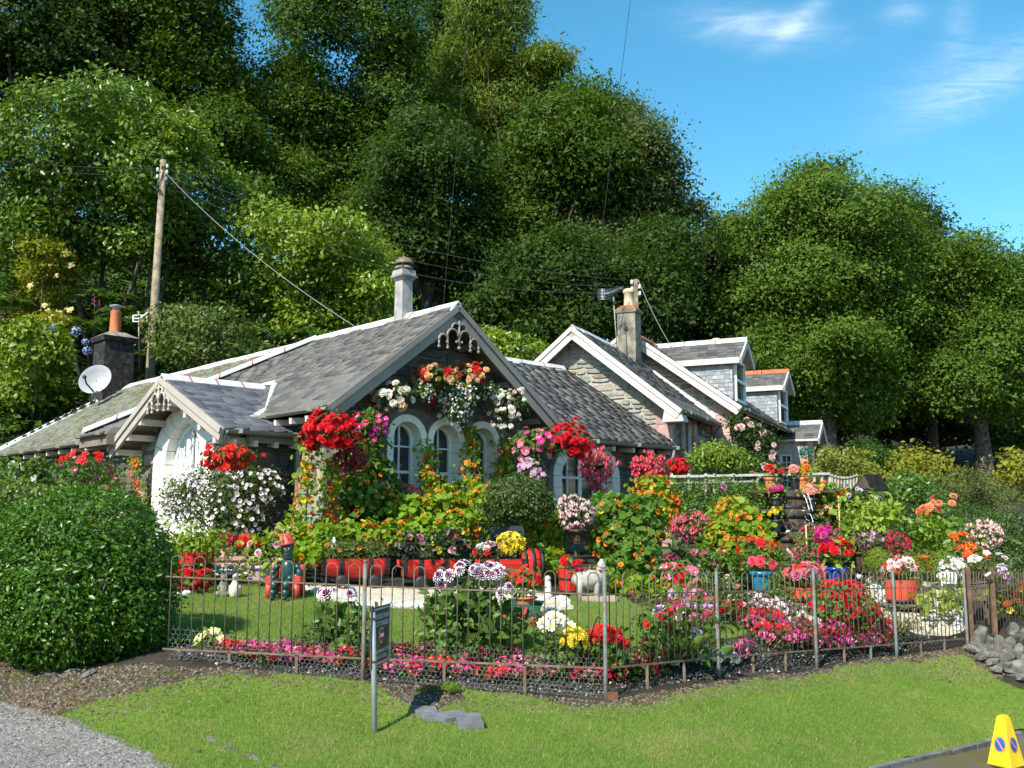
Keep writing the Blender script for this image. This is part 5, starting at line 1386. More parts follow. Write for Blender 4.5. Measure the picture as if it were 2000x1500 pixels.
tree('sycamore_tree', 'shadowed tree with black gaps below the great round tree', E([(1640, 800, 70, 60), (1740, 800, 80, 60), (1830, 810, 80, 60), (1930, 820, 80, 60), (1990, 850, 60, 50)], 54), 9000, .2, L_DARK, M_BARK, gR, under=.2)
tree('bare_tree', 'pale crooked trunks in the shade under the wood', E([(1000, 560, 40, 50), (860, 500, 40, 50)], 47), 900, .2, L_DARK, M_BARKG, gW)
tree('beech_tree', 'far dark trees closing the wood behind the ash', E([(870, 40, 60, 90), (850, 150, 60, 80), (480, 200, 60, 60), (520, 360, 80, 80), (620, 440, 120, 70), (730, 520, 120, 60), (450, 250, 60, 80), (870, 600, 120, 60), (680, 300, 120, 120)], 56), 22000, .24, L_DARK, M_BARK, gW)
tree('beech_tree', 'far dark tree behind the round oak and the birch', E([(1000, 500, 120, 100), (1130, 430, 120, 100), (1220, 520, 80, 90)], 56), 12000, .24, L_DARK, M_BARK, gW)
tree('yew_tree', 'black-green thicket far under the trees at the edge', E([(1750, 780, 160, 80), (1930, 770, 130, 90), (1550, 780, 120, 70)], 58), 9000, .26, L_DARK, M_BARK, gR)
# rhododendrons on the slope
def shrub(name, label, ells, n, size, mat, cat='shrub', tpl='point', group=None, kind=None, stem=None, **kw):
    c = np.mean([e[0] for e in ells], 0); t = thing(name, label, cat, (c[0], c[1], min(terr(c[0], c[1]), min(e[0][2] - e[1][2] for e in ells))), group)
    kw.setdefault('front', .6); kw.setdefault('shell', .35); kw.setdefault('lobes', 6); kw.setdefault('holes', 14)
    foliage('foliage', ells, n, size, tpl, mat, t, **kw)
    if stem:
        m = MB(); b = wloc(t)
        for e in ells[:4]: m.tube([b + Vector((rng.normal() * .1, 0, -.1)), (b + Vector(e[0])) / 2 + Vector((rng.normal() * .1, 0, 0)), e[0]], [stem, stem * .7, stem * .3], 6)
        m.build('stem', M_BARK, t)
    return t
gH = 'rhododendrons on the wooded slope'
shrub('rhododendron', 'huge rounded rhododendron covering the slope above the sooty chimney', E([(120, 300, 130, 120), (50, 420, 110, 120), (220, 320, 110, 95), (320, 360, 70, 75), (170, 430, 130, 110), (300, 470, 110, 90), (210, 230, 90, 55)], 30, 2.2), 42000, .16, L_RHOD, group=gH, clump=36, cr=.32, lobes=8, stem=.1)
shrub('rhododendron', 'bright green hump of rhododendron along the crest by the pole top', E([(310, 275, 70, 45), (365, 320, 50, 45), (250, 225, 60, 40)], 30.5, 1.4), 10000, .155, L_RHODL, group=gH, clump=36, cr=.32, stem=.06)
shrub('rhododendron', 'lime rhododendron mound sloping down behind the long cottage ridge', E([(590, 490, 70, 65), (660, 560, 80, 75), (720, 520, 50, 50), (735, 590, 45, 45), (640, 640, 100, 50), (550, 450, 50, 45), (690, 470, 40, 35)], 31, 1.6), 25000, .15, L_RHODL, group=gH, clump=36, cr=.3, lobes=8, stem=.08)
shrub('rhododendron', 'shaded rhododendron in the hollow under the slanting pale cable', E([(430, 470, 80, 80), (470, 400, 70, 50), (400, 580, 90, 70), (500, 570, 70, 80), (540, 640, 70, 50)], 33, 1.6), 18000, .16, L_RHOD, group=gH, clump=36, cr=.32, stem=.08)
L_AZ = leaf('azalea_leaf', (.16, .21, .02), (.32, .33, .03), trans=.35, gloss=.3, c3=(.45, .20, .05), f3=.12)
P_APR = petal('apricot_petal', (.75, .38, .12), (.80, .52, .22)); P_PY = petal('pale_yellow_petal', (.78, .66, .22), (.8, .72, .4))
t = shrub('azalea', 'yellow-green azalea with apricot tips beside the slope', E([(85, 500, 42, 40), (100, 545, 48, 50), (75, 590, 40, 50), (110, 640, 35, 30)], 29.3, .7), 6500, .13, L_AZ, clump=8, cr=.14, stem=.04)
L_HYD = leaf('hydrangea_leaf', (.14, .22, .02), (.24, .33, .035), trans=.3, gloss=.35)
P_BLUE = petal('hydrangea_blue', (.30, .42, .72), (.45, .52, .75))
hyd = shrub('hydrangea', 'light green broad-leaved shrub with blue mophead flowers by the dish', E([(75, 690, 62, 50), (100, 735, 42, 36), (35, 730, 50, 50), (60, 655, 40, 30), (40, 770, 50, 40), (105, 775, 40, 30)], 28, .7), 6000, .14, L_HYD, tpl='broad', clump=7, cr=.14, stem=.04, lobes=0)
hp_ = np.array([at(u, v, 26.6) for u, v in ((27, 644), (51, 648), (92, 641), (102, 640), (149, 647), (90, 657), (43, 662), (167, 668), (170, 685), (20, 655))])
place_blossoms(hyd, 'pom', (P_BLUE,), hp_, np.tile([[0, -1, .4]], (len(hp_), 1)), .11)
place_blossoms(t, 'cluster', (P_PY, P_APR), np.array([at(u, v, 28.0) for u, v in ((95, 608), (118, 612), (138, 608), (88, 598), (105, 622), (128, 630), (85, 630), (60, 560), (100, 520), (112, 540), (128, 500), (140, 520), (90, 470))]), np.tile([[0, -1, .5]], (13, 1)), .11)
L_FERN = leaf('bracken', (.055, .12, .018), (.10, .18, .03), trans=.3, gloss=.2)
L_BRAM = leaf('bramble_leaf', (.07, .12, .02), (.12, .17, .03), trans=.28, gloss=.25, c3=(.26, .13, .06), f3=.12)
# low growth covering the slope
hq = np.column_stack([rng.uniform(-19, 4, 60000), rng.uniform(20.5, 44, 60000)]); hq = hq[(hq[:, 0] < -3.0 - (hq[:, 1] - 26) * -.45) & (hq[:, 0] > -.56 * hq[:, 1])]
hz = terr_np(hq); hk = np.repeat(np.arange(len(hq)), 1)
tag(scat('undergrowth', 'point', np.column_stack([hq, hz + rng.uniform(0, .6, len(hq))]), bases(np.column_stack([rng.normal(size=len(hq)) * .6, rng.normal(size=len(hq)) * .6 - .4, np.ones(len(hq))])), rng.uniform(.14, .34, len(hq)), L_FERN), kind='stuff')
shrub('laurel_bush', 'dark shrub at the edge under the light green hydrangea', E([(-5, 830, 35, 38), (20, 800, 25, 25)], 29, .6), 2600, .1, L_DARK, clump=12, cr=.12)
shrub('bramble_bush', 'brown-tinged tangled bush behind the cottage ridge near the pole', E([(420, 640, 70, 45), (350, 640, 60, 40), (480, 670, 60, 35), (400, 690, 90, 35), (500, 700, 50, 30)], 26.5, 1), 9000, .11, L_BRAM, clump=9, cr=.16, stem=.04)
def fern(label, u, v, d, r, n=9, big=1.0):
    t = thing('fern', label, 'fern', at(u, v + 10, d), 'ferns on the slope')
    m = MB(); b = wloc(t)
    P = []; N = []; Al = []
    for i in range(n):
        a = rng.uniform(0, 2 * math.pi); L = r * rng.uniform(.7, 1.2)
        dr = Vector((math.cos(a), math.sin(a) * .8 - .25, 0)); 
        pts = [b + dr * L * s + UP * (L * (1.05 * s - .85 * s * s)) for s in [k / 12 for k in range(13)]]
        m.tube(pts, .006, 3)
        for k in range(2, 13):
            tn = (pts[k] - pts[k - 1]).normalized(); sd = tn.cross(UP).normalized()
            for s in (-1, 1): P.append(pts[k]); Al.append(sd * s + tn * .5); N.append(sd.cross(tn) * 1.0)
    m.build('stalk', L_FERN, t)
    P = np.array([tuple(x) for x in P]); N = np.array([tuple(x) for x in N]); Al = np.array([tuple(x) for x in Al]); N[N[:, 2] < 0] *= -1
    scat('frond', 'slim', P, bases(N + rng.normal(size=N.shape) * .15, Al), r * .34 * (1 - .5 * (np.tile(np.repeat(np.arange(11), 2), n) / 11)), L_FERN, t)
for k, (u, v, d, r, lab) in enumerate(((25, 600, 29.5, 1.1, 'bracken fern at the edge below the yellow azalea'), (15, 560, 30, 1.0, 'highest bracken fern at the edge beside the yellow azalea'), (200, 590, 29, 1.0, 'fern growing above the orange clay chimney pot'), (160, 640, 28.5, .8, 'fern between the blue hydrangea and the clay pot'),
        (310, 700, 27.5, .8, 'fern at the foot of the tall pole'), (345, 710, 27.5, .8, 'fern just beside the foot of the tall pole'), (530, 655, 27, .9, 'bright fern frond in the dark hollow behind the ridge'), (250, 620, 28, .9, 'fern behind the small white aerial'), (600, 655, 27, .8, 'fern before the lime rhododendron mound'), (130, 770, 28, .6, 'low fern at the bank beside the mossy roof'), (200, 640, 28, .9, 'fern behind the sooty chimney'))):
    fern(lab, u, v, d, r)
fx = thing('foxglove', 'purple foxglove spikes in front of the dark slope', 'foxglove', at(186, 620, 28)); 
MB().tube([at(186, 640, 28), at(184, 572, 28)], .012, 5).build('stem', L_FERN, fx)
place_blossoms(fx, 'bell', (petal('foxglove_purple', (.28, .05, .16)),), np.array([at(184 + (k % 2) * 4 - 2, 576 + k * 4, 27.9) for k in range(6)] + [at(194, 586 + k * 4, 27.9) for k in range(3)]), np.tile([[0, -.3, 1.0]], (9, 1)), .05)
shrub('laurel_bush', 'lime shrub peeping between the two roofs', E([(1000, 690, 55, 32), (960, 670, 30, 22), (1045, 700, 35, 22)], 27, .8), 5000, .11, L_RHODL, clump=8, cr=.14, stem=.03)
# shrubs to the right of the house
shrub('berberis_bush', 'yellow-green arching shrub beside the house porch', E([(1650, 905, 45, 28), (1625, 925, 40, 25), (1680, 930, 40, 22), (1610, 895, 20, 18)], 24.5, .5), 6000, .07, leaf('berberis_leaf', (.17, .21, .025), (.30, .31, .05), trans=.3), clump=9, cr=.09, stem=.03)
shrub('laurel_bush', 'rounded mid-green laurel beyond the wishing well', E([(1765, 965, 45, 35), (1800, 985, 40, 30), (1725, 975, 30, 25)], 21.5, .5), 5000, .085, leaf('laurel_leaf', (.08, .16, .022), (.14, .23, .03), gloss=.5, rough=.35), clump=8, cr=.1, stem=.03)
shrub('maple_shrub', 'yellow-leaved spreading maple under the dark trees', E([(1800, 905, 45, 25), (1770, 925, 35, 15), (1840, 930, 40, 15), (1990, 925, 45, 40), (1965, 955, 40, 20)], 26, .8), 3200, .11, leaf('maple_leaf', (.20, .22, .02), (.36, .34, .03), trans=.4), clump=6, cr=.2, stem=.03, shell=.6)
L_HEA = leaf('conifer_green', (.07, .10, .025), (.13, .16, .04), trans=.15, gloss=.15, c3=(.22, .16, .08), f3=.1)
shrub('heather_bush', 'olive heathery shrub with brown patches behind the orange dahlias', E([(1870, 950, 55, 35), (1920, 965, 50, 30), (1840, 980, 40, 30), (1960, 985, 50, 30), (1890, 985, 60, 30)], 23.5, .7), 9000, .08, L_HEA, tpl='slim', clump=10, cr=.1, stem=.03)
shrub('fir_shrub', 'dark shrub in shade between the porch and the maple', E([(1730, 905, 45, 30), (1690, 890, 30, 25)], 28, .7), 3500, .1, L_DARK, clump=8, cr=.12, stem=.03)
# ------------------------------------------------------------------ flowers of the garden
P_RED = petal('red_petal', (.70, .012, .018), (.55, .008, .02)); P_SCAR = petal('scarlet_petal', (.78, .05, .02), (.65, .02, .02)); P_DRED = petal('dark_red_petal', (.35, .008, .03), (.24, .006, .03))
P_CRIM = petal('crimson_petal', (.50, .012, .05), (.40, .01, .06)); P_PINK = petal('pink_petal', (.75, .13, .24), (.70, .22, .32)); P_PPINK = petal('pale_pink_petal', (.78, .50, .48), (.80, .62, .58))
P_HPINK = petal('hot_pink_petal', (.62, .03, .20), (.55, .03, .26)); P_WHITE = petal('white_petal', (.80, .78, .74), (.74, .70, .70)); P_BLUSH = petal('blush_petal', (.78, .68, .68), (.74, .60, .66)); P_IVORY = petal('ivory_petal', (.78, .74, .58), (.8, .76, .66))
P_OR = petal('orange_petal', (.78, .20, .012), (.82, .30, .02)); P_ORR = petal('red_orange_petal', (.72, .09, .012), (.75, .14, .015)); P_YEL = petal('yellow_petal', (.82, .60, .02), (.85, .66, .08)); P_PEACH = petal('peach_petal', (.80, .42, .18), (.82, .50, .28))
P_PURP = petal('purple_petal', (.26, .01, .13), (.20, .01, .12)); P_LIL = petal('lilac_petal', (.58, .22, .52), (.66, .36, .62)); P_SALM = petal('salmon_petal', (.78, .26, .20), (.80, .36, .28)); P_CORAL = petal('coral_petal', (.72, .09, .12), (.66, .06, .11))
L_NAS = leaf('nasturtium_leaf', (.15, .27, .02), (.29, .41, .035), trans=.42, gloss=.2, rough=.5)
L_NASD = leaf('nasturtium_leaf_deep', (.08, .17, .025), (.15, .26, .035), trans=.4, gloss=.2, rough=.5)
L_BEG = leaf('begonia_leaf', (.05, .09, .02), (.10, .155, .025), gloss=.35, c3=(.14, .06, .03), f3=.12)
L_MID = leaf('mid_leaf', (.075, .15, .02), (.13, .22, .03), gloss=.3)
L_LIME = leaf('lime_leaf', (.20, .30, .03), (.32, .42, .055), trans=.38, gloss=.3)
L_GREY = leaf('grey_leaf', (.11, .15, .06), (.18, .22, .09), gloss=.2)
L_PRIV = leaf('privet_leaf', (.038, .105, .006), (.10, .215, .014), trans=.28, gloss=.4, rough=.36)
L_PRIVY = leaf('privet_yellow', (.09, .155, .015), (.19, .26, .03), trans=.25, gloss=.5, rough=.35)
L_PURPL = leaf('dark_dahlia_leaf', (.022, .025, .018), (.045, .05, .03), gloss=.35)
L_DAHL = leaf('dahlia_leaf', (.06, .13, .018), (.12, .20, .03), trans=.3, gloss=.35)
L_BOX = leaf('box_leaf', (.055, .10, .02), (.11, .155, .035), gloss=.35, c3=(.19, .13, .06), f3=.14)
L_CYP = leaf('cypress_leaf', (.13, .20, .02), (.22, .30, .035), trans=.2, gloss=.15)
M_STEM = solid('green_stem', (.10, .16, .04), .7, .2)
M_BASK = solid('basket_moss', (.05, .04, .025), .95, .1)
M_BPOT = solid('black_plastic', (.022, .022, .024), .45, .4, var=.1)
def el(*a): return [ell(*x) for x in a]
def basket(label, u, v, ru, rv, d, mats, n, size, kind='double', lf=None, hang=None, nleaf=700, group='hanging baskets on the cottage', low=-.75, trail=0):
    e = [ell(u, v, ru, rv, d)]
    if trail: e.append(ell(u, v + rv * .9, ru * .7, trail, d))
    c = Vector(e[0][0].tolist()); r = e[0][1]
    t = thing('hanging_basket', label, 'flower basket', (c.x, c.y, c.z - r[2] * .5), group)
    MB().lathe(c - UP * r[2] * .45, [(.02, 0), (r[0] * .38, .04), (r[0] * .52, r[2] * .28), (r[0] * .54, r[2] * .30), (r[0] * .4, r[2] * .26)], 12).build('basket', M_BASK, t)
    if hang:
        m = MB(); h = Vector(hang)
        for k in range(3): a = 2.1 * k + .4; m.tube([c + Vector((r[0] * .5 * math.cos(a), r[0] * .5 * math.sin(a), -r[2] * .15)), h], .006, 4)
        m.build('chain', M_BLACKM, t)
    foliage('foliage', e, nleaf, .055, *(lf or ('point', L_BEG)), parent=t, clump=5, cr=.05, hang=.4, shell=.5)
    for (kd, mm, nn, sz, mg) in ([(kind, mats, n, size, False)] if not isinstance(mats, list) else mats):
        P, N = shell_pts(e, nn, low=low); P = P + rng.normal(size=P.shape) * r * .17 - np.array([0, 0, .05]) * rng.random((len(P), 1))
        if kd == 'bell': N = N * .25 + np.array([0, -.15, 1.0])
        place_blossoms(t, kd, mm, P, N, sz, merge=mg)
    return t
# -- privet hedge and its neighbours
def hedge(name, label, ells, n, size, mat, **kw):
    t = thing(name, label, 'hedge', (float(np.mean([e[0][0] for e in ells])), float(np.mean([e[0][1] for e in ells])), terr(ells[0][0][0], ells[0][0][1])))
    foliage('inner_foliage', ells, int(n * .5), size * 1.3, 'point', mat, t, clump=9, cr=.08, shell=.5, front=.3, under=.1)
    foliage('foliage', ells, n, size, 'point', mat, t, clump=9, cr=.04, shell=.10, lobes=0, front=.45, under=.25, up=.35, rand=.8, **kw)
    m = MB(); b = wloc(t)
    for k in range(9): a = Vector((rng.normal() * .25, rng.normal() * .2, -.05)); m.tube([b + a, b + a * 1.4 + UP * .4, b + a * 1.8 + UP * .8], [.03, .022, .01], 6)
    m.build('stem', M_BARK, t)
    return t
hedge('privet_hedge', 'big rounded glossy green privet hedge beside the railing', el((165, 1120, 163, 165, 9.8), (235, 1170, 100, 120, 9.7), (60, 1140, 130, 150, 9.9), (130, 1190, 150, 115, 9.6), (-40, 1120, 100, 140, 10)), 60000, .038, L_PRIV)
hedge('privet_hedge', 'yellower clipped hedge behind the big rounded privet', el((20, 985, 75, 48, 11.2), (-40, 1050, 80, 100, 11), (90, 985, 35, 30, 11.2)), 9000, .036, L_PRIVY)
plant('climbing_vine', 'broad-leaved green vine with white flowers below the mossy roof', 'climber', el((40, 925, 45, 22, 13.5), (75, 935, 28, 30, 13.4)), ('broad', 420, .085, L_MID), [('open', (P_WHITE, P_IVORY), 12, .045, False)], stem=(3, .012, M_STEM))
plant('geranium_bush', 'bushy basket of scarlet geraniums and pink petunias under the mossy gutter', 'flower basket', el((165, 925, 58, 32, 16.6), (130, 940, 40, 28, 16.6), (205, 945, 30, 30, 16.6)), ('point', 2600, .06, L_MID),
      [('cluster', (P_RED, P_SCAR), 10, .085, False, dict(low=.2), el((165, 905, 40, 22, 16.4))), ('open', (P_HPINK, P_WHITE), 26, .05, False), ('open', (P_PINK, P_WHITE), 14, .04, False)], stem=(3, .01, M_STEM))
# -- mallow
L_MAL = leaf('mallow_leaf', (.075, .125, .03), (.13, .19, .05), gloss=.2)
plant('mallow_bush', 'tall white-pink mallow bush in front of the arched porch window', 'shrub', el((430, 975, 95, 58, 14.9, .4), (385, 990, 60, 62, 14.9, .4), (500, 955, 55, 46, 14.9, .4), (440, 1015, 80, 35, 14.8, .4), (352, 970, 32, 48, 14.9, .3), (430, 925, 60, 26, 14.9, .3)), ('point', 6500, .05, L_MAL),
      [('open', (P_BLUSH, P_LIL), 260, .03, False, dict(top=.55))], stem=(6, .014, M_BARK), shell=.6, clump=7, cr=.08)
basket('red tuberous begonia basket hung before the arched porch window', 448, 893, 46, 26, 13.6, (P_SCAR, P_RED), 85, .05, hang=at(440, 845, 13.6), nleaf=500)
# -- baskets on the cottage
gd = lambda u, v, off: on_plane(u, v, H(.45 - off, 0, 0), -A).y
def gb(label, u, v, ru, rv, off, mats, n=60, size=.05, **kw): return basket(label, u, v, ru, rv, gd(u, v, off), mats, n, size, **kw)
gb('huge bright red begonia basket at the cottage corner', 645, 842, 48, 34, 1.0, (P_RED, P_SCAR), 150, .055, hang=at(640, 800, gd(640, 800, .6)), nleaf=500)
gb('dark red fuchsia basket hanging under the bright red one', 688, 895, 32, 34, .9, (P_DRED, P_CRIM), 110, .04, kind='bell', nleaf=300, hang=at(688, 850, gd(688, 850, .8)))
gb('pink and purple petunia basket beside the first arched window', 722, 835, 34, 34, .6, [('open', (P_HPINK, P_WHITE), 14, .055, False), ('open', (P_PURP, P_HPINK), 6, .05, False), ('open', (P_CORAL, P_PINK), 6, .05, False)], lf=('point', L_MID), nleaf=900, hang=at(722, 790, gd(722, 790, .5)))
gb('cream and pale pink begonia basket above the first arched window', 770, 772, 36, 24, .4, [('double', (P_IVORY, P_PPINK), 18, .075, False), ('bell', (P_PEACH, P_PPINK), 14, .05, False)], nleaf=260, low=-1.0)
gb('round white bacopa basket below the orange begonias, nearer the corner', 825, 758, 20, 24, .35, [('daisy', (P_WHITE, P_IVORY), 130, .018, True)], lf=('point', L_MID), nleaf=800)
gb('large white bacopa basket in the middle of the gable', 892, 772, 38, 30, .4, [('daisy', (P_WHITE, P_IVORY), 230, .02, True), ('bell', (P_PPINK, P_IVORY), 16, .055, False)], lf=('point', L_MID), nleaf=1300, low=-1.0, trail=28)
gb('small white bacopa basket in shadow by the bargeboard', 948, 762, 20, 16, .3, [('daisy', (P_WHITE, P_IVORY), 60, .018, True)], lf=('point', L_MID), nleaf=500)
gb('orange, red and yellow begonia basket in the upper gable', 852, 732, 42, 18, .45, [('double', (P_PEACH, P_OR), 14, .065, False), ('double', (P_RED, P_DRED), 10, .075, False), ('double', (P_YEL, P_YEL), 5, .06, False)], nleaf=240)
gb('peach begonia basket with red rosettes in the upper gable', 915, 730, 34, 22, .45, [('double', (P_PEACH, P_APR), 26, .055, False), ('double', (P_RED, P_SCAR), 6, .075, False)], nleaf=240)
gb('white begonia basket hanging over the third arched window', 990, 795, 38, 40, .55, [('double', (P_IVORY, P_WHITE), 46, .05, False), ('bell', (P_PPINK, P_PPINK), 8, .05, False)], nleaf=520, trail=14, low=-1.0)
gb('crimson trailing begonia below the orange begonias', 850, 775, 10, 22, .38, (P_DRED, P_RED), 16, .05, nleaf=60)
wd = lambda u, v, off: on_plane(u, v, H(1.1 - off, 0, 0), -A).y
def wb(label, u, v, ru, rv, off, mats, n=60, size=.05, **kw): return basket(label, u, v, ru, rv, wd(u, v, off), mats, n, size, **kw)
wb('pink petunia basket with pale green leaves near the bargeboard foot', 1038, 868, 36, 30, 1.9, [('open', (P_PINK, P_WHITE), 16, .07, False), ('open', (P_HPINK, P_PINK), 10, .06, False)], lf=('point', L_MID), nleaf=1100)
wb('large crimson begonia basket at the foot of the bargeboard', 1108, 862, 42, 34, 1.6, (P_RED, P_CRIM), 95, .06, nleaf=700, lf=('slim', L_MID), hang=at(1108, 812, wd(1108, 812, 1.2)))
wb('coral begonia basket trailing over the wing window', 1165, 905, 32, 30, 1.4, (P_CORAL, P_PINK), 110, .06, kind='bell', trail=18, nleaf=300, low=-1.0, hang=at(1165, 862, wd(1165, 862, 1.0)))
wb('coral red begonia basket hanging at the end of the wing', 1266, 912, 28, 30, 1.2, (P_CORAL, P_RED), 120, .06, kind='bell', nleaf=260, low=-1.0, hang=at(1266, 872, wd(1266, 872, .9)))
wb('red geraniums in a dark round basket past the wing corner', 1322, 912, 18, 18, 1.4, (P_RED, P_SCAR), 34, .06, nleaf=160)
plant('phlox', 'lilac-pink phlox clump above the round standard bush', 'flowering plant', el((1035, 915, 20, 17, 15.2), (1050, 930, 12, 12, 15.2)), ('point', 200, .05, L_MID), [('cluster', (P_LIL, P_PPINK), 30, .05, False)], stem=(2, .01, M_STEM))
# -- nasturtiums
def nast(label, ells, n, nb, mats=(P_OR, P_DRED), ls=.075, lm=None, bs=.037, mix=True, group='nasturtiums climbing and spreading round the cottage', **kw):
    bl = [('open', (P_OR, P_DRED), int(nb * .75), bs, False), ('open', (P_ORR, P_DRED), int(nb * .62), bs, False), ('open', (P_YEL, P_OR), int(nb * .13), bs, False)] if mix else [('open', mats, nb, bs, False)]
    return plant('nasturtium', label, 'climber', ells, ('round', int(n * 1.3), ls * .86, lm or L_NAS), bl, group, (4, .008, M_STEM), up=.25, clump=5, cr=.08, shell=.55, **kw)
bz = lambda u, v, off=0.3: on_plane(u, v, H(-.2 - off, 0, 0), -A).y
nast('nasturtium climbing the left edge of the sloping white buttress', [ell(608 - k * 4, 880 + k * 28, 13 + k * 1.5, 20, 13.9) for k in range(7)], 420, 42, ls=.06)
nast('orange nasturtium strand on the pale stone beside the porch arch', [ell(262 + k * 3, 905 + k * 20, 7, 14, 17.2) for k in range(5)], 110, 24, ls=.05, group=None)
nast('nasturtium climbing the near edge of the sloping white buttress', [ell(645 + (k % 2) * 6, 910 + k * 26, 12, 18, 14.2) for k in range(6)], 360, 36, ls=.06)
nast('tall dark curtain of nasturtium between buttress and first window', [ell(715, 880, 32, 45, gd(715, 880, .4)), ell(735, 940, 34, 60, gd(735, 940, .4)), ell(700, 970, 40, 50, gd(700, 970, .55)), ell(745, 1000, 40, 50, gd(745, 1000, .6))], 1500, 44, lm=L_NASD, ls=.08)
nast('nasturtium column between the first and second arched windows', [ell(838, 875 + k * 32, 11 + k * 4, 20, gd(838, 875 + k * 32, .15 + .06 * k)) for k in range(5)], 560, 46, ls=.06)
nast('nasturtium column between the second and third arched windows', [ell(918, 850 + k * 32, 10 + k * 3.5, 20, gd(918, 850 + k * 32, .15 + .06 * k)) for k in range(5)], 460, 46, ls=.06)
nast('nasturtium column beyond the third arched window', [ell(985, 880 + k * 28, 14 + k * 3, 18, gd(985, 880 + k * 28, .2)) for k in range(4)], 420, 40, ls=.06)
nast('bright nasturtium mound at the foot of the buttress', el((585, 1065, 30, 30, 13.6), (625, 1055, 35, 30, 13.7), (560, 1050, 22, 22, 13.6), (610, 1085, 30, 20, 13.4)), 900, 34, ls=.085)
nast('broad nasturtium bank below the window planters', el((700, 1045, 45, 28, 14.2), (770, 1045, 45, 30, 14.3), (840, 1040, 40, 35, 14.4), (900, 1030, 40, 38, 14.5), (800, 1000, 45, 32, 14.7), (870, 985, 40, 36, 14.8), (935, 985, 28, 42, 14.8)), 2300, 96, ls=.085)
nast('nasturtium spreading behind the engine-shaped planter', el((1070, 1060, 30, 34, 14.4), (1095, 1020, 22, 30, 14.6), (1045, 1030, 20, 24, 14.6), (1075, 1100, 26, 26, 13.8)), 900, 34, ls=.08)
nast('great green nasturtium mound in front of the wing', el((1195, 1000, 40, 36, 14.2), (1230, 1030, 44, 50, 14.0), (1190, 1060, 38, 44, 13.8), (1240, 1090, 42, 44, 13.5), (1210, 1120, 40, 30, 13.2), (1260, 1000, 30, 40, 14.2)), 2600, 62, ls=.085, lm=L_NASD)
nast('orange-flowered nasturtium tower past the wing corner', el((1275, 960, 42, 30, 15.5), (1260, 985, 36, 30, 15.4), (1300, 985, 28, 36, 15.5), (1290, 1020, 30, 36, 15.2)), 900, 84, ls=.075, group=None)
nast('nasturtium heap thick with orange flowers before the tiered fountain', el((1430, 1000, 36, 28, 14.9), (1455, 1040, 46, 44, 14.6), (1410, 1055, 34, 40, 14.5), (1480, 1080, 36, 36, 14.4), (1440, 1095, 44, 30, 14.2)), 2000, 120, ls=.085)
nast('dark-leaved nasturtium screen with orange flowers behind the fountain', el((1610, 965, 40, 24, 16.9), (1640, 990, 40, 34, 16.9), (1610, 1010, 36, 40, 16.8), (1660, 1040, 30, 36, 16.7), (1590, 1050, 26, 28, 16.6)), 1500, 66, ls=.075, lm=L_NASD, bs=.055)
nast('nasturtium patch reaching the railing below the mound', el((1170, 1135, 30, 22, 12.7), (1230, 1150, 40, 26, 12.6), (1280, 1150, 36, 24, 12.7), (1330, 1165, 26, 22, 12.6)), 1000, 36, ls=.075)
# -- border shrubs
plant('laurel_hedge', 'clipped green hedge behind the flower heaps below the timber rail', 'hedge', el((1400, 960, 60, 28, 17.6), (1340, 965, 30, 30, 17.6), (1450, 970, 50, 30, 17.6), (1500, 985, 40, 45, 17.4), (1370, 1000, 60, 30, 17.3), (1440, 1010, 60, 30, 17.2)), ('point', 7500, .05, L_MID), [('dahlia', (P_HPINK, P_WHITE), 4, .07, False, dict(low=-.2), el((1395, 955, 20, 14, 16.9)))], shell=.3)
plant('lime_shrub', 'yellow-green shrub against the house wall', 'shrub', el((1400, 890, 45, 26, 20.2), (1370, 905, 30, 20, 20.1), (1435, 905, 32, 22, 20.2)), ('point', 4200, .06, L_RHODL), stem=(4, .015, M_BARK))
plant('climbing_rose', 'dark climbing rose with peach blooms on the house corner', 'climber', el((1460, 850, 30, 30, 21.6), (1490, 870, 28, 32, 21.8), (1475, 905, 36, 30, 21.4), (1440, 830, 16, 24, 21.4)), ('point', 3200, .07, L_DARK), [('double', (P_PPINK, P_SALM), 26, .085, False)], stem=(5, .02, M_BARK), shell=.6)
t = plant('standard_bush', 'dense round brown-tinged bush on a short trunk before the third window', 'shrub', el((1012, 975, 62, 46, 13.9), (985, 995, 40, 30, 13.9), (1040, 990, 38, 34, 13.9)), ('point', 9000, .042, L_BOX), stem=None, shell=.25, clump=8, cr=.05)
MB().tube([stand(1015, 13.9), at(1012, 1010, 13.9)], [.04, .03], 8).build('trunk', M_BARK, t)
M_BARREL = solid('brown_barrel', (.10, .062, .04), .65, .3, var=.3, scale=4, dirt=(.17, .12, .085), dirt_amt=.4)
M_REDB = solid('red_barrel', (.56, .018, .012), .5, .4, var=.12, scale=4, dirt=(.28, .02, .02), dirt_amt=.25)
M_ORB = solid('orange_red_barrel', (.62, .075, .03), .55, .35, var=.1, scale=4, dirt=(.4, .05, .03), dirt_amt=.25)
M_BAND = solid('black_band', (.018, .018, .02), .55, .35)
M_EARTH = solid('potting_soil', (.03, .02, .015), .95, .1, bump=.6)
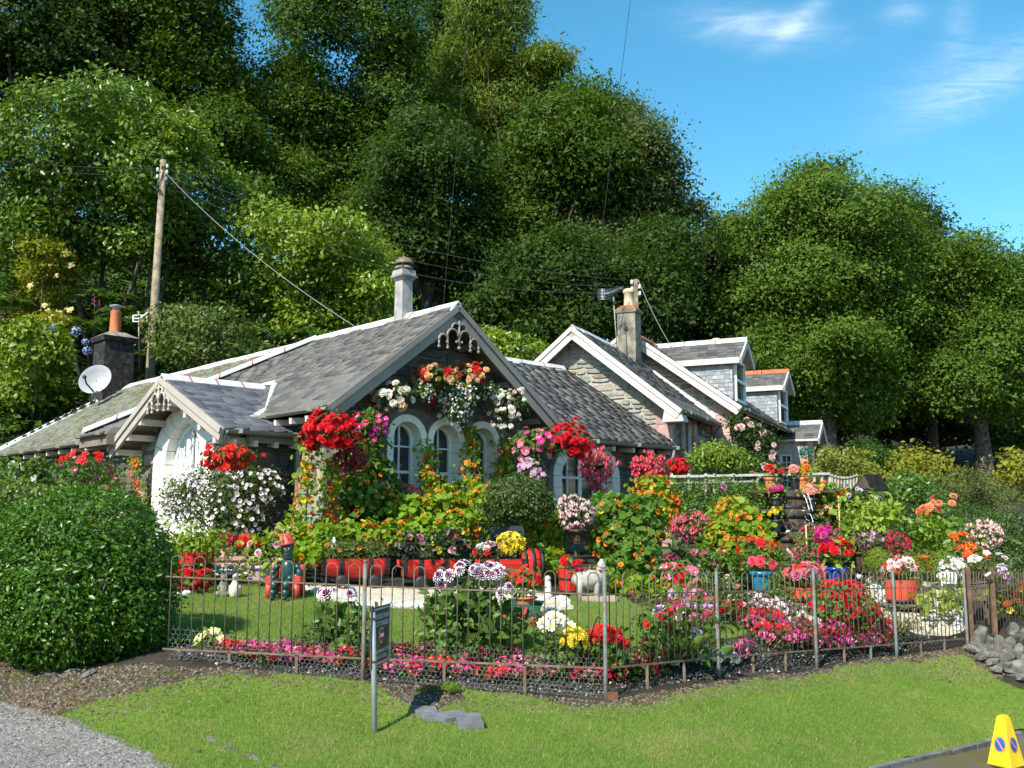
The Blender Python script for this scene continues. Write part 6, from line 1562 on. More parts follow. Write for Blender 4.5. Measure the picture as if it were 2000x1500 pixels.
def barrel(t, c, r0, r1, h, mat, n=14, band=M_BAND, bands=(.12, .78), bulge=.06):
    """half barrel of separate staves held by hoops"""
    c = Vector(c)
    rr = lambda s: r0 + (r1 - r0) * s + bulge * r1 * math.sin(math.pi * min(1, s))
    hold = link('tub', None, t, c - wloc(t)); hold.empty_display_size = .1
    for i in range(n):
        a0, a1 = 2 * math.pi * (i + .04) / n, 2 * math.pi * (i + .96) / n; m = MB(); vs = []
        for s in (0, .35, .7, 1):
            for (a, k) in ((a0, 1), (a1, 1), (a1, .88), (a0, .88)): vs.append(c + Vector((math.cos(a) * rr(s) * k, math.sin(a) * rr(s) * k, h * s)))
        fs = [(0, 3, 2, 1), (12, 13, 14, 15)]
        for j in range(3):
            b = 4 * j; fs += [(b, b + 1, b + 5, b + 4), (b + 1, b + 2, b + 6, b + 5), (b + 2, b + 3, b + 7, b + 6), (b + 3, b, b + 4, b + 7)]
        m.add(vs, fs); m.build('stave', mat, hold, own=True)
    for s in bands:
        w = .05 / h * r1 * 2; m = MB(); m.lathe(c, [(rr(s - w) * 1.0, h * (s - w)), (rr(s - w) * 1.025, h * (s - w)), (rr(s + w) * 1.025, h * (s + w)), (rr(s + w) * 1.0, h * (s + w))], 24, caps=False)
        m.build('hoop', band, hold)
    MB().lathe(c, [(rr(.9) * .9, h * .88), (rr(.9) * .5, h * .93), (.001, h * .94)], 16, caps=False).build('soil', M_EARTH, hold)
def px2m(px, d): return px / F * d
# red half barrel with lime plant at the left
bd = 13.3; bc = at(378, 1150, bd); bc.z = terr(bc.x, bc.y)
t = thing('half_barrel', 'red half barrel planter with black hoop at the end of the stone wall', 'planter', bc)
barrel(t, bc, .20, .25, .46, M_REDB, bands=(.12, .62))
plant('hosta', 'lime-leaved bushy plant growing in the red half barrel', 'plant', el((378, 1058, 36, 26, 13.3), (362, 1070, 22, 22, 13.3), (400, 1068, 20, 22, 13.3)), ('point', 700, .085, L_LIME), stem=(4, .008, M_STEM), shell=.6)
plant('begonia', 'red begonias with big blooms spilling in front of the red half barrel', 'flowering plant', el((365, 1125, 18, 24, 12.8), (392, 1132, 14, 20, 12.8)), ('point', 160, .06, L_MID), [('double', (P_RED, P_CRIM), 14, .062, False, dict(low=-1))])
plant('nasturtium', 'orange-flowered nasturtium beside the foot of the red half barrel', 'climber', el((332, 1095, 12, 24, 13.2),), ('round', 120, .06, L_NAS), [('open', (P_OR, P_ORR), 10, .045, False)])
# low wall of white stones and the terracotta trough
M_WST = solid('white_stone', (.58, .57, .54), .8, .25, var=.14, scale=5, bump=.4, dirt=(.45, .44, .40), dirt_amt=.3, orv=.14)
def rock_mesh(seed, sx=1, sy=1, sz=.75, name='stone', mat=None):
    g = np.random.default_rng(seed); m = MB(); m.ball((0, 0, 0), 1, 8, 5, sc=(sx, sy, sz))
    V = np.array(m.v); d = norm(V); k = np.zeros(len(V))
    for i in range(5): a = norm(g.normal(size=(1, 3)))[0]; k += .16 * np.maximum(0, d @ a - .3)
    V = V * (1 - k)[:, None] + np.round(d * 37) % 1 * 0 + g.normal(size=3) * .0
    j = {}
    for i, v in enumerate(V):
        key = tuple(np.round(m.v[i], 3)); j.setdefault(key, g.normal(size=3) * .055); V[i] = v + j[key]
    m.v = [tuple(v) for v in V]; m.s = [False] * len(m.s)
    return m.mesh(name, mat or M_WST)
ROCKS = [rock_mesh(40 + i, 1, .85 + .1 * (i % 3), .62 + .1 * (i % 2)) for i in range(6)]
def rock(p, s, parent=None, name='white_stone', me=None, sq_=1.0):
    base = wloc(parent) if parent else Vector((0, 0, 0))
    o = link(name, me or ROCKS[int(rng.integers(6))], parent, Vector(p) - base)
    o.rotation_euler = (rng.normal() * .2, rng.normal() * .2, rng.uniform(0, 6.28)); o.scale = (s, s * rng.uniform(.8, 1.1), s * rng.uniform(.75, 1) * sq_)
    return o
wl0, wl1 = at(395, 1132, 13.9), at(690, 1128, 14.2)
lw = thing('low_stone_wall', 'low dry wall of small white stones under the terracotta trough', 'wall', (wl0.lerp(wl1, .5).x, 14.05, terr(wl0.lerp(wl1, .5).x, 14.05)))
k = 0; L = (wl1 - wl0).length; zb0 = terr(wl0.x, wl0.y); zb1 = terr(wl1.x, wl1.y)
core = MB(); core.bar(Vector((wl0.x, wl0.y + .06, zb0 + .06)), Vector((wl1.x, wl1.y + .06, zb1 + .06)), .12, .22); core.build('wall_core', M_MORTD, lw)
for row in range(4):
    x = 0
    while x < L:
        w = rng.uniform(.05, .10); q = wl0.lerp(wl1, (x + w / 2) / L)
        rock((q.x, q.y - .02 + rng.uniform(-.02, .02), zb0 + (zb1 - zb0) * x / L + .03 + row * .058 + rng.uniform(-.008, .008)), w * .58, lw, 'stone'); x += w
M_TERRA = solid('terracotta', (.60, .37, .26), .8, .2, var=.1, scale=8, dirt=(.66, .50, .40), dirt_amt=.35)
td = 14.1; ta, tb_ = at(410, 1118, td), at(500, 1116, td); tw = (tb_ - ta)
tr = thing('terracotta_trough', 'long moulded terracotta trough standing on the white stone wall', 'trough', ta.lerp(tb_, .5))
zt = ta.z - .02
m = MB(); 
def tbox(x0, x1, y0, y1, za, zb_, dx=0): m.add([(x0, y0, za), (x1, y0, za), (x1, y1, za), (x0, y1, za), (x0 - dx, y0 - dx, zb_), (x1 + dx, y0 - dx, zb_), (x1 + dx, y1 + dx, zb_), (x0 - dx, y1 + dx, zb_)], [(3, 2, 1, 0), (4, 5, 6, 7), (0, 1, 5, 4), (1, 2, 6, 5), (2, 3, 7, 6), (3, 0, 4, 7)])
tbox(ta.x, tb_.x, td - .13, td + .13, zt, zt + .19, .02); m.build('trough_body', M_TERRA, tr)
m = MB(); tbox(ta.x - .045, tb_.x + .045, td - .18, td + .18, zt + .192, zt + .24, .01); m.build('trough_rim', M_TERRA, tr)
m = MB()
for i in range(9): c = Vector((ta.x + .04 + i * (tw.x - .08) / 8, td - .148, zt + .10)); m.tube([c + Vector((.03 * math.cos(R(180 - 22.5 * j)), 0, .05 * math.sin(R(180 - 22.5 * j)))) for j in range(9)], .007, 4)
m.build('arch_moulding', M_TERRA, tr)
def pot(label, u, v, d, r, h, mat, group=None, rim=True, taper=.72, name='flower_pot', base=None, cat='pot'):
    c = base if base is not None else at(u, v, d); c = Vector(c)
    t = thing(name, label, cat, c, group)
    MB().lathe(c, [(r * taper, 0), (r * .97, h * .8), (r, h), (r * .9, h), (r * .86, h * .8)], 18, caps=False).build('pot', mat, t)
    if rim: MB().lathe(c, [(r * 1.0, h * .78), (r * 1.1, h * .79), (r * 1.12, h * 1.0), (r * .95, h * 1.0)], 18, caps=False).build('rim', mat, t)
    MB().lathe(c, [(r * .9, h * .82), (.001, h * .86)], 14, caps=False).build('soil', M_EARTH, t)
    MB().lathe(c, [(.001, .003), (r * taper, .003)], 14, caps=False).build('base', mat, t)
    return t, c + UP * h
def potted(plabel, label, u, v, d, r, h, mat, fl, mats, n, size, kind='double', lm=L_MID, nl=160, ls=.05, spread=1.5, tall=1.0, name='geranium', cat='flowering plant', group=None, base=None, tpl='point', rim=True):
    t, top = pot(plabel, u, v, d, r, h, mat, group, rim, base=base)
    e = [(np.array(top + UP * r * .75 * tall), np.array([r * spread, r * spread * .9, r * tall]))]
    return plant(name, label, cat, e, (tpl, nl, ls, lm), [(kind, mats, n, size, False, dict(low=.0))] if n else (), stem=(3, .006, M_STEM))
tz = zt + .245
potted('small clay pot on the trough holding crimson geraniums', 'crimson geraniums in the small clay pot on the trough', 0, 0, 0, .075, .11, M_TERRA, 1, (P_CRIM, P_DRED), 22, .05, base=(at(440, 1085, td).x, td, tz), spread=2.0, tall=1.4)
potted('small black pot on the trough holding big red blooms', 'big scarlet begonias in the small black pot on the trough', 0, 0, 0, .075, .09, M_BPOT, 1, (P_SCAR, P_RED), 16, .07, base=(at(485, 1085, td).x, td, tz), spread=1.9, tall=1.4)
M_MAUVE = solid('mauve_glaze', (.50, .33, .36), .4, .4, var=.1, scale=5)
potted('large mauve pot standing on the lawn before the white stone wall', 'yellow-green hosta in the mauve pot with pink flowers above', 512, 1133, 13.4, .17, .19, M_MAUVE, 1, (P_PINK, P_WHITE), 6, .06, kind='dahlia', lm=L_LIME, nl=150, ls=.085, spread=1.3, tall=1.3, name='hosta', cat='plant', tpl='broad')
mb_ = at(556, 1092, 14.1); t = thing('terracotta_bowl', 'small terracotta bowl behind the flowerpot figure', 'bowl', mb_ - UP * .12)
MB().lathe(mb_ - UP * .12, [(.06, 0), (.10, .08), (.17, .1), (.18, .14), (.15, .14), (.14, .11)], 16, caps=False).build('bowl', M_TERRA, t)
plant('begonia', 'cream and yellow flowers in the small terracotta bowl', 'flowering plant', [(np.array(mb_ + UP * .08), np.array([.14, .12, .08]))], ('point', 90, .05, L_MID), [('double', (P_IVORY, P_YEL), 9, .05, False, dict(low=.1))])
# garden ornaments
M_OLDST = solid('mossy_concrete', (.22, .21, .16), .95, .1, var=.35, scale=14, bump=.6, dirt=(.13, .14, .06), dirt_amt=.4)
M_GOOSE = solid('painted_goose', (.66, .60, .48), .8, .2, var=.1, scale=9, dirt=(.50, .28, .10), dirt_amt=.38)
g1 = ground_at(436, 1166); t = thing('hare_statue', 'grey weathered stone animal ornament on the lawn', 'statue', g1)
m = MB(); m.lathe(g1, [(.085, 0), (.095, .03), (.09, .10), (.075, .17), (.06, .22), (.045, .25)], 12, sy=.9); m.ball(g1 + UP * .285, .055, 10, 7, sc=(1, 1.15, 1)); m.ball(g1 + UP * .335 + Vector((-.035, .01, 0)), .02, 6, 5); m.ball(g1 + UP * .335 + Vector((.035, .01, 0)), .02, 6, 5); m.ball(g1 + Vector((0, -.055, .275)), .03, 7, 5)
m.ball(g1 + Vector((-.07, -.05, .05)), .045, 7, 5); m.ball(g1 + Vector((.07, -.05, .05)), .045, 7, 5); m.ball(g1 + Vector((-.055, -.06, .14)), .03, 7, 5, sc=(.8, .8, 1.6)); m.ball(g1 + Vector((.055, -.06, .14)), .03, 7, 5, sc=(.8, .8, 1.6)); m.build('statue', M_OLDST, t); t.scale = (.8,) * 3
g2 = ground_at(458, 1168); t = thing('goose_statue', 'cream and rust painted goose ornament on the lawn', 'statue', g2)
m = MB(); m.lathe(g2, [(.05, .0), (.07, .03), (.09, .09), (.085, .15), (.06, .205), (.04, .25), (.034, .29)], 12, sy=1.15); m.ball(g2 + Vector((0, -.012, .315)), .036, 9, 7, sc=(1, 1.25, 1)); m.build('body', M_GOOSE, t)
m = MB(); m.lathe(g2 + Vector((0, -.045, .312)), [(.017, 0), (.012, .03), (.003, .045)], 7, axis=(0, -1, -.1)); m.build('beak', M_CLAY, t); m = MB(); m.ball(g2 + Vector((.075, .02, .12)), .05, 7, 6, sc=(.4, 1.2, 1.5)); m.build('wing', M_GOOSE, t); m = MB(); m.ball(g2 + Vector((-.075, .02, .12)), .05, 7, 6, sc=(.4, 1.2, 1.5)); m.build('wing', M_GOOSE, t); t.scale = (.82,) * 3
# seated figure made of plant pots, in its red chair
fg = ground_at(556, 1168); M_FGRN = solid('figure_green', (.012, .055, .05), .35, .5, var=.15); M_FRED = solid('figure_red', (.55, .06, .04), .45, .4, var=.1)
ca = thing('garden_armchair', 'small red armchair of pots and logs on the lawn', 'chair', fg)
def V3(x, y, z): return fg + Vector((x, y, z))
for s in (-1, 1):
    MB().lathe(V3(s * .17, -.12, 0), [(.036, 0), (.045, .19)], 10).build('leg', M_FRED, ca)
    MB().tube([V3(s * .17, -.17, .225), V3(s * .17, .17, .235)], .048, 10).build('armrest', M_FRED, ca)
    MB().lathe(V3(s * .165, .16, 0), [(.05, 0), (.055, .36), (.045, .40)], 10).build('back_post', M_FRED, ca)
MB().tube([V3(-.15, -.10, .12), V3(.15, -.10, .12)], .04, 10).build('front_rail', M_FRED, ca); MB().abox(V3(0, .02, .15), .3, .26, .05).build('seat', M_FRED, ca); MB().abox(V3(0, .17, .28), .28, .05, .22).build('backrest', M_FRED, ca)
fm = thing('flowerpot_figure', 'dark green flowerpot figure in a red pot hat seated in the armchair', 'figure', V3(0, 0, .17))
m = MB(); m.lathe(V3(.02, .04, .18), [(.085, 0), (.10, .1), (.09, .2), (.075, .27), (.06, .28)], 14); m.build('torso', M_FGRN, fm)
hd = link('head', MB().lathe(V3(.02, .02, .46), [(.05, 0), (.058, .02), (.062, .17), (.055, .20)], 14).mesh('head', M_FGRN, wloc(fm)), fm)
MB().ball(V3(.01, -.045, .575), .012, 7, 5).build('nose', M_FRED, hd)
for s in (-1, 1): MB().ball(V3(.015 + s * .024, -.036, .60), .007, 6, 4).build('eye', M_WHITE, hd)
MB().tube([V3(-.005, -.04, .535), V3(.01, -.046, .53), V3(.03, -.042, .535)], .004, 4).build('mouth', M_FRED, hd)
m = MB(); m.lathe(V3(.015, .015, .645), [(.085, 0), (.09, .02), (.08, .03), (.055, .14), (.045, .145)], 14, axis=(-.18, -.05, 1)); m.build('hat', M_FRED, fm)
ft = plant('succulent', 'cream tuft sprouting from the red pot hat', 'plant', [(np.array(V3(-.01, .01, .82)), np.array([.05, .05, .04]))], ('slim', 40, .06, leaf('cream_tuft', (.55, .45, .15), (.75, .65, .35))))
def limb(name, pts, r, parent=fm):
    m = MB()
    for a, b in zip(pts[:-1], pts[1:]):
        a, b = V3(*a), V3(*b); n = 2
        for i in range(n): p, q = a.lerp(b, i / n), a.lerp(b, (i + .97) / n); m.tube([p, p.lerp(q, .15), q], [r * .8, r * 1.12, r * .82], 10)
    m.build(name, M_FGRN, parent)
limb('arm', [(-.10, .04, .40), (-.18, -.02, .27), (-.09, -.16, .24)], .036); limb('arm', [(.13, .04, .40), (.19, -.04, .28), (.06, -.17, .235)], .036)
limb('leg', [(-.06, 0, .2), (-.09, -.19, .2), (-.10, -.22, .02)], .042); limb('leg', [(.06, 0, .2), (.06, -.21, .2), (.06, -.25, .02)], .042)
for x, y in ((-.10, -.25), (.06, -.28)): MB().ball(V3(x, y, .02), .045, 8, 5, sc=(.8, 1.3, .55)).build('foot', M_FGRN, fm)
# -- the barrel train
def wagon(label, u0, u1, v, d, hgt, engine=False):
    a, b = at(u0, v, d), at(u1, v - (4 if engine else 0), d + .15); c = a.lerp(b, .5); r = px2m(hgt, d) * .5
    z0 = terr(c.x, c.y); ax = (b - a); ax.z = 0; L = ax.length; ax.normalize(); sd = Vector((-ax.y, ax.x, 0))
    t = thing('engine_planter' if engine else 'wagon_planter', label, 'planter', (c.x, c.y, z0))
    cz = z0 + .09 + r * 1.05; c0 = Vector((c.x, c.y, cz)); n = 12; hold = link('tub', None, t, c0 - wloc(t)); hold.empty_display_size = .1
    rr = lambda s: r * (.88 + .16 * math.sin(math.pi * s))
    frac = .72 if engine else 1.0
    for i in range(n):
        full = (0, 1)
        th0, th1 = math.pi * (1 + (i + .03) / n), math.pi * (1 + (i + .97) / n)
        ss = [k / 8 for k in range(9)]; m = MB(); vs = []
        for s in ss:
            p = c0 + ax * (s - .5) * L
            for th, k in ((th0, 1), (th1, 1), (th1, .9), (th0, .9)): vs.append(p + sd * (math.cos(th) * rr(s) * k * -1) + UP * (math.sin(th) * rr(s) * k * 1.25 + r * .35))
        q = len(ss); fs = [(0, 1, 2, 3), (4 * q - 1, 4 * q - 2, 4 * q - 3, 4 * q - 4)]
        for j in range(q - 1):
            e = 4 * j; fs += [(e, e + 4, e + 5, e + 1), (e + 1, e + 5, e + 6, e + 2), (e + 2, e + 6, e + 7, e + 3), (e + 3, e + 7, e + 4, e)]
        m.add(vs, fs); m.build('stave', M_REDB, hold, own=True)
    for s in ((.04, .3, .72, .96) if not engine else (.03, .22, .70, .97)):
        m = MB(); vs = []; w = .032
        p0 = c0 + ax * (s - .5) * L; th = [math.pi * (1 + k / 14) for k in range(15)]
        for dx, k in ((-w, 1.0), (-w, 1.035), (w, 1.035), (w, 1.0)): vs += [p0 + ax * dx + sd * (-math.cos(x) * rr(s) * k) + UP * (math.sin(x) * rr(s) * k * 1.25 + r * .35) for x in th]
        m.add(vs, [(j * 15 + i, j * 15 + i + 1, (j + 1) * 15 + i + 1, (j + 1) * 15 + i) for j in range(3) for i in range(14)]); m.build('hoop', M_BAND, hold)
    for s in (0.012, .988):
        p0 = c0 + ax * (s - .5) * L; th = [math.pi * (1 + k / 14) for k in range(15)]
        m = MB(); m.prism([p0 + sd * (-math.cos(x) * rr(s) * .95) + UP * (math.sin(x) * rr(s) * .95 * 1.25 + r * .35) for x in th], ax * .02); m.build('tub_end', M_BAND, hold)
    MB().prism([c0 + ax * (s_ * L * .47) + sd * (q_ * r * .8) + UP * r * .28 for s_, q_ in ((-1, -1), (1, -1), (1, 1), (-1, 1))], UP * .02).build('soil', M_EARTH, hold)
    for s in ((.3, .78) if not engine else (.28, .86)):
        for q_ in (-1, 1):
            p = c0 + ax * (s - .5) * L + sd * q_ * r * 1.06; p.z = z0 + .085
            w_ = MB().lathe(p - sd * .025, [(.03, 0), (.08, .0), (.085, .012), (.085, .038), (.08, .05), (.03, .05)], 18, axis=sd).build('wheel', M_BAND, t)
    MB().bar(c0 - ax * L * .5 - UP * (r * .95), c0 + ax * L * .5 - UP * (r * .95), .12, .06).build('chassis', M_BAND, t)
    for q_ in (-.5, .5):
        MB().lathe(c0 - ax * (L * .5 + .06) + sd * q_ * r + UP * r * .1, [(.02, .07), (.02, .02), (.055, .018), (.055, 0), (.01, -.005)], 12, axis=ax).build('buffer', M_REDB, t)
    if engine:
        ec = c0 + ax * L * .34; m = MB()
        m.lathe(ec - ax * L * .16, [(r * .80, 0), (r * .92, .03), (r * 1.02, L * .16), (r * .96, L * .30), (r * .86, L * .34)], 20, axis=ax); m.build('boiler', M_REDB, t)
        for h_ in (.02, L * .17, L * .33): MB().lathe(ec - ax * L * .16 + ax * h_, [(r * .98, 0), (r * 1.06, .0), (r * 1.06, .045), (r * .98, .045)], 20, axis=ax, caps=False).build('hoop', M_BAND, t)
        MB().lathe(ec + ax * (L * .185), [(r * .84, 0), (r * .5, .02), (.001, .025)], 20, axis=ax).build('boiler_end', M_BAND, t)
        p = c0 + ax * L * .12; w_, hh = r * .62, r * 1.65; fr_ = frame3(Vector((p.x, p.y, 0)), (sd * -.5 + ax * .86).normalized(), Vector((0, -1, 0)))
        ww_, zz = .105, c0.z + r * .3
        wall_sheet(t, 'cab_back', fr_, [(-ww_, zz), (ww_, zz), (ww_, zz + .40), (ww_ - .03, zz + .44), (-ww_ + .03, zz + .44), (-ww_, zz + .40)], [[(-.065, zz + .24), (-.03, zz + .24), (-.03, zz + .37), (-.065, zz + .37)], [(.03, zz + .24), (.065, zz + .24), (.065, zz + .37), (.03, zz + .37)]], M_BAND, .03)
    return t, c0, L, r, ax
T1 = wagon('red barrel wagon planter, last of the garden train', 628, 760, 1112, 13.4, 60)
T2 = wagon('red barrel wagon planter in the middle of the garden train', 785, 900, 1112, 13.4, 60)
T3 = wagon('red barrel engine planter with black cab back leading the garden train', 940, 1050, 1108, 13.3, 62, True)
M_SLP = solid('dark_sleeper', (.03, .028, .026), .9, .15, var=.3, scale=6, bump=.5)
ra, rb = ground_at(640, 1143), ground_at(850, 1148)
for k in range(5):
    p, q = ra.lerp(rb, (k + .02) / 5), ra.lerp(rb, (k + .97) / 5)
    o = MB().bar(p + UP * .03, q + UP * .03, .1, .09).build('timber_sleeper', M_SLP)
    tag(o, 'dark timber sleeper laid end to end under the barrel wagons', 'timber', 'timber sleepers under the garden train')
M_PEB = None
def bed_ells(W, hgt, off=0.0, wid=.9):
    t, c, L, r, ax = W
    return [(np.array(c + ax * (s - .5) * L + UP * (r * .45 + off)), np.array([L * .2, r * wid, hgt])) for s in (.22, .5, .78)]
L_HTH = leaf('heather_leaf', (.085, .135, .03), (.16, .21, .05), gloss=.2, c3=(.40, .18, .22), f3=.09)
plant('heather', 'bushy heath with tiny pink flowers filling the last barrel wagon', 'plant', bed_ells(T1, .14, .05), ('slim', 3600, .05, L_HTH), [('open', (P_OR, P_YEL), 5, .045, False, dict(low=.2))], shell=.6, cr=.06)
plant('dahlia', 'black-leaved dahlias with pale pink flowers in the middle wagon', 'flowering plant', bed_ells(T2, .27, .06)[:1] + bed_ells(T2, .24, .08)[2:], ('broad', 330, .085, L_PURPL), [('dahlia', (P_HPINK, P_PPINK), 6, .06, False, dict(low=.0))], stem=(4, .008, M_BARK), shell=.6)
plant('sedum', 'fresh green leafy plant between the dark dahlias of the middle wagon', 'plant', bed_ells(T2, .2, .05)[1:2], ('point', 420, .06, L_MID), [('double', (P_YEL, P_PPINK), 6, .04, False, dict(low=.1))], shell=.6)
plant('begonia', 'large yellow begonias in the engine planter beside the cab back', 'flowering plant', [(np.array(T3[1] + T3[4] * (.02) + UP * .24), np.array([.16, .12, .15]))], ('point', 200, .06, L_BEG), [('double', (P_YEL, P_YEL), 30, .07, False, dict(low=-.4))])
plant('begonia', 'small red and white begonias at the tail of the engine planter', 'flowering plant', [(np.array(T3[1] - T3[4] * .28 + UP * .16), np.array([.17, .12, .11]))], ('point', 200, .055, L_BEG), [('double', (P_RED, P_DRED), 10, .05, False, dict(low=-.1)), ('double', (P_WHITE, P_IVORY), 4, .055, False, dict(low=.1)), ('dahlia', (P_LIL, P_WHITE), 4, .055, False, dict(low=.1))])
go_ = T1[1] + T1[4] * -.28 + Vector((0, -.05, .22)); gn = thing('bird_ornament', 'small white bird ornament on a clay ball above the last wagon', 'ornament', go_)
m = MB(); m.ball(go_ + UP * .07, .03, 8, 6, sc=(1, .9, 1.2)); m.ball(go_ + UP * .115, .018, 7, 5); m.build('bird', M_WHITE, gn); MB().ball(go_, .045, 9, 7).build('ball', M_TERRA, gn); MB().tube([go_ - UP * .22, go_], .008, 5).build('stick', M_BARK, gn)
# window boxes before the gable
def wbox(label, u0, u1, v, off, mats, flab, n):
    a, b = on_plane(u0, v, H(.45 - off, 0, 0), -A), on_plane(u1, v, H(.45 - off, 0, 0), -A)
    t = thing('window_box', label, 'window box', a.lerp(b, .5) - UP * .08)
    MB().bar(a, b, .16, .16).build('box', solid('box_green', (.02, .035, .035), .5, .35), t); MB().bar(a + UP * .086, b + UP * .086, .18, .02).build('rim', solid('box_green', (.02, .035, .035), .5, .35), t)
    for w in (.25, .75): p = a.lerp(b, w); MB().bar(p - UP * .08, Vector((p.x, p.y, terr(p.x, p.y))), .04, .04, (1, 0, 0)).build('leg', M_BARK, t)
    c = a.lerp(b, .5) + UP * .2; plant('geranium', flab, 'flowering plant', [(np.array(c), np.array([(b - a).length * .5, .16, .18]))], ('point', 420, .06, L_MID), [('cluster', mats, n, .07, False, dict(low=-.2))], stem=(3, .008, M_STEM))
wbox('dark window box below the first arched window', 775, 815, 1000, .35, (P_CORAL, P_SALM), 'salmon-red geraniums in the box below the first arched window', 15)
wbox('dark window box below the second arched window', 865, 910, 1012, .4, (P_RED, P_SCAR), 'bright red begonias in the box below the second arched window', 24)
# fuchsia standards, pots
plant('fuchsia', 'standard fuchsia thick with pale pink bells before the wing window', 'flowering plant', el((1128, 1000, 34, 28, 13.6), (1112, 985, 22, 20, 13.6), (1110, 1015, 18, 18, 13.6)), ('point', 800, .045, L_BEG), [('bell', (P_PPINK, P_PINK), 150, .036, False, dict(low=-1))], stem=(2, .014, M_BARK), shell=.5)
t, top = pot('wide dark tub behind the standard fuchsia', 1140, 1062, 14.3, .22, .2, M_BARREL, rim=True)
bd = 12.6; bc = at(1113, 1115, bd); bc.z = terr(bc.x, bc.y) + .02
t = thing('bucket_planter', 'small red wooden bucket with two black hoops near the engine planter', 'planter', bc); barrel(t, bc, .115, .155, .30, M_REDB, 12, bands=(.08, .60), bulge=.03)
plant('begonia', 'few red flowers sprouting from the small red bucket', 'flowering plant', [(np.array(bc + UP * .36), np.array([.13, .12, .09]))], ('point', 50, .06, L_MID), [('double', (P_RED, P_SCAR), 8, .05, False, dict(low=0))], stem=(3, .006, M_BARK))
plant('fuchsia', 'low red-and-white fuchsia bush before the orange nasturtium tower', 'flowering plant', el((1340, 1030, 30, 26, 14.8), (1365, 1020, 22, 20, 14.8)), ('point', 700, .045, L_BEG), [('bell', (P_CORAL, P_PPINK), 130, .042, False, dict(low=-1))])
plant('agave', 'grey-green spiky agave rosette among the pink flowers', 'plant', el((1302, 1088, 26, 20, 13.6),), ('strap', 60, .24, L_GREY), clump=30, cr=.02, shell=.9)
plant('phlox', 'green phlox patch with crimson and white heads', 'flowering plant', el((1370, 1095, 44, 26, 13.9), (1420, 1110, 36, 22, 13.8), (1330, 1110, 36, 22, 13.6)), ('point', 1700, .06, L_MID), [('cluster', (P_HPINK, P_CRIM), 14, .06, False, dict(low=.1)), ('cluster', (P_WHITE, P_IVORY), 5, .055, False, dict(low=.1))])
plant('geranium', 'red geraniums rising over the turquoise pot', 'flowering plant', el((1488, 1085, 36, 26, 13.6), (1470, 1075, 24, 22, 13.6)), ('point', 500, .06, L_MID), [('cluster', (P_RED, P_SCAR), 18, .075, False, dict(low=0))], stem=(3, .008, M_STEM))
M_TURQ = solid('turquoise_glaze', (.02, .20, .36), .18, .5, var=.2, scale=4); M_COB = solid('cobalt_glaze', (.012, .035, .36), .15, .5, var=.15)
potted('turquoise glazed pot behind the railing', 'orange-red flowers tumbling over the turquoise pot', 1488, 1152, 13.3, .14, .24, M_TURQ, 1, (P_CORAL, P_RED), 8, .06, tall=.7)
potted('cobalt blue glazed pot on the gravel edge', 'red begonias with yellow-green leaves in the cobalt blue pot', 1633, 1140, 14.9, .165, .24, M_COB, 1, (P_RED, P_SCAR), 22, .07, lm=L_LIME, nl=240, ls=.085, spread=1.6, tall=1.5, kind='double')
plant('fuchsia', 'tall bushy fuchsia on a cane beside the cobalt blue pot', 'flowering plant', el((1585, 1060, 36, 36, 15.2), (1570, 1090, 30, 28, 15.0), (1615, 1050, 28, 28, 15.2)), ('point', 2000, .042, leaf('fuchsia_leaf', (.12, .17, .03), (.20, .26, .05))), [('bell', (P_HPINK, P_CRIM), 80, .032, False, dict(low=-1))], stem=(3, .01, M_BARK), shell=.6)
o = MB().tube([stand(1577, 15.0), at(1574, 1025, 15.0)], .012, 6).build('garden_cane', solid('bamboo', (.55, .42, .20), .6, .3)); tag(o, 'bamboo cane standing in the tall fuchsia', 'cane')
o = MB().tube([stand(1642, 16.2), at(1638, 968, 16.2)], .012, 6).build('garden_cane', MATS['bamboo']); tag(o, 'pale cane in the nasturtium screen beside the fountain', 'cane')
plant('begonia', 'crimson begonias behind the cobalt blue pot', 'flowering plant', el((1612, 1050, 16, 20, 14.9),), ('point', 60, .05, L_BEG), [('double', (P_HPINK, P_CRIM), 16, .065, False)])
# -- tiered barrel fountain
fd = 16.6; fb = stand(1548, fd); fz = fb.z
fo = thing('barrel_fountain', 'three-tiered fountain of dark brown half barrels with falling water', 'fountain', fb)
def tierz(v): return at(1548, v, fd).z
for k, (vb, vt, r0, r1) in enumerate(((1108, 1042, .30, .40), (1046, 998, .36, .42), (1002, 962, .34, .40))):
    zb_, zt_ = (fz if k == 0 else tierz(vb)), tierz(vt)
    barrel(fo, (fb.x + (.04 if k else 0), fb.y + .12 * k, zb_), r0, r1, zt_ - zb_, M_BARREL, 16, M_BAND, (.25, .8), .02)
    for s in ((-.62, .62) if k < 2 else (-.3, .3)):
        MB().bar(Vector((fb.x - .62, fb.y - .2 + .12 * k, zt_ + .012)), Vector((fb.x + .70, fb.y - .2 + .12 * k, zt_ + .012)), .34, .03).build('plank', M_BARREL, fo) if s < 0 else None
def m_water():
    t = NT('falling_water'); x = t.bsdf((.75, .80, .84), .12, .6)
    return t.done(x)
M_WATER = m_water()
wt = MB()
for (x0, zt_, zb_, dx) in ((.10, tierz(968), tierz(1000), .06), (.16, tierz(966), tierz(1000), .05), (.19, tierz(1004), tierz(1040), .05)):
    pts = [Vector((fb.x + x0 + dx * s, fb.y - .42 - .1 * math.sqrt(s), zt_ + (zb_ - zt_) * s ** 1.3)) for s in [i / 8 for i in range(9)]]
    wt.tube(pts, [.007 + .004 * math.sin(i * 2.2) for i in range(9)], 5)
for i in range(30):
    k = i % 3; wt.ball((fb.x + .05 + .2 * rng.random(), fb.y - .5 - .08 * rng.random(), tierz(970 + 68 * rng.random())), .006 + .006 * rng.random(), 4, 3)
wt.build('falling_water', M_WATER, fo)
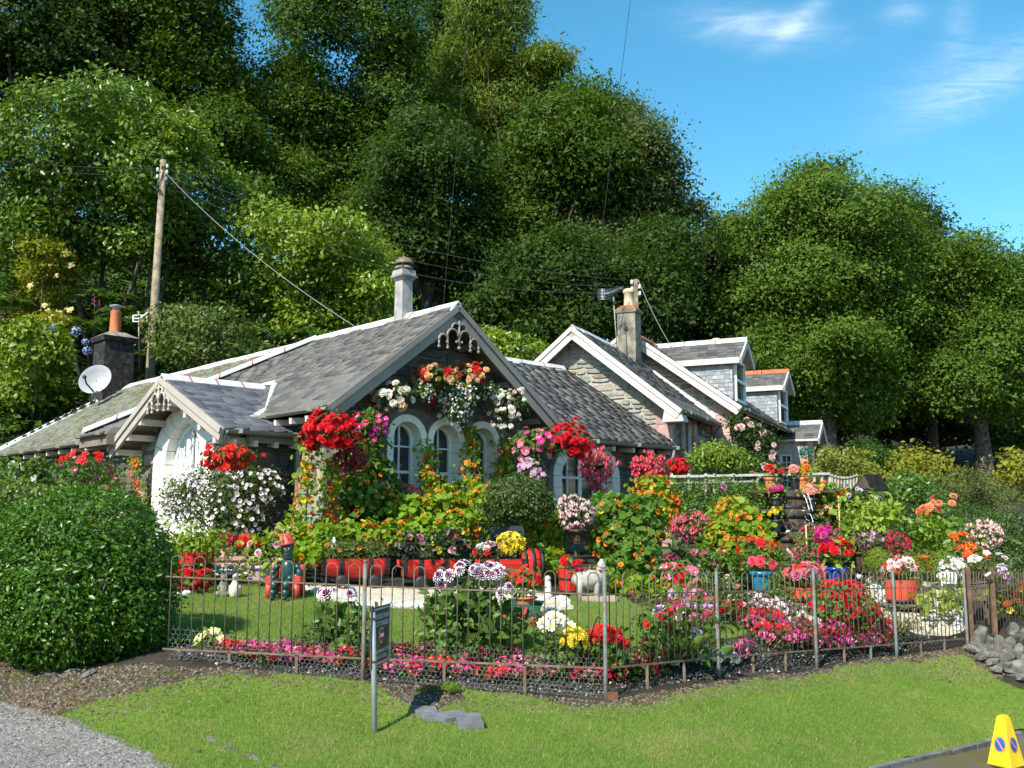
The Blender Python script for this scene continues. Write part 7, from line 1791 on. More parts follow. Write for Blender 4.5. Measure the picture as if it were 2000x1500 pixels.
pm = MB(); pz_ = tierz(960); pc = Vector((fb.x - .11, fb.y + .1, pz_))
pm.lathe(pc, [(.07, 0), (.05, .02), (.035, .05), (.035, .3), (.06, .31), (.06, .34), (.075, .42), (.09, .46), (.09, .48), (.03, .49)], 12); pm.tube([pc + UP * .36, pc + Vector((.14, -.1, .36)), pc + Vector((.16, -.12, .28))], .025, 7); pm.tube([pc + UP * .47, pc + Vector((-.1, .1, .55))], .012, 6)
hp2 = thing('hand_pump', 'black cast iron hand pump on top of the barrel fountain', 'pump', pc); pm.build('pump_body', M_BLACKM, hp2)
ptop = pz_ + .03
gF = 'flower pots on the barrel fountain'
for (u, v, mat, pl_l, lab, mm, kd, lm_, n, sz) in (
    (1503, 960, M_CLAY, 'orange clay pot at the outer end of the fountain top', 'red begonias in the clay pot nearest the hedge on the fountain top', (P_RED, P_CORAL), 'double', L_LIME, 14, .06),
    (1522, 961, M_BPOT, 'black pot between the clay pot and the iron pump', 'dark red geraniums in the black pot beside the iron pump', (P_DRED, P_RED), 'cluster', L_MID, 12, .065),
    (1552, 961, M_BPOT, 'black pot just past the iron pump', 'salmon begonias in the black pot just past the iron pump', (P_SALM, P_PPINK), 'double', L_MID, 26, .06),
    (1568, 960, M_CLAY, 'orange clay pot at the wall side of the fountain top', 'orange and red flowers in the clay pot at the wall side', (P_OR, P_RED), 'double', L_LIME, 18, .055)):
    b = at(u, v, fd + .05); potted(pl_l, lab, 0, 0, 0, .082, .20, mat, 1, mm, int(n * .8), sz * .78, kind=kd, lm=lm_, nl=90, ls=.05, spread=1.25, tall=1.35, base=(b.x, fb.y + .02, ptop), group=gF)
for (u, vt, yo, mat, pl_l, lab, mm, kd, lm_, n, sz) in (
    (1517, 998, -.22, M_BPOT, 'black pot on the middle tier, towards the orange nasturtiums', 'hot pink begonias in the black pot on the middle tier', (P_HPINK, P_CRIM), 'double', L_LIME, 18, .065),
    (1586, 1000, -.22, M_BPOT, 'grey-black pot on the middle tier beside the falling water', 'salmon pink begonias in the grey-black pot on the middle tier', (P_SALM, P_PPINK), 'double', L_LIME, 24, .07),
    (1518, 1042, -.34, M_BPOT, 'tall black pot on the lowest tier', 'yellow primroses in the tall black pot on the lowest tier', (P_YEL, P_YEL), 'double', L_MID, 18, .05),
    (1615, 1040, -.2, M_BPOT, 'dark blue pot half hidden at the far end of the lowest tier', 'peach flowers in the dark pot at the far end of the lowest tier', (P_PEACH, P_SALM), 'double', L_MID, 10, .055)):
    b = at(u, vt, fb.y + yo); potted(pl_l, lab, 0, 0, 0, .085, .19, mat, 1, mm, int(n * .8), sz * .78, kind=kd, lm=lm_, nl=100, ls=.055, spread=1.3, tall=1.35, base=(b.x, fb.y + yo, tierz(vt) + .03), group=gF)
for u, v, lab in ((1539, 1038, 'small buff sandstone cone on the lowest tier'),):
    rock(at(u, v, fd - .5), .05, None, 'pale_stone'); o = bpy.data.objects[-1] if False else [q for q in COL.objects if q.name.startswith('pale_stone')][-1]; tag(o, lab, 'stone')
# driftwood branch
o = MB().tube([at(1537, 1072, 15.6), at(1546, 1082, 15.6), at(1552, 1098, 15.6)], [.018, .026, .03], 7).build('driftwood', solid('bleached_wood', (.62, .55, .42), .8, .2)); tag(o, 'bleached curved branch leaning on the lowest barrel', 'driftwood')
# big dark barrel with hosta and its company
hb = stand(1708, 15.6); t = thing('half_barrel', 'large dark brown half barrel holding the lime hosta', 'planter', hb); barrel(t, hb, .23, .28, at(1708, 1050, 15.6).z - hb.z, M_BARREL, 16, M_BAND, (.15, .6), .05)
plant('hosta', 'large lime hosta in the dark brown half barrel', 'plant', el((1690, 1010, 34, 30, 15.6), (1715, 1000, 28, 26, 15.6), (1700, 1030, 40, 22, 15.6)), ('broad', 620, .095, L_LIME), stem=(5, .01, M_STEM), shell=.6)
plant('sedum', 'mauve trailing sedum over the rim of the dark brown barrel', 'plant', el((1705, 1052, 30, 14, 15.3),), ('slim', 600, .05, leaf('mauve_leaf', (.22, .15, .16), (.34, .27, .24))), [('cluster', (P_LIL, P_PPINK), 10, .03, False)])
plant('phormium', 'dark-leaved bush with lilac dahlias above the hosta', 'flowering plant', el((1680, 975, 26, 20, 16.6), (1710, 985, 18, 16, 16.4)), ('point', 500, .06, L_DARK), [('dahlia', (P_LIL, P_WHITE), 6, .06, False, dict(low=.2))])
plant('box_ball', 'large clipped dark green box dome behind the hosta barrel', 'topiary', el((1758, 1022, 46, 40, 16.8), (1745, 1045, 38, 30, 16.7)), ('point', 9000, .03, leaf('box_dark', (.035, .075, .015), (.065, .115, .022))), shell=.08, clump=8, cr=.02)
plant('laurel_hedge', 'dark evergreen hedge along the edge behind the pale fuchsia', 'hedge', el((1960, 1040, 60, 40, 17.5), (1990, 1090, 50, 45, 17), (1890, 1020, 50, 30, 18.2), (1820, 1050, 50, 40, 18), (1940, 1090, 40, 40, 17)), ('point', 9000, .055, leaf('evergreen', (.05, .11, .015), (.09, .16, .025), gloss=.5)), shell=.25)
plant('hosta', 'tall lime-leaved plant growing from the red pot beside the box dome', 'plant', el((1828, 1035, 38, 30, 15.6), (1810, 1060, 28, 26, 15.6), (1850, 1055, 26, 24, 15.6)), ('broad', 520, .085, leaf('lime_mid', (.14, .25, .025), (.24, .36, .04), trans=.38)), stem=(5, .01, M_STEM), shell=.6)
pot('tapered red pot under the tall lime-leaved plant', 1810, 1118, 15.4, .13, .26, M_REDB, taper=.62)
plant('dahlia', 'orange dahlias standing above the tall lime-leaved plant', 'flowering plant', el((1845, 985, 26, 22, 15.9), (1815, 1005, 20, 16, 15.9)), ('point', 120, .06, L_MID), [('dahlia', (P_OR, P_SALM), 10, .075, False, dict(low=.0))], stem=(5, .008, M_STEM))
plant('fuchsia', 'round pale pink standard fuchsia against the evergreen hedge', 'flowering plant', el((1920, 1043, 36, 28, 15.6),), ('point', 600, .045, L_GREY), [('bell', (P_PPINK, P_SALM), 190, .036, False, dict(low=-1))], stem=(1, .018, M_BARK))
plant('fuchsia', 'dark red fuchsia between the two green domes', 'flowering plant', el((1757, 1070, 22, 28, 15.1), (1745, 1055, 16, 18, 15.1)), ('point', 500, .04, L_BEG), [('bell', (P_CRIM, P_CORAL), 110, .034, False, dict(low=-1))], stem=(2, .01, M_BARK))
for lab, u, v, ru, rv, d in (('round golden-green conifer dome beside the brown barrel', 1716, 1098, 26, 26, 14.8), ('golden-green conifer dome behind the orange tub', 1780, 1112, 26, 30, 14.7), ('round golden-green conifer dome behind the white daisies', 1842, 1106, 30, 30, 14.9)):
    plant('dwarf_conifer', lab, 'conifer', el((u, v, ru, rv, d)), ('slim', 4200, .035, L_CYP), shell=.08, clump=7, cr=.02, rand=.35, up=.2)
plant('daisy_bush', 'white daisy bush in front of the conifer domes', 'flowering plant', el((1862, 1108, 26, 20, 14.3), (1850, 1120, 18, 16, 14.2)), ('slim', 500, .04, L_GREY), [('daisy', (P_WHITE, P_YEL), 90, .034, False)])
plant('geranium', 'orange-red geraniums between daisies and evergreen hedge', 'flowering plant', el((1905, 1083, 26, 12, 14.6), (1878, 1065, 22, 22, 14.9)), ('point', 200, .06, L_MID), [('cluster', (P_SCAR, P_OR), 22, .06, False, dict(low=-.2))], stem=(2, .008, M_STEM))
plant('hebe', 'low olive bush with white flower tufts behind the gate', 'shrub', el((1930, 1105, 40, 22, 14.2), (1960, 1115, 26, 20, 14.2)), ('slim', 1400, .045, L_HTH), [('cluster', (P_WHITE, P_PPINK), 8, .06, False, dict(low=.1))])
# barrels by the path
for lab, u, v, d, r, h, flab, mm, n in (('orange-red half barrel with dark hoop behind the pink bedding', 1570, 1196, 12.5, .22, .34, 'pink double begonias crowning the orange-red half barrel', (P_PINK, P_CORAL), 30), ('orange-red half barrel raised on slates by the gravel', 1758, 1152, 14.0, .22, .31, 'blush and red begonias in the half barrel raised on slates', (P_PPINK, P_WHITE), 24)):
    b = stand(u, d); t = thing('half_barrel', lab, 'planter', b + UP * (.08 if u > 1700 else 0)); barrel(t, b + UP * (.08 if u > 1700 else 0), r * .92, r, h, M_ORB, 16, M_BAND, (.55,) if u < 1700 else (.08,), .03)
    e = [(np.array(b + UP * (h + .14 + (.08 if u > 1700 else 0))), np.array([r * 1.05, r * .9, .13]))]
    plant('begonia', flab, 'flowering plant', e, ('point', 220, .06, L_BEG), [('double', mm, n, .075, False, dict(low=-.2)), ('double', (P_SCAR, P_OR), 14, .06, False, dict(low=-.3))])
    if u > 1700:
        for k in range(5):
            o = MB().abox(b + UP * (.008 + k * .014) + Vector((rng.normal() * .02, rng.normal() * .02, 0)), .6, .45, .011, rz=rng.normal() * .1).build('slate_slab', M_KERB); tag(o, 'thin slate slab stacked under the raised half barrel', 'slate', 'slates stacked under the half barrel')
plant('geranium', 'tall red geraniums spreading beside the orange-red half barrel', 'flowering plant', el((1640, 1165, 46, 30, 12.2), (1620, 1190, 40, 22, 11.9), (1680, 1190, 30, 26, 12.2), (1655, 1205, 40, 20, 12.0)), ('point', 1500, .06, L_MID), [('double', (P_RED, P_CRIM), 60, .06, False, dict(low=-.2))], stem=(5, .008, M_STEM))
plant('sedum', 'purple-black shrubby plant between barrel and gravel path', 'plant', el((1672, 1150, 22, 22, 13.0),), ('slim', 500, .05, leaf('plum_leaf', (.06, .045, .04), (.12, .09, .07))), [('cluster', (P_WHITE, P_BLUSH), 5, .04, False)])
plant('hosta', 'yellow-green leafy clump beside the gravel path', 'plant', el((1850, 1168, 30, 18, 13.4), (1835, 1178, 20, 14, 13.3)), ('broad', 160, .10, L_LIME), shell=.7)
plant('laurel_bush', 'dark green bush behind the railing before the turquoise pot', 'shrub', el((1535, 1150, 30, 28, 12.6), (1520, 1175, 24, 24, 12.4)), ('point', 1500, .045, L_MID), shell=.4)
plant('euonymus_bush', 'dark bush with cream-edged leaves behind the railing posts', 'shrub', el((1420, 1160, 30, 30, 12.0), (1440, 1185, 26, 24, 11.8), (1400, 1190, 24, 24, 11.8)), ('point', 1600, .045, leaf('variegated', (.05, .10, .02), (.10, .15, .03), c3=(.55, .52, .24), f3=.22)), [('open', (P_SALM, P_RED), 14, .04, False)], shell=.4)
plant('petunia', 'mixed pink and red petunias behind the railing', 'flowering plant', el((1340, 1125, 34, 18, 12.6), (1310, 1120, 24, 18, 12.7), (1370, 1150, 24, 20, 12.2), (1350, 1170, 26, 18, 12.0)), ('point', 700, .05, L_MID), [('open', (P_PINK, P_WHITE), 36, .055, False), ('open', (P_RED, P_DRED), 20, .05, False), ('open', (P_WHITE, P_BLUSH), 14, .05, False)])
plant('petunia', 'pink-edged petunia spray trailing along the inner lawn edge', 'flowering plant', el((1360, 1180, 30, 22, 11.3), (1330, 1160, 22, 18, 11.5)), ('point', 300, .05, L_MID), [('open', (P_LIL, P_WHITE), 24, .05, False), ('open', (P_CORAL, P_PINK), 14, .05, False)])
plant('dahlia', 'leafy dahlia behind the railing with one lilac-white bloom', 'flowering plant', el((1290, 1235, 34, 44, 9.7), (1330, 1255, 36, 36, 9.9), (1270, 1265, 24, 24, 9.6), (1350, 1225, 24, 34, 10.1)), ('broad', 420, .085, L_DAHL), [('dahlia', (P_LIL, P_WHITE), 3, .07, False, dict(low=.3)), ('dahlia', (P_SCAR, P_RED), 8, .05, False, dict(low=-.2))], stem=(6, .008, M_STEM), shell=.7)
# dahlias inside the left run
plant('dahlia', 'great clump of purple-and-white dahlias behind the sign', 'flowering plant', el((905, 1190, 60, 50, 9.9), (885, 1230, 52, 50, 9.8), (950, 1235, 50, 50, 9.8), (915, 1265, 60, 36, 9.6), (940, 1180, 40, 40, 10.0)), ('broad', 900, .095, L_DAHL),
      [('dahlia', (P_PURP, P_WHITE), 34, .062, False, dict(low=-.1), el((905, 1128, 55, 28, 9.7), (960, 1130, 30, 26, 9.7), (850, 1115, 16, 26, 9.7), (985, 1160, 12, 26, 9.6), (850, 1145, 12, 14, 9.6)))], stem=(8, .009, M_STEM), shell=.75)
plant('dahlia', 'smaller purple-and-white dahlia behind the tall fence post', 'flowering plant', el((665, 1215, 28, 30, 9.6), (690, 1245, 26, 26, 9.5), (650, 1235, 20, 22, 9.5)), ('broad', 260, .085, L_DAHL), [('dahlia', (P_PURP, P_WHITE), 7, .06, False, dict(low=.1), el((660, 1168, 36, 20, 9.5), (722, 1180, 6, 12, 9.4)))], stem=(5, .008, M_STEM), shell=.75)
plant('dahlia', 'yellow dahlias topped by white ones behind the railing', 'flowering plant', el((1105, 1275, 40, 26, 9.4), (1080, 1285, 28, 20, 9.4)), ('point', 500, .06, L_DAHL), [('dahlia', (P_YEL, P_YEL), 22, .05, False, dict(low=-.1), el((1120, 1255, 26, 24, 9.3))), ('daisy', (P_IVORY, P_YEL), 12, .06, False, dict(low=-.1), el((1085, 1228, 30, 30, 9.4)))], stem=(6, .008, M_STEM), shell=.7)
plant('dahlia', 'scarlet dahlias by the corner post of the railing', 'flowering plant', el((1180, 1275, 36, 24, 9.4), (1200, 1285, 28, 20, 9.4)), ('point', 420, .06, L_DAHL), [('dahlia', (P_SCAR, P_RED), 16, .058, False, dict(low=.0), el((1175, 1245, 36, 18, 9.4), (1205, 1262, 22, 12, 9.4)))], stem=(6, .008, M_STEM), shell=.7)
plant('sedum', 'pale-headed sedum at the shaded end of the railing bed', 'plant', el((410, 1262, 26, 24, 9.5),), ('point', 160, .05, L_MID), [('cluster', (P_IVORY, P_YEL), 6, .06, False, dict(low=.2))], stem=(3, .006, M_STEM))
plant('grass_clump', 'small olive tuft in the bed near the tall post', 'plant', el((600, 1262, 24, 18, 9.4),), ('slim', 500, .05, L_HEA), shell=.6)
plant('heather', 'thin brownish heath beside the green wheelbarrow', 'plant', el((1065, 1215, 26, 18, 10.4),), ('slim', 260, .05, leaf('dry_heath', (.22, .2, .08), (.34, .28, .12))), shell=.8)
# bedding begonias along the railing
P_BPINK = petal('bedding_pink', (.78, .34, .52), (.74, .24, .42))
def bed_proto(name, mats, label, group, n=26, s=.024):
    t = thing(name, label, 'bedding plant', (0, 0, -50), group)
    e = [(np.array([0, 0, -49.93]), np.array([.12, .10, .075]))]
    foliage('foliage', e, 60, .04, 'point', L_BEG, t, clump=4, cr=.03)
    for m_ in mats:
        P, N = shell_pts(e, n // len(mats), low=-.2); place_blossoms(t, 'daisy', m_, P, N, s, merge=True)
    return t
gB = 'bedding begonias along the railing'
BP = {'red': bed_proto('begonia', [(P_RED, P_DRED), (P_RED, P_YEL), (P_CRIM, P_RED)], 'low bedding begonia with small red flowers', gB, 32), 'pink': bed_proto('begonia', [(P_PINK, P_HPINK), (P_PINK, P_IVORY), (P_HPINK, P_PINK)], 'low bedding begonia with small rose-pink flowers', gB, 32),
      'white': bed_proto('begonia', [(P_WHITE, P_YEL)], 'low bedding begonia with small white flowers', gB, 30), 'lilac': bed_proto('begonia', [(P_BPINK, P_WHITE), (P_BLUSH, P_PINK)], 'low bedding begonia with small lilac-pink flowers', gB, 34)}
for p in BP.values():
    for ch in p.children: ch.name = ch.name
used = {}
COLW = {'red': 'small red', 'pink': 'small rose-pink', 'white': 'small white', 'lilac': 'small lilac-pink'}
def bed(kind, u, v, s=1.0, off=0.0, where=None):
    g = ground_at(u, v)
    where = where or ('between the hedge and the tall post' if u < 710 else 'between the tall post and the corner post' if u < 1182 else 'just past the corner post')
    lab = 'low bedding begonia with %s flowers %s' % (COLW[kind], where)
    loc = (g.x, g.y, g.z + off)
    if kind not in used: BP[kind].location = loc; BP[kind].rotation_euler = (0, 0, rng.uniform(0, 6.28)); BP[kind].scale = (s,) * 3; used[kind] = 1; BP[kind]['label'] = lab
    else: copy_tree(BP[kind], loc, lab, rotz=rng.uniform(0, 6.28), scale=s * rng.uniform(.85, 1.15))
for (k, u, v) in (('red', 440, 1278), ('red', 462, 1276), ('pink', 482, 1285), ('pink', 500, 1282), ('red', 512, 1293), ('pink', 524, 1290), ('red', 545, 1285), ('pink', 566, 1290), ('pink', 585, 1297), ('red', 618, 1295), ('pink', 640, 1300), ('pink', 655, 1303), ('red', 672, 1298), ('pink', 575, 1280), ('pink', 540, 1300),
                  ('pink', 776, 1285), ('red', 795, 1290), ('pink', 785, 1305), ('pink', 815, 1312), ('red', 828, 1300), ('pink', 750, 1308), ('pink', 835, 1290), ('pink', 905, 1315), ('red', 930, 1300), ('red', 945, 1292), ('pink', 915, 1300),
                  ('pink', 985, 1310), ('pink', 1000, 1325), ('red', 995, 1295), ('pink', 1010, 1300), ('white', 1040, 1322), ('white', 1055, 1312), ('pink', 1072, 1310), ('pink', 1090, 1318), ('pink', 1080, 1330), ('red', 1108, 1318), ('red', 1125, 1330), ('red', 1145, 1318), ('red', 1160, 1334), ('red', 1175, 1325), ('red', 1135, 1308),
                  ('red', 1200, 1330), ('red', 1215, 1320), ('red', 1240, 1318), ('pink', 1262, 1310), ('pink', 1278, 1298), ('red', 1255, 1298), ('pink', 1290, 1302), ('red', 1270, 1320), ('white', 1308, 1305), ('red', 1320, 1298), ('pink', 1335, 1298), ('red', 1345, 1288), ('white', 1395, 1298), ('white', 1415, 1290), ('white', 1430, 1300), ('pink', 1450, 1290), ('pink', 1455, 1278), ('white', 1385, 1285), ('white', 1365, 1300)):
    bed(k, u, v, .95)
for u in list(range(470, 690, 17)) + list(range(732, 1000, 19)) + list(range(1010, 1170, 15)): bed('pink' if rng.random() < .55 else 'red', u, 1287 + (u - 470) * .055 + rng.normal() * 6 + (14 if u > 730 else 0) * (u < 1000), .9)
# the sloping bed of pink and red rows on the right
for i in range(26):
    s = i / 25
    for j, (kk, dv) in enumerate((('lilac', 0), ('lilac', 12), ('red', 30), ('pink', 44), ('red', 58), ('pink', 70))):
        if kk == 'lilac' and s > .72: continue
        u = 1462 + s * (262 if kk != 'lilac' else 250) + rng.normal() * 4; v = 1188 + s * 22 + dv + rng.normal() * 2.5 - (8 if kk != 'lilac' and s > .7 else 0)
        if j >= 4 and s < .12: continue
        k2 = 'white' if (j == 2 and .25 < s < .5 and rng.random() < .7) else kk
        bed(k2, u, v, 1.02, .02, ('at the lawn end' if s < .33 else 'in the middle' if s < .66 else 'at the gravel end') + ' of the sloping bed')
for u, v in ((1330, 1228), (1350, 1225), (1372, 1222), (1395, 1220), (1315, 1215), (1415, 1222), (1435, 1215), (1385, 1235), (1362, 1240)): bed('red' if u % 2 else 'pink', u, v, 1.0, .1, 'behind the lilac-white dahlia')
# wheelbarrow with pot
wd_ = 10.9; wg = stand(1015, wd_); t = thing('toy_wheelbarrow', 'small green wooden wheelbarrow with red legs tipped on the lawn', 'wheelbarrow', wg)
def W3(u, v, dd=0.0): return at(u, v, wd_ + dd)
M_WGRN = solid('barrow_green', (.012, .10, .065), .5, .35, var=.15); 
m = MB(); a_ = [W3(982, 1178), W3(1056, 1184), W3(1040, 1218), W3(1000, 1206)]; b_ = [p + Vector((.05, .32, .03)) for p in a_]
m.prism(a_, Vector((0, .03, 0))); m.build('side_board', M_WGRN, t); m = MB(); m.prism(b_, Vector((0, .03, 0))); m.build('side_board', M_WGRN, t)
m = MB(); m.add([a_[3], a_[2], b_[2], b_[3], a_[3] + UP * .02, a_[2] + UP * .02, b_[2] + UP * .02, b_[3] + UP * .02], [(0, 3, 2, 1), (4, 5, 6, 7), (0, 1, 5, 4), (1, 2, 6, 5), (2, 3, 7, 6), (3, 0, 4, 7)]); m.build('floor_board', M_WGRN, t)
m = MB(); m.add([a_[1], b_[1], b_[2], a_[2]], [(0, 1, 2, 3)]); m.build('end_board', M_SLP, t)
for p, q in (((1013, 1184), (1013, 1208)), ((1028, 1186), (1020, 1210)), ((989, 1180), (986, 1205))): MB().bar(W3(*p, -.02), W3(*q, -.02), .03, .03, (0, 1, 0)).build('leg', M_FRED, t)
MB().lathe(W3(1041, 1215, -.03), [(.02, 0), (.05, 0), (.055, .015), (.05, .03), (.02, .03)], 14, axis=(.3, 1, 0)).build('wheel', M_FRED, t)
potted('wide clay bowl standing in the tipped wheelbarrow', 'red geraniums and yellow pansies in the wheelbarrow bowl', 0, 0, 0, .115, .10, M_CLAY, 1, (P_RED, P_SCAR), 22, .05, base=W3(1026, 1184, .17), spread=1.35, tall=1.5, kind='cluster', nl=340, ls=.045)
# stone poodle planter
sp = stand(1165, 12.2); t = thing('stone_dog_planter', 'white stone dog-shaped planter on a low plinth', 'ornament', sp)
S3 = lambda u, v, dd=0.0: at(u, v, 12.2 + dd)
m = MB(); c = S3(1150, 1132); m.ball(c, .16, 10, 7, sc=(1.35, .9, .75)); m.ball(S3(1172, 1125), .09, 9, 7, sc=(.8, .8, 1.3)); m.ball(S3(1175, 1104), .055, 9, 7, sc=(1, 1.1, 1)); m.ball(S3(1175, 1096), .03, 7, 5); m.ball(S3(1180, 1107, -.05), .03, 7, 5, sc=(1, 1.4, .8)); m.ball(S3(1128, 1125), .04, 7, 5)
for u, dd in ((1133, -.08), (1140, .1), (1166, -.08), (1172, .08)): m.lathe(Vector((S3(u, 1150, dd).x, 12.2 + dd, sp.z)), [(.03, 0), (.035, .1), (.04, c.z - sp.z)], 8)
m.build('dog', solid('old_white_stone', (.40, .38, .33), .9, .15, var=.25, scale=14, bump=.7, dirt=(.22, .21, .17), dirt_amt=.35), t); MB().abox(sp + Vector((0.02, 0, .02)), .42, .3, .06).build('plinth', solid('pinkish_slab', (.42, .30, .25), .9, .2), t)
plant('sempervivum', 'dark red rosettes planted along the back of the stone dog', 'plant', [(np.array(S3(1150, 1116)), np.array([.2, .09, .03]))], ('point', 50, .04, L_BEG), [('double', (P_CRIM, P_DRED), 12, .03, False, dict(low=.2))])
# white edging stones
gS = 'white edging stones of the garden'
def edge_stones(pts, n, s0, s1, label, group=gS):
    P = [Vector(ground_at(*p)) for p in pts]; tot = [0]
    for a, b in zip(P[:-1], P[1:]): tot.append(tot[-1] + (b - a).length)
    for i in range(n):
        d = tot[-1] * (i + .5) / n; k = max(j for j in range(len(tot)) if tot[j] <= d); k = min(k, len(P) - 2)
        q = P[k].lerp(P[k + 1], (d - tot[k]) / max(1e-6, tot[k + 1] - tot[k])); s = rng.uniform(s0, s1)
        x, y = q.x + rng.normal() * s * .35, q.y + rng.normal() * s * .4
        tag(rock((x, y, terr(x, y) + s * .3), s), label, 'stone', group)
edge_stones([(700, 1186), (760, 1186), (850, 1188)], 22, .04, .065, 'round white stone edging the gravel strip behind the tall post')
edge_stones([(705, 1178), (770, 1180), (850, 1180)], 14, .035, .055, 'round white stone edging the gravel strip behind the tall post')
edge_stones([(590, 1150), (640, 1166), (700, 1176)], 12, .045, .08, 'flat white stone between figure and gravel strip')
edge_stones([(1000, 1172), (1040, 1185), (1075, 1192), (1105, 1188), (1112, 1176), (1090, 1168)], 30, .035, .06, 'white cobble heaped beside the wheelbarrow')
edge_stones([(1020, 1165), (1060, 1172), (1100, 1170)], 9, .035, .055, 'white cobble heaped beside the wheelbarrow')
edge_stones([(336, 1160), (352, 1164), (370, 1160)], 8, .05, .08, 'white stone by the foot of the red half barrel')
edge_stones([(1500, 1150), (1540, 1122), (1570, 1128), (1600, 1135)], 18, .05, .09, 'white stone in the rockery before the fountain')
edge_stones([(1690, 1185), (1715, 1172), (1725, 1150), (1700, 1140)], 13, .06, .10, 'white boulder edging the beige gravel path')
edge_stones([(1775, 1182), (1800, 1178), (1830, 1184), (1860, 1195), (1872, 1215), (1868, 1235)], 18, .055, .09, 'white boulder lining the far side of the gravel path')
edge_stones([(1740, 1222), (1728, 1205), (1590, 1200)], 4, .05, .08, 'white stone at the end of the pink bedding')
edge_stones([(805, 1118), (830, 1112), (850, 1118)], 6, .07, .11, 'white boulder between the barrel wagons')
edge_stones([(1175, 1130), (1190, 1150), (1195, 1160)], 6, .06, .1, 'grey-white boulder behind the stone dog')
for u, v, lab in ((1070, 1150, 'small white stone figure on the cobbles'),):
    g = ground_at(u, v + 18); t = thing('stone_figurine', lab, 'ornament', g); m = MB(); m.lathe(g, [(.06, 0), (.06, .04), (.04, .05), (.05, .12), (.035, .2)], 9); m.ball(g + UP * .23, .04, 8, 6); m.build('figurine', M_WST, t)
# timber rail, wishing well, topiary balls
M_RAIL = solid('silvered_wood', (.48, .45, .38), .85, .15, var=.2, scale=7, bump=.4)
tr_ = thing('timber_rail', 'silvered timber ladder rail below the house', 'fence', at(1400, 955, 18.6))
m = MB(); m.bar(at(1308, 931, 18.6), at(1620, 925, 18.6), .05, .045); m.build('top_rail', M_RAIL, tr_); m = MB(); m.bar(at(1308, 944, 18.6), at(1480, 940, 18.6), .04, .035); m.build('lower_rail', M_RAIL, tr_)
for u in (1312, 1345, 1378, 1395, 1432, 1480, 1513, 1555, 1590, 1605, 1620): MB().bar(at(u, 925, 18.63), at(u, 965, 18.63), .04, .04, (0, 1, 0)).build('upright', M_RAIL, tr_)
rr_ = thing('rope_bridge_rail', 'sagging picket rail running to the wishing well', 'fence', at(1650, 960, 18.4))
for k in range(9): u = 1625 + k * 6.0; s = 4 * (k / 8) * (1 - k / 8) * 5; MB().bar(at(u, 926 + s, 18.4), at(u, 955 + s * .6, 18.4), .03, .03, (0, 1, 0)).build('picket', M_RAIL, rr_)
MB().tube([at(1622 + k * 6.5, 929 + 4 * (k / 8) * (1 - k / 8) * 6, 18.38) for k in range(9)], .015, 5).build('rope', solid('rope', (.2, .17, .12), .9, .1), rr_)
we = stand(1692, 17.8); t = thing('wishing_well', 'wooden wishing well with a dark slatted roof', 'wishing well', we)
Wv = lambda u, v, dd=0.0: at(u, v, 17.8 + dd)
M_DKW = solid('dark_boards', (.10, .075, .06), .8, .2, var=.25, scale=8)
for k in range(4):
    s0, s1 = k / 4, (k + .96) / 4; vv0, vv1 = 931 + (955 - 931) * s0, 931 + (955 - 931) * s1
    hw0, hw1 = 2 + 20 * s0, 2 + 20 * s1
    MB().prism([Wv(1688 - hw0, vv0), Wv(1688 + hw0 * .6, vv0), Wv(1688 + hw1 * .6 , vv1), Wv(1688 - hw1, vv1)], Vector((0, .02, 0))).build('gable_board', M_DKW, t)
    o_ = Wv(1688, 930); e_ = Wv(1705, 957); MB().prism([o_.lerp(e_, s0) + UP * .02, o_.lerp(e_, s0) + Vector((.42, .35, .02)), o_.lerp(e_, s1 + .08) + Vector((.42, .35, .0)), o_.lerp(e_, s1 + .08)], UP * .02).build('roof_board', M_SLP, t)
    e_ = Wv(1664, 957); MB().prism([o_.lerp(e_, s0) + UP * .02, o_.lerp(e_, s0) + Vector((.42, .35, .02)), o_.lerp(e_, s1 + .08) + Vector((.42, .35, .0)), o_.lerp(e_, s1 + .08)], UP * .02).build('roof_board', M_SLP, t)
for u in (1672, 1700): MB().bar(Wv(u, 955, .05), Vector((Wv(u, 955).x, 17.85, we.z)), .05, .05, (0, 1, 0)).build('post', M_DKW, t)
MB().lathe(Wv(1688, 975), [(.06, 0), (.085, .15), (.09, .16), (.08, .15)], 12).build('bucket', solid('zinc', (.5, .5, .5), .35, .5, 1.0), t); MB().tube([Wv(1688, 955), Wv(1688, 968)], .006, 4).build('chain', M_BLACKM, t)
MB().lathe(we + Vector((.1, .2, 0)), [(.26, 0), (.26, .35), (.22, .35), (.22, .1)], 16, caps=False).build('well_tub', M_BARREL, t)
for lab, u, v, r, mt in (('turquoise artificial topiary ball hanging at the porch corner', 1573, 885, .11, leaf('topiary_teal', (.02, .17, .14), (.05, .30, .22))), ('dark green artificial topiary ball hanging in the porch shade', 1609, 897, .11, leaf('topiary_dark', (.012, .05, .045), (.03, .09, .07)))):
    c = at(u, v, 25.5 if u < 1600 else 27); t = thing('topiary_ball', lab, 'topiary', c - UP * r * 1.2); foliage('foliage', [(np.array(c), np.array([r * 1.25] * 3))], 900, .035, 'point', mt, t, shell=.1, cr=.01)
    MB().tube([c, c + UP * .45], .006, 4).build('cord', M_BLACKM, t)
plant('begonia', 'orange begonias in tall baskets at the porch corner', 'flowering plant', el((1572, 930, 10, 26, 24.5),), ('point', 90, .07, L_LIME), [('double', (P_OR, P_SCAR), 16, .07, False, dict(low=-.9))])
M_BENCH = solid('bench_brown', (.17, .11, .09), .8, .2, var=.2, scale=8)
bn = thing('slatted_bench', 'brown slatted wooden planter bench behind the gate', 'bench', stand(1905, 13.3)); Bq = lambda u, v, dd=0.0: at(u, v, 13.3 + dd)
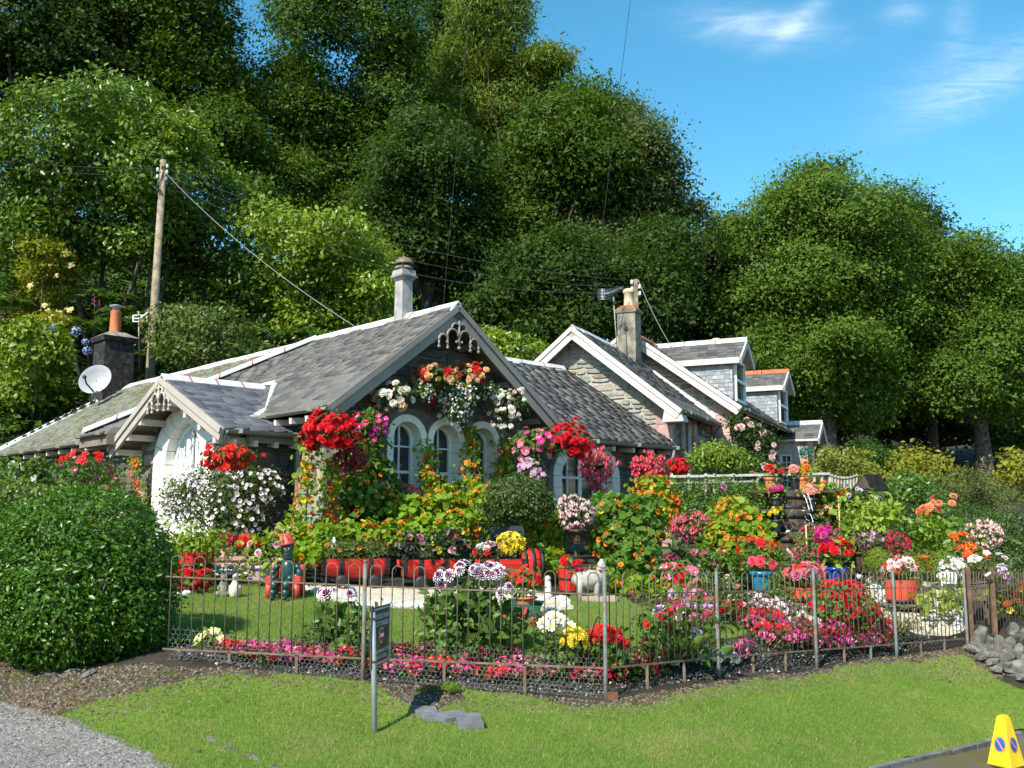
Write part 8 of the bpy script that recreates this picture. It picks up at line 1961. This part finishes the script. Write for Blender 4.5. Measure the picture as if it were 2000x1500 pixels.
for k in range(3): MB().prism([Bq(1884, 1142 + k * 11), Bq(1928, 1138 + k * 12), Bq(1928, 1149 + k * 12), Bq(1884, 1151 + k * 11)], Vector((0, .04, 0))).build('slat', M_BENCH, bn)
for u in (1887, 1926): MB().bar(Bq(u, 1140, .05), Vector((Bq(u, 1140).x, 13.36, stand(u, 13.36).z)), .05, .05, (0, 1, 0)).build('leg', M_BENCH, bn)
MB().prism([Bq(1884, 1140), Bq(1928, 1136), Bq(1940, 1134, .5), Bq(1896, 1138, .5)], UP * -.03).build('seat', M_BENCH, bn)
wc = thing('garden_chair', 'white metal garden chair half hidden by daisies', 'chair', stand(1852, 13.9)); Cq = lambda u, v, dd=0.0: at(u, v, 13.9 + dd); m = MB()
for (p, q) in (((1838, 1118), (1842, 1160)), ((1868, 1120), (1864, 1160)), ((1838, 1138), (1868, 1140)), ((1838, 1118), (1868, 1120)), ((1846, 1118), (1846, 1138)), ((1853, 1118), (1853, 1138)), ((1860, 1118), (1860, 1138))): m.tube([Cq(*p), Cq(*q)], .012, 6)
m.build('backrest', M_WHITE, wc); m = MB(); m.prism([Cq(1838, 1139), Cq(1868, 1141), Cq(1872, 1141, .35), Cq(1844, 1139, .35)], UP * .02); m.build('seat', M_WHITE, wc)
plant('antirrhinum', 'red and yellow border flowers behind the end of the railing', 'flowering plant', el((1985, 1165, 26, 30, 14.2), (1975, 1190, 20, 22, 13.9)), ('point', 900, .05, L_MID), [('open', (P_RED, P_CRIM), 26, .05, False), ('open', (P_YEL, P_YEL), 16, .045, False)])
plant('lilac_flower', 'lilac and white blooms behind the gate post', 'flowering plant', el((1958, 1125, 12, 18, 13.8),), ('point', 160, .05, L_MID), [('cluster', (P_LIL, P_WHITE), 12, .05, False)])
plant('grass_clump', 'small yellow-green tuft at the edge of the gravel path', 'plant', el((1760, 1222, 16, 14, 12.4),), ('slim', 320, .06, leaf('tuft', (.2, .2, .05), (.34, .3, .1))), shell=.8)
plant('moss_cushion', 'rounded bright green moss cushion below the railing', 'moss', el((880, 1342, 16, 8, 8.75),), ('slim', 1400, .016, L_CYP), shell=.15, clump=8, cr=.01)
plant('moss_cushion', 'brownish moss cushion beside the bright green one', 'moss', el((835, 1346, 18, 6, 8.75),), ('slim', 900, .016, L_HEA), shell=.15, clump=8, cr=.01)
# ------------------------------------------------------------------ railings
def m_rust():
    t = NT('rusty_railing')
    c = t.mix(t.ramp(t.noise(9, 6, .7), .42, .6), (.125, .085, .05), (.19, .15, .10)); c = t.mix(t.ramp(t.noise(3.5, 6, .7, dist=.5), .54, .64), c, (.15, .19, .165))
    return t.done(t.bsdf(c, .75, .25, normal=t.bump(t.noise(60, 4, .7), .4, .004)))
M_RUST = m_rust()
def m_post():
    t = NT('flaking_post')
    c = t.mix(t.ramp(t.noise(6, 7, .7, dist=.6), .46, .58), (.15, .185, .17), (.15, .10, .065))
    return t.done(t.bsdf(c, .7, .3, normal=t.bump(t.noise(50, 4, .7), .4, .004)))
M_POST = m_post()
RB = .0056
HOOPS = {}
def hoop_mesh(w, h):
    k = (round(w, 3), round(h, 3))
    if k not in HOOPS:
        m = MB(); r = w / 2; pts = [(-r, 0, 0), (-r, 0, h - r)] + [(-r * math.cos(a), 0, h - r + r * math.sin(a)) for a in [math.pi * i / 10 for i in range(1, 10)]] + [(r, 0, h - r), (r, 0, 0)]
        m.tube(pts, RB, 6); HOOPS[k] = m.mesh('hoop', M_RUST)
    return HOOPS[k]
def railing(label, stations, nh, name='hooped_railing', legs=2, first=True, last=True, cat='railing', spike=False):
    """stations: (u, v of top, v of lower rail, v of ground, depth) at the posts"""
    S = [(at(u, vt, d), at(u, vr, d), at(u, vg, d)) for (u, vt, vr, vg, d) in stations]
    t = thing(name, label, cat, S[0][2].lerp(S[-1][2], .5))
    for k in range(len(S) - 1):
        (t0, r0, g0), (t1, r1, g1) = S[k], S[k + 1]; n = nh[k]
        d = t1 - t0; dxy = Vector((d.x, d.y, 0)); L = dxy.length; ang = math.atan2(d.y, d.x); pit = L / n; w = pit / 2
        for i in range(n):
            s = (i + .5) / n; p = r0.lerp(r1, s); q = t0.lerp(t1, s); p.x, p.y = t0.lerp(t1, s).x, t0.lerp(t1, s).y
            o = link('hoop', hoop_mesh(w, round(q.z - p.z, 2)), t, p - wloc(t)); o.rotation_euler = (rng.normal() * .008, 0, ang)
        a0 = Vector((t0.x, t0.y, r0.z)); a1 = Vector((t1.x, t1.y, r1.z))
        MB().bar(a0, a1, .012, .016).build('lower_rail', M_RUST, t)
        h0, h1 = (t0.z - r0.z) * .77, (t1.z - r1.z) * .77
        MB().bar(a0 + UP * h0, a1 + UP * h1, .012, .013).build('upper_rail', M_RUST, t)
        for j in range(1, legs + 1):
            s = j / (legs + 1); p = a0.lerp(a1, s); MB().bar(p, Vector((p.x, p.y, terr(p.x, p.y) - .05)), .025, .012, (0, 1, 0)).build('foot', M_RUST, t)
    for k, (tp, rl, g) in enumerate(S):
        if (k == 0 and not first) or (k == len(S) - 1 and not last): continue
        m = MB(); x, y = tp.x, tp.y; m.tube([(x, y - .02, terr(x, y) - .1), (x, y - .02, rl.z), (x, y - .02, tp.z + .02)], [.021, .019, .016], 8); m.lathe((x, y - .02, tp.z + .02), [(.018, 0), (.018, .012), (.008, .02)], 8); m.build('post', M_POST, t)
    return t, S
RL, SL = railing('hooped iron railing along the front of the lawn, left of the corner post', [(326, 1084, 1267, 1285, 8.9), (714, 1103, 1286, 1327, 8.9), (1180, 1119, 1305, 1366, 8.9)], [9, 11], first=False)
RR, SR = railing('hooped iron railing running back from the corner post beside the bedding', [(1183, 1119, 1305, 1366, 8.9), (1398, 1118, 1284, 1320, 9.97), (1587, 1117, 1270, 1303, 10.9), (1742, 1116, 1258, 1281, 11.8), (1880, 1115, 1247, 1261, 12.6)], [9, 9, 9, 9], first=False)
for (u, v, uu, vv, d0, d1) in ((1394, 1188, 1325, 1290, 9.97, 9.65), (1582, 1186, 1490, 1290, 10.9, 10.5), (1738, 1180, 1680, 1255, 11.8, 11.5), (1860, 1186, 1805, 1245, 12.5, 12.1)):
    MB().tube([at(u, v, d0 - .03), at(uu, vv, d1 + .12)], .008, 6).build('stay', M_RUST, RR)
o = MB().tube([at(1174, 1208, 8.85), at(1168, 1204, 8.85), at(1160, 1222, 8.9), at(1140, 1290, 9.0)], .006, 6).build('bent_rod', M_BLACKM, RL)
gt, _ = railing('narrow iron gate between the brown posts', [(1887, 1117, 1243, 1261, 12.65), (1930, 1118, 1240, 1256, 13.0)], [4], name='iron_gate', legs=0, first=False, last=False, cat='gate')
for u, lab in ((1886, 'gate_post'), (1932, 'gate_post')):
    d = 12.7 if u < 1900 else 13.05; g = stand(u, d); MB().bar(Vector((g.x, g.y - .03, g.z - .1)), Vector((g.x, g.y - .03, at(u, 1108, d).z)), .055, .055, (0, 1, 0)).build('gate_post', solid('brown_iron', (.17, .10, .06), .8, .2, var=.3, scale=9), gt)
MB().bar(at(1924, 1125, 12.9), at(1934, 1118, 12.9), .03, .02).build('latch', M_WHITE, gt)
railing('short length of hooped iron railing beyond the gate', [(1938, 1115, 1238, 1255, 13.1), (2040, 1113, 1228, 1250, 14.0)], [9], first=False)
# rabbit netting on the left run
def netting(parent, p0, p1, zlo, zhi, cell=.042):
    d = (p1 - p0); d.z = 0; L = d.length; d.normalize(); nx = int(L / cell); m = MB(); base = wloc(parent)
    V = []; Fx = []
    hgt = cell * .866
    ny = int((zhi(0) - zlo(0)) / (hgt)) + 1
    w = .0007
    def seg(a, b):
        e = (b - a).normalized(); nrm = Vector((-d.y, d.x, 0)); s = e.cross(nrm).normalized() * w; q = nrm * w
        i = len(V); V.extend([a - s, a + s, b + s, b - s, a + q, b + q]); Fx.extend([(i, i + 1, i + 2), (i, i + 2, i + 3), (i, i + 4, i + 5), (i, i + 5, i + 3)])
    for r in range(ny):
        for c in range(nx):
            x0 = (c + (.5 if r % 2 else 0)) * cell; s = x0 / L
            zb = zlo(s) + r * hgt
            if zb > zhi(s): continue
            P = lambda x, z: Vector((p0.x + d.x * x, p0.y + d.y * x + .012 + .006 * math.sin(x * 9), z + .006 * math.sin(x * 5 + r)))
            a = P(x0, zb); b = P(x0 + cell * .5, zb + hgt * .33); c_ = P(x0 + cell, zb); e_ = P(x0 + cell * .5, zb + hgt)
            seg(a, b); seg(b, c_); seg(b, e_)
    o = link('wire_netting', np_mesh('wire_netting', np.array([tuple(v) for v in V]) - np.array(base), np.array(Fx), solid('galvanised_wire', (.26, .27, .27), .5, .4)), parent); o['kind'] = 'stuff'
    TRI[0] += len(Fx)
for (a, b) in ((SL[0], SL[1]), (SL[1], SL[2])):
    p0, p1 = a[1], b[1]; g0, g1 = terr(a[2].x, a[2].y), terr(b[2].x, b[2].y)
    k = 0.16
    netting(RL, p0, p1, lambda s: g0 + (g1 - g0) * s, lambda s: p0.z + (p1.z - p0.z) * s + k)
# rusty footing boxes
g = ground_at(1195, 1368); o = MB().abox(g + UP * .03, .1, .08, .08).build('rusty_block', solid('rust_block', (.15, .07, .04), .9, .15, var=.3, scale=12, bump=.4)); tag(o, 'rusty iron block at the foot of the corner post', 'block')
# ------------------------------------------------------------------ sign on its post
sd_ = 7.9; sb = stand(733, sd_); sb = Vector((at(733, 1435, sd_).x, sd_, terr(at(733, 1435, sd_).x, sd_)))
sg = thing('name_sign', 'tall narrow dark sign panel on a grey metal post in the lawn', 'sign', sb)
MB().tube([sb - UP * .1, at(730, 1300, sd_), at(728, 1196, sd_ + .0)], .021, 12).build('post', solid('galvanised_post', (.36, .38, .40), .45, .45, .3, var=.08), sg)
ph = px2m(112, sd_); pw_ = .50
se = Vector((.165, .986, 0)).normalized(); sn = Vector((se.y, -se.x, 0))
ne = at(726, 1247, sd_ - .03); sc_ = ne + se * pw_ / 2
sf = lambda x, z, d=0.0: Vector((sc_.x + se.x * x + sn.x * d, sc_.y + se.y * x + sn.y * d, sc_.z + z))
def m_panel():
    t = NT('sign_print'); c = t.mix(t.ramp(t.noise(7, 2, .5), .45, .62), (.040, .034, .03), (.11, .095, .02)); c = t.mix(t.ramp(t.noise(5.5, 2, .5, dist=.4), .56, .66), c, (.14, .02, .025))
    sep = t.t.nodes.new('ShaderNodeSeparateXYZ'); t.l(t.pos(), sep.inputs[0])
    dn = t.ramp(sep.outputs['Z'], sc_.z + .05, sc_.z - .05); c2 = t.mix(dn, (.045, .036, .032), c)
    return t.done(t.bsdf(c2, .35, .4))
hw_, hh_ = pw_ / 2, ph / 2
pn = MB().prism([sf(-hw_, -hh_), sf(hw_, -hh_), sf(hw_, hh_), sf(-hw_, hh_)], -sn * .012).build('panel', m_panel(), sg)
M_SBORD = solid('sign_border', (.50, .55, .55), .5, .3)
bm_ = MB(); w = .008; x_, z_ = hw_ - .025, hh_ - .018
loop = [(-x_ + .02, z_), (x_ - .02, z_), (x_ - .014, z_ - .03), (x_, z_ - .036), (x_, -z_ + .036), (x_ - .014, -z_ + .03), (x_ - .02, -z_), (-x_ + .02, -z_), (-x_ + .014, -z_ + .03), (-x_, -z_ + .036), (-x_, z_ - .036), (-x_ + .014, z_ - .03)]
for i in range(len(loop)): a, b = loop[i], loop[(i + 1) % len(loop)]; bm_.bar(sf(*a, .002), sf(*b, .002), .012, .006, sn)
bm_.build('border', M_SBORD, pn)
def text(body, x, z, w, h, mat):
    c = bpy.data.curves.new('letters', 'FONT'); c.body = body; c.size = 1.0; c.align_x = 'CENTER'; c.align_y = 'CENTER'; c.extrude = .002; c.materials.append(mat)
    f_ = link('letters', c); bpy.context.view_layer.update(); dim = f_.dimensions.copy()
    me = bpy.data.meshes.new_from_object(f_.evaluated_get(bpy.context.evaluated_depsgraph_get())); bpy.data.objects.remove(f_)
    o = link('lettering', me, pn); sx, sy = w / dim.x, h / dim.y
    o.scale = (sx, sy, .5); o.location = sf(x, z, .003) - wloc(pn)
    o.rotation_mode = 'QUATERNION'; o.rotation_quaternion = Matrix([[se.x, 0, sn.x], [se.y, 0, sn.y], [0, 1, 0]]).to_quaternion()
M_LET = solid('sign_letters', (.56, .62, .62), .5, .3, var=.02)
text('ALDOCHLAY', 0, ph * .325, pw_ * .80, ph * .08, M_LET); text('COTTAGES', 0, ph * .20, pw_ * .70, ph * .08, M_LET); text('RESIDENTS', 0, -ph * .265, pw_ * .74, ph * .055, M_LET); text('& ACCESS', 0, -ph * .36, pw_ * .56, ph * .055, M_LET)
def disc(rad, d, mat, name, par, n=24, c=(0, 0)): return MB().prism([sf(c[0] + rad * math.cos(2 * math.pi * i / n), c[1] + rad * math.sin(2 * math.pi * i / n), d) for i in range(n)], -sn * .002).build(name, mat, par)
disc(.062, .0035, M_LET, 'symbol_rim', pn); disc(.054, .0055, solid('sign_red', (.50, .02, .02), .5, .3), 'no_entry_symbol', pn)
MB().prism([sf(-.045, -.013, .0075), sf(.045, -.013, .0075), sf(.045, .013, .0075), sf(-.045, .013, .0075)], -sn * .002).build('symbol_bar', M_WHITE, pn)
for v in (1208, 1292): p = at(729, v, sd_); MB().bar(p + Vector((-.04, -.02, 0)), p + Vector((.03, -.02, 0)), .012, .012).build('bracket', M_BLACKM, sg)
# ------------------------------------------------------------------ no-waiting cone
kb_ = Vector((at(1966, 1503, 9.6).x, 9.6, 0)); kb_.z = terr(kb_.x, kb_.y) + .01
ck = thing('traffic_cone', 'yellow four-sided no-waiting cone standing on the road edge', 'cone', kb_)
M_YEL = solid('cone_yellow', (.78, .52, .012), .5, .35, var=.08, scale=8, dirt=(.38, .27, .05), dirt_amt=.27)
ra_ = R(34); e1 = Vector((math.cos(ra_), math.sin(ra_), 0)); e2 = Vector((-math.sin(ra_), math.cos(ra_), 0))
def sqr(s, z): return [kb_ + e1 * x * s + e2 * y * s + UP * z for x, y in ((-1, -1), (1, -1), (1, 1), (-1, 1))]
m = MB(); a_, b_ = sqr(.115, .035), sqr(.04, .46); m.add(a_ + b_, [(4, 5, 6, 7), (0, 1, 5, 4), (1, 2, 6, 5), (2, 3, 7, 6), (3, 0, 4, 7), (3, 2, 1, 0)]); bodyc = m.build('cone_body', M_YEL, ck)
m = MB(); m.add(sqr(.15, 0) + sqr(.145, .034), [(4, 5, 6, 7), (0, 1, 5, 4), (1, 2, 6, 5), (2, 3, 7, 6), (3, 0, 4, 7), (3, 2, 1, 0)]); m.build('cone_base', M_BPOT, ck)
for x in (-.022, .022): MB().abox(kb_ + e1 * x + UP * .467, .03, .06, .014, rz=ra_).build('cone_lug', M_YEL, ck)
M_CB = solid('sign_blue', (.02, .09, .30), .5, .3); M_CO = solid('sign_orange', (.62, .20, .10), .5, .3)
for (i, j) in ((3, 0), (0, 1)):
    p0, p1, q0, q1 = a_[i], a_[j], b_[i], b_[j]; c = (p0 + p1) / 2 * .56 + (q0 + q1) / 2 * .44; ex_ = (p1 - p0).normalized(); up_ = ((q0 + q1) / 2 - (p0 + p1) / 2).normalized(); nn_ = ex_.cross(up_)
    D = lambda r, d: [c + ex_ * r * .86 * math.cos(2 * math.pi * k / 24) + up_ * r * 1.05 * math.sin(2 * math.pi * k / 24) + nn_ * d for k in range(24)]
    MB().prism(D(.068, .0015), -nn_ * .001).build('roundel_rim', M_CO, bodyc); MB().prism(D(.056, .003), -nn_ * .001).build('roundel', M_CB, bodyc)
    v0, v1 = c - ex_ * .034 + up_ * .046, c + ex_ * .034 - up_ * .046; MB().bar(v0 + nn_ * .004, v1 + nn_ * .004, .013, .002, nn_).build('roundel_bar', M_CO, bodyc)
# ------------------------------------------------------------------ stones in the foreground
M_DYKE = solid('dyke_stone', (.16, .15, .125), .9, .15, var=.35, scale=9, bump=1.0, dirt=(.34, .34, .29), dirt_amt=.38, orv=.25)
DR = [rock_mesh(80 + i, 1, .8, 1.0, 'stone', M_DYKE) for i in range(5)]
dk = thing('stone_dyke', 'rough dry stone dyke with upright cope stones at the lawn corner', 'wall', ground_at(1950, 1320))
core = MB(); core.bar(ground_at(1905, 1266) - UP * .02, Vector((at(2080, 1330, 11.2).x, 11.2, terr(at(2080, 1330, 11.2).x, 11.2))) + UP * .0, .2, .22); core.build('wall_core', M_MORTD, dk)
for (u, v, s, d) in ((1915, 1245, 20, 12.5), (1934, 1255, 13, 12.45), (1952, 1258, 16, 12.3), (1970, 1260, 16, 12.2), (1990, 1275, 16, 12.1), (2012, 1280, 18, 12.0), (1980, 1233, 18, 12.9), (2000, 1240, 13, 12.8)):
    p = at(u, v, d); r_ = px2m(s, d); o = link('cope_stone', DR[int(rng.integers(5))], dk, p - wloc(dk)); o.scale = (r_ * .75, r_ * .9, r_ * 1.25); o.rotation_euler = (rng.normal() * .2, .25 + rng.normal() * .15, rng.normal() * .4)
for (u, v, s, d) in ((1900, 1268, 15, 12.3), (1925, 1275, 18, 12.2), (1945, 1282, 20, 12.1), (1965, 1286, 20, 12.0), (1985, 1300, 20, 11.9), (1915, 1283, 15, 12.1), (1940, 1292, 15, 12.0), (1960, 1302, 18, 11.9), (1985, 1318, 17, 11.8), (2010, 1310, 20, 11.8), (2010, 1330, 16, 11.7), (1975, 1312, 13, 11.8), (1935, 1270, 17, 12.35), (1955, 1272, 17, 12.25), (1975, 1278, 18, 12.1), (1910, 1262, 15, 12.45), (1995, 1290, 18, 12.0), (2015, 1296, 18, 11.95), (1948, 1308, 13, 11.8), (2000, 1322, 15, 11.65)):
    p = at(u, v, d); r_ = px2m(s, d); o = link('stone', DR[int(rng.integers(5))], dk, p - wloc(dk)); o.scale = (r_ * 1.25, r_, r_ * .6); o.rotation_euler = (rng.normal() * .2, rng.normal() * .2, rng.normal() * .6)
M_SLATEST = solid('slate_flag', (.15, .155, .16), .75, .3, var=.2, scale=7, bump=.3, dirt=(.25, .24, .21), dirt_amt=.3)
for (pxs, h, lab) in (([(802, 1386), (850, 1388), (856, 1400), (812, 1400)], .03, 'uppermost slate stepping stone, half sunk in the bare earth'), ([(845, 1402), (905, 1397), (912, 1408), (870, 1416), (838, 1410)], .04, 'middle slate stepping stone with a pointed end'), ([(890, 1412), (935, 1408), (945, 1428), (895, 1430)], .06, 'lowest stepping stone, a squarish purple-grey block'), ([(820, 1403), (848, 1402), (845, 1412), (826, 1411)], .03, 'small slate chip between the two upper stepping stones')):
    P = [Vector(ground_at(*p)) for p in pxs]; o = MB().prism([p + UP * -.03 for p in P], UP * (.035 + h)).build('stepping_stone', M_SLATEST); tag(o, lab, 'stepping stone', 'slate steps in the lawn')
for k, (a, b) in enumerate((((398, 1440), (430, 1457)), ((432, 1458), (470, 1472)), ((472, 1474), (515, 1492)), ((518, 1494), (560, 1512)))):
    p, q = ground_at(*a), ground_at(*b); o = link('edging_stone', DR[k], None, p.lerp(q, .5) + UP * -.01); o.scale = ((q - p).length * .52, .055, .045); o.rotation_euler = (0, math.atan2(p.z - q.z, Vector((q.x - p.x, q.y - p.y, 0)).length), math.atan2(q.y - p.y, q.x - p.x)); tag(o, ('upper end', 'second', 'third', 'lowest')[k] + ' grey edging stone sunk between lawn and gravel', 'edging stone', 'edging stones beside the gravel')
BR = [rock_mesh(120 + i, 1.2, .9, .45, 'bank_stone', M_DYKE) for i in range(3)]
for (u, v, s, lab) in ((38, 1299, 12, 'pale flat stone furthest up the earth bank'), (100, 1322, 14, 'grey flat stone on the bank below the hedge'), (172, 1322, 18, 'biggest grey stone in the leaf litter'), (178, 1330, 11, 'small stone against the biggest grey one'), (210, 1328, 12, 'stone half buried at the end of the bank'), (140, 1315, 16, 'flat grey slab in shadow under the hedge')):
    g = ground_at(u, v); s_ = px2m(s, g.y); o = link('bank_stone', BR[int(rng.integers(3))], None, g + UP * s_ * .15); o.scale = (s_,) * 3; o.rotation_euler = (.2 * rng.normal(), .2 * rng.normal(), rng.uniform(0, 6)); tag(o, lab, 'stone', 'stones on the earth bank')
print('TRIS', TRI[0], 'OBJ', len(COL.objects), flush=True)
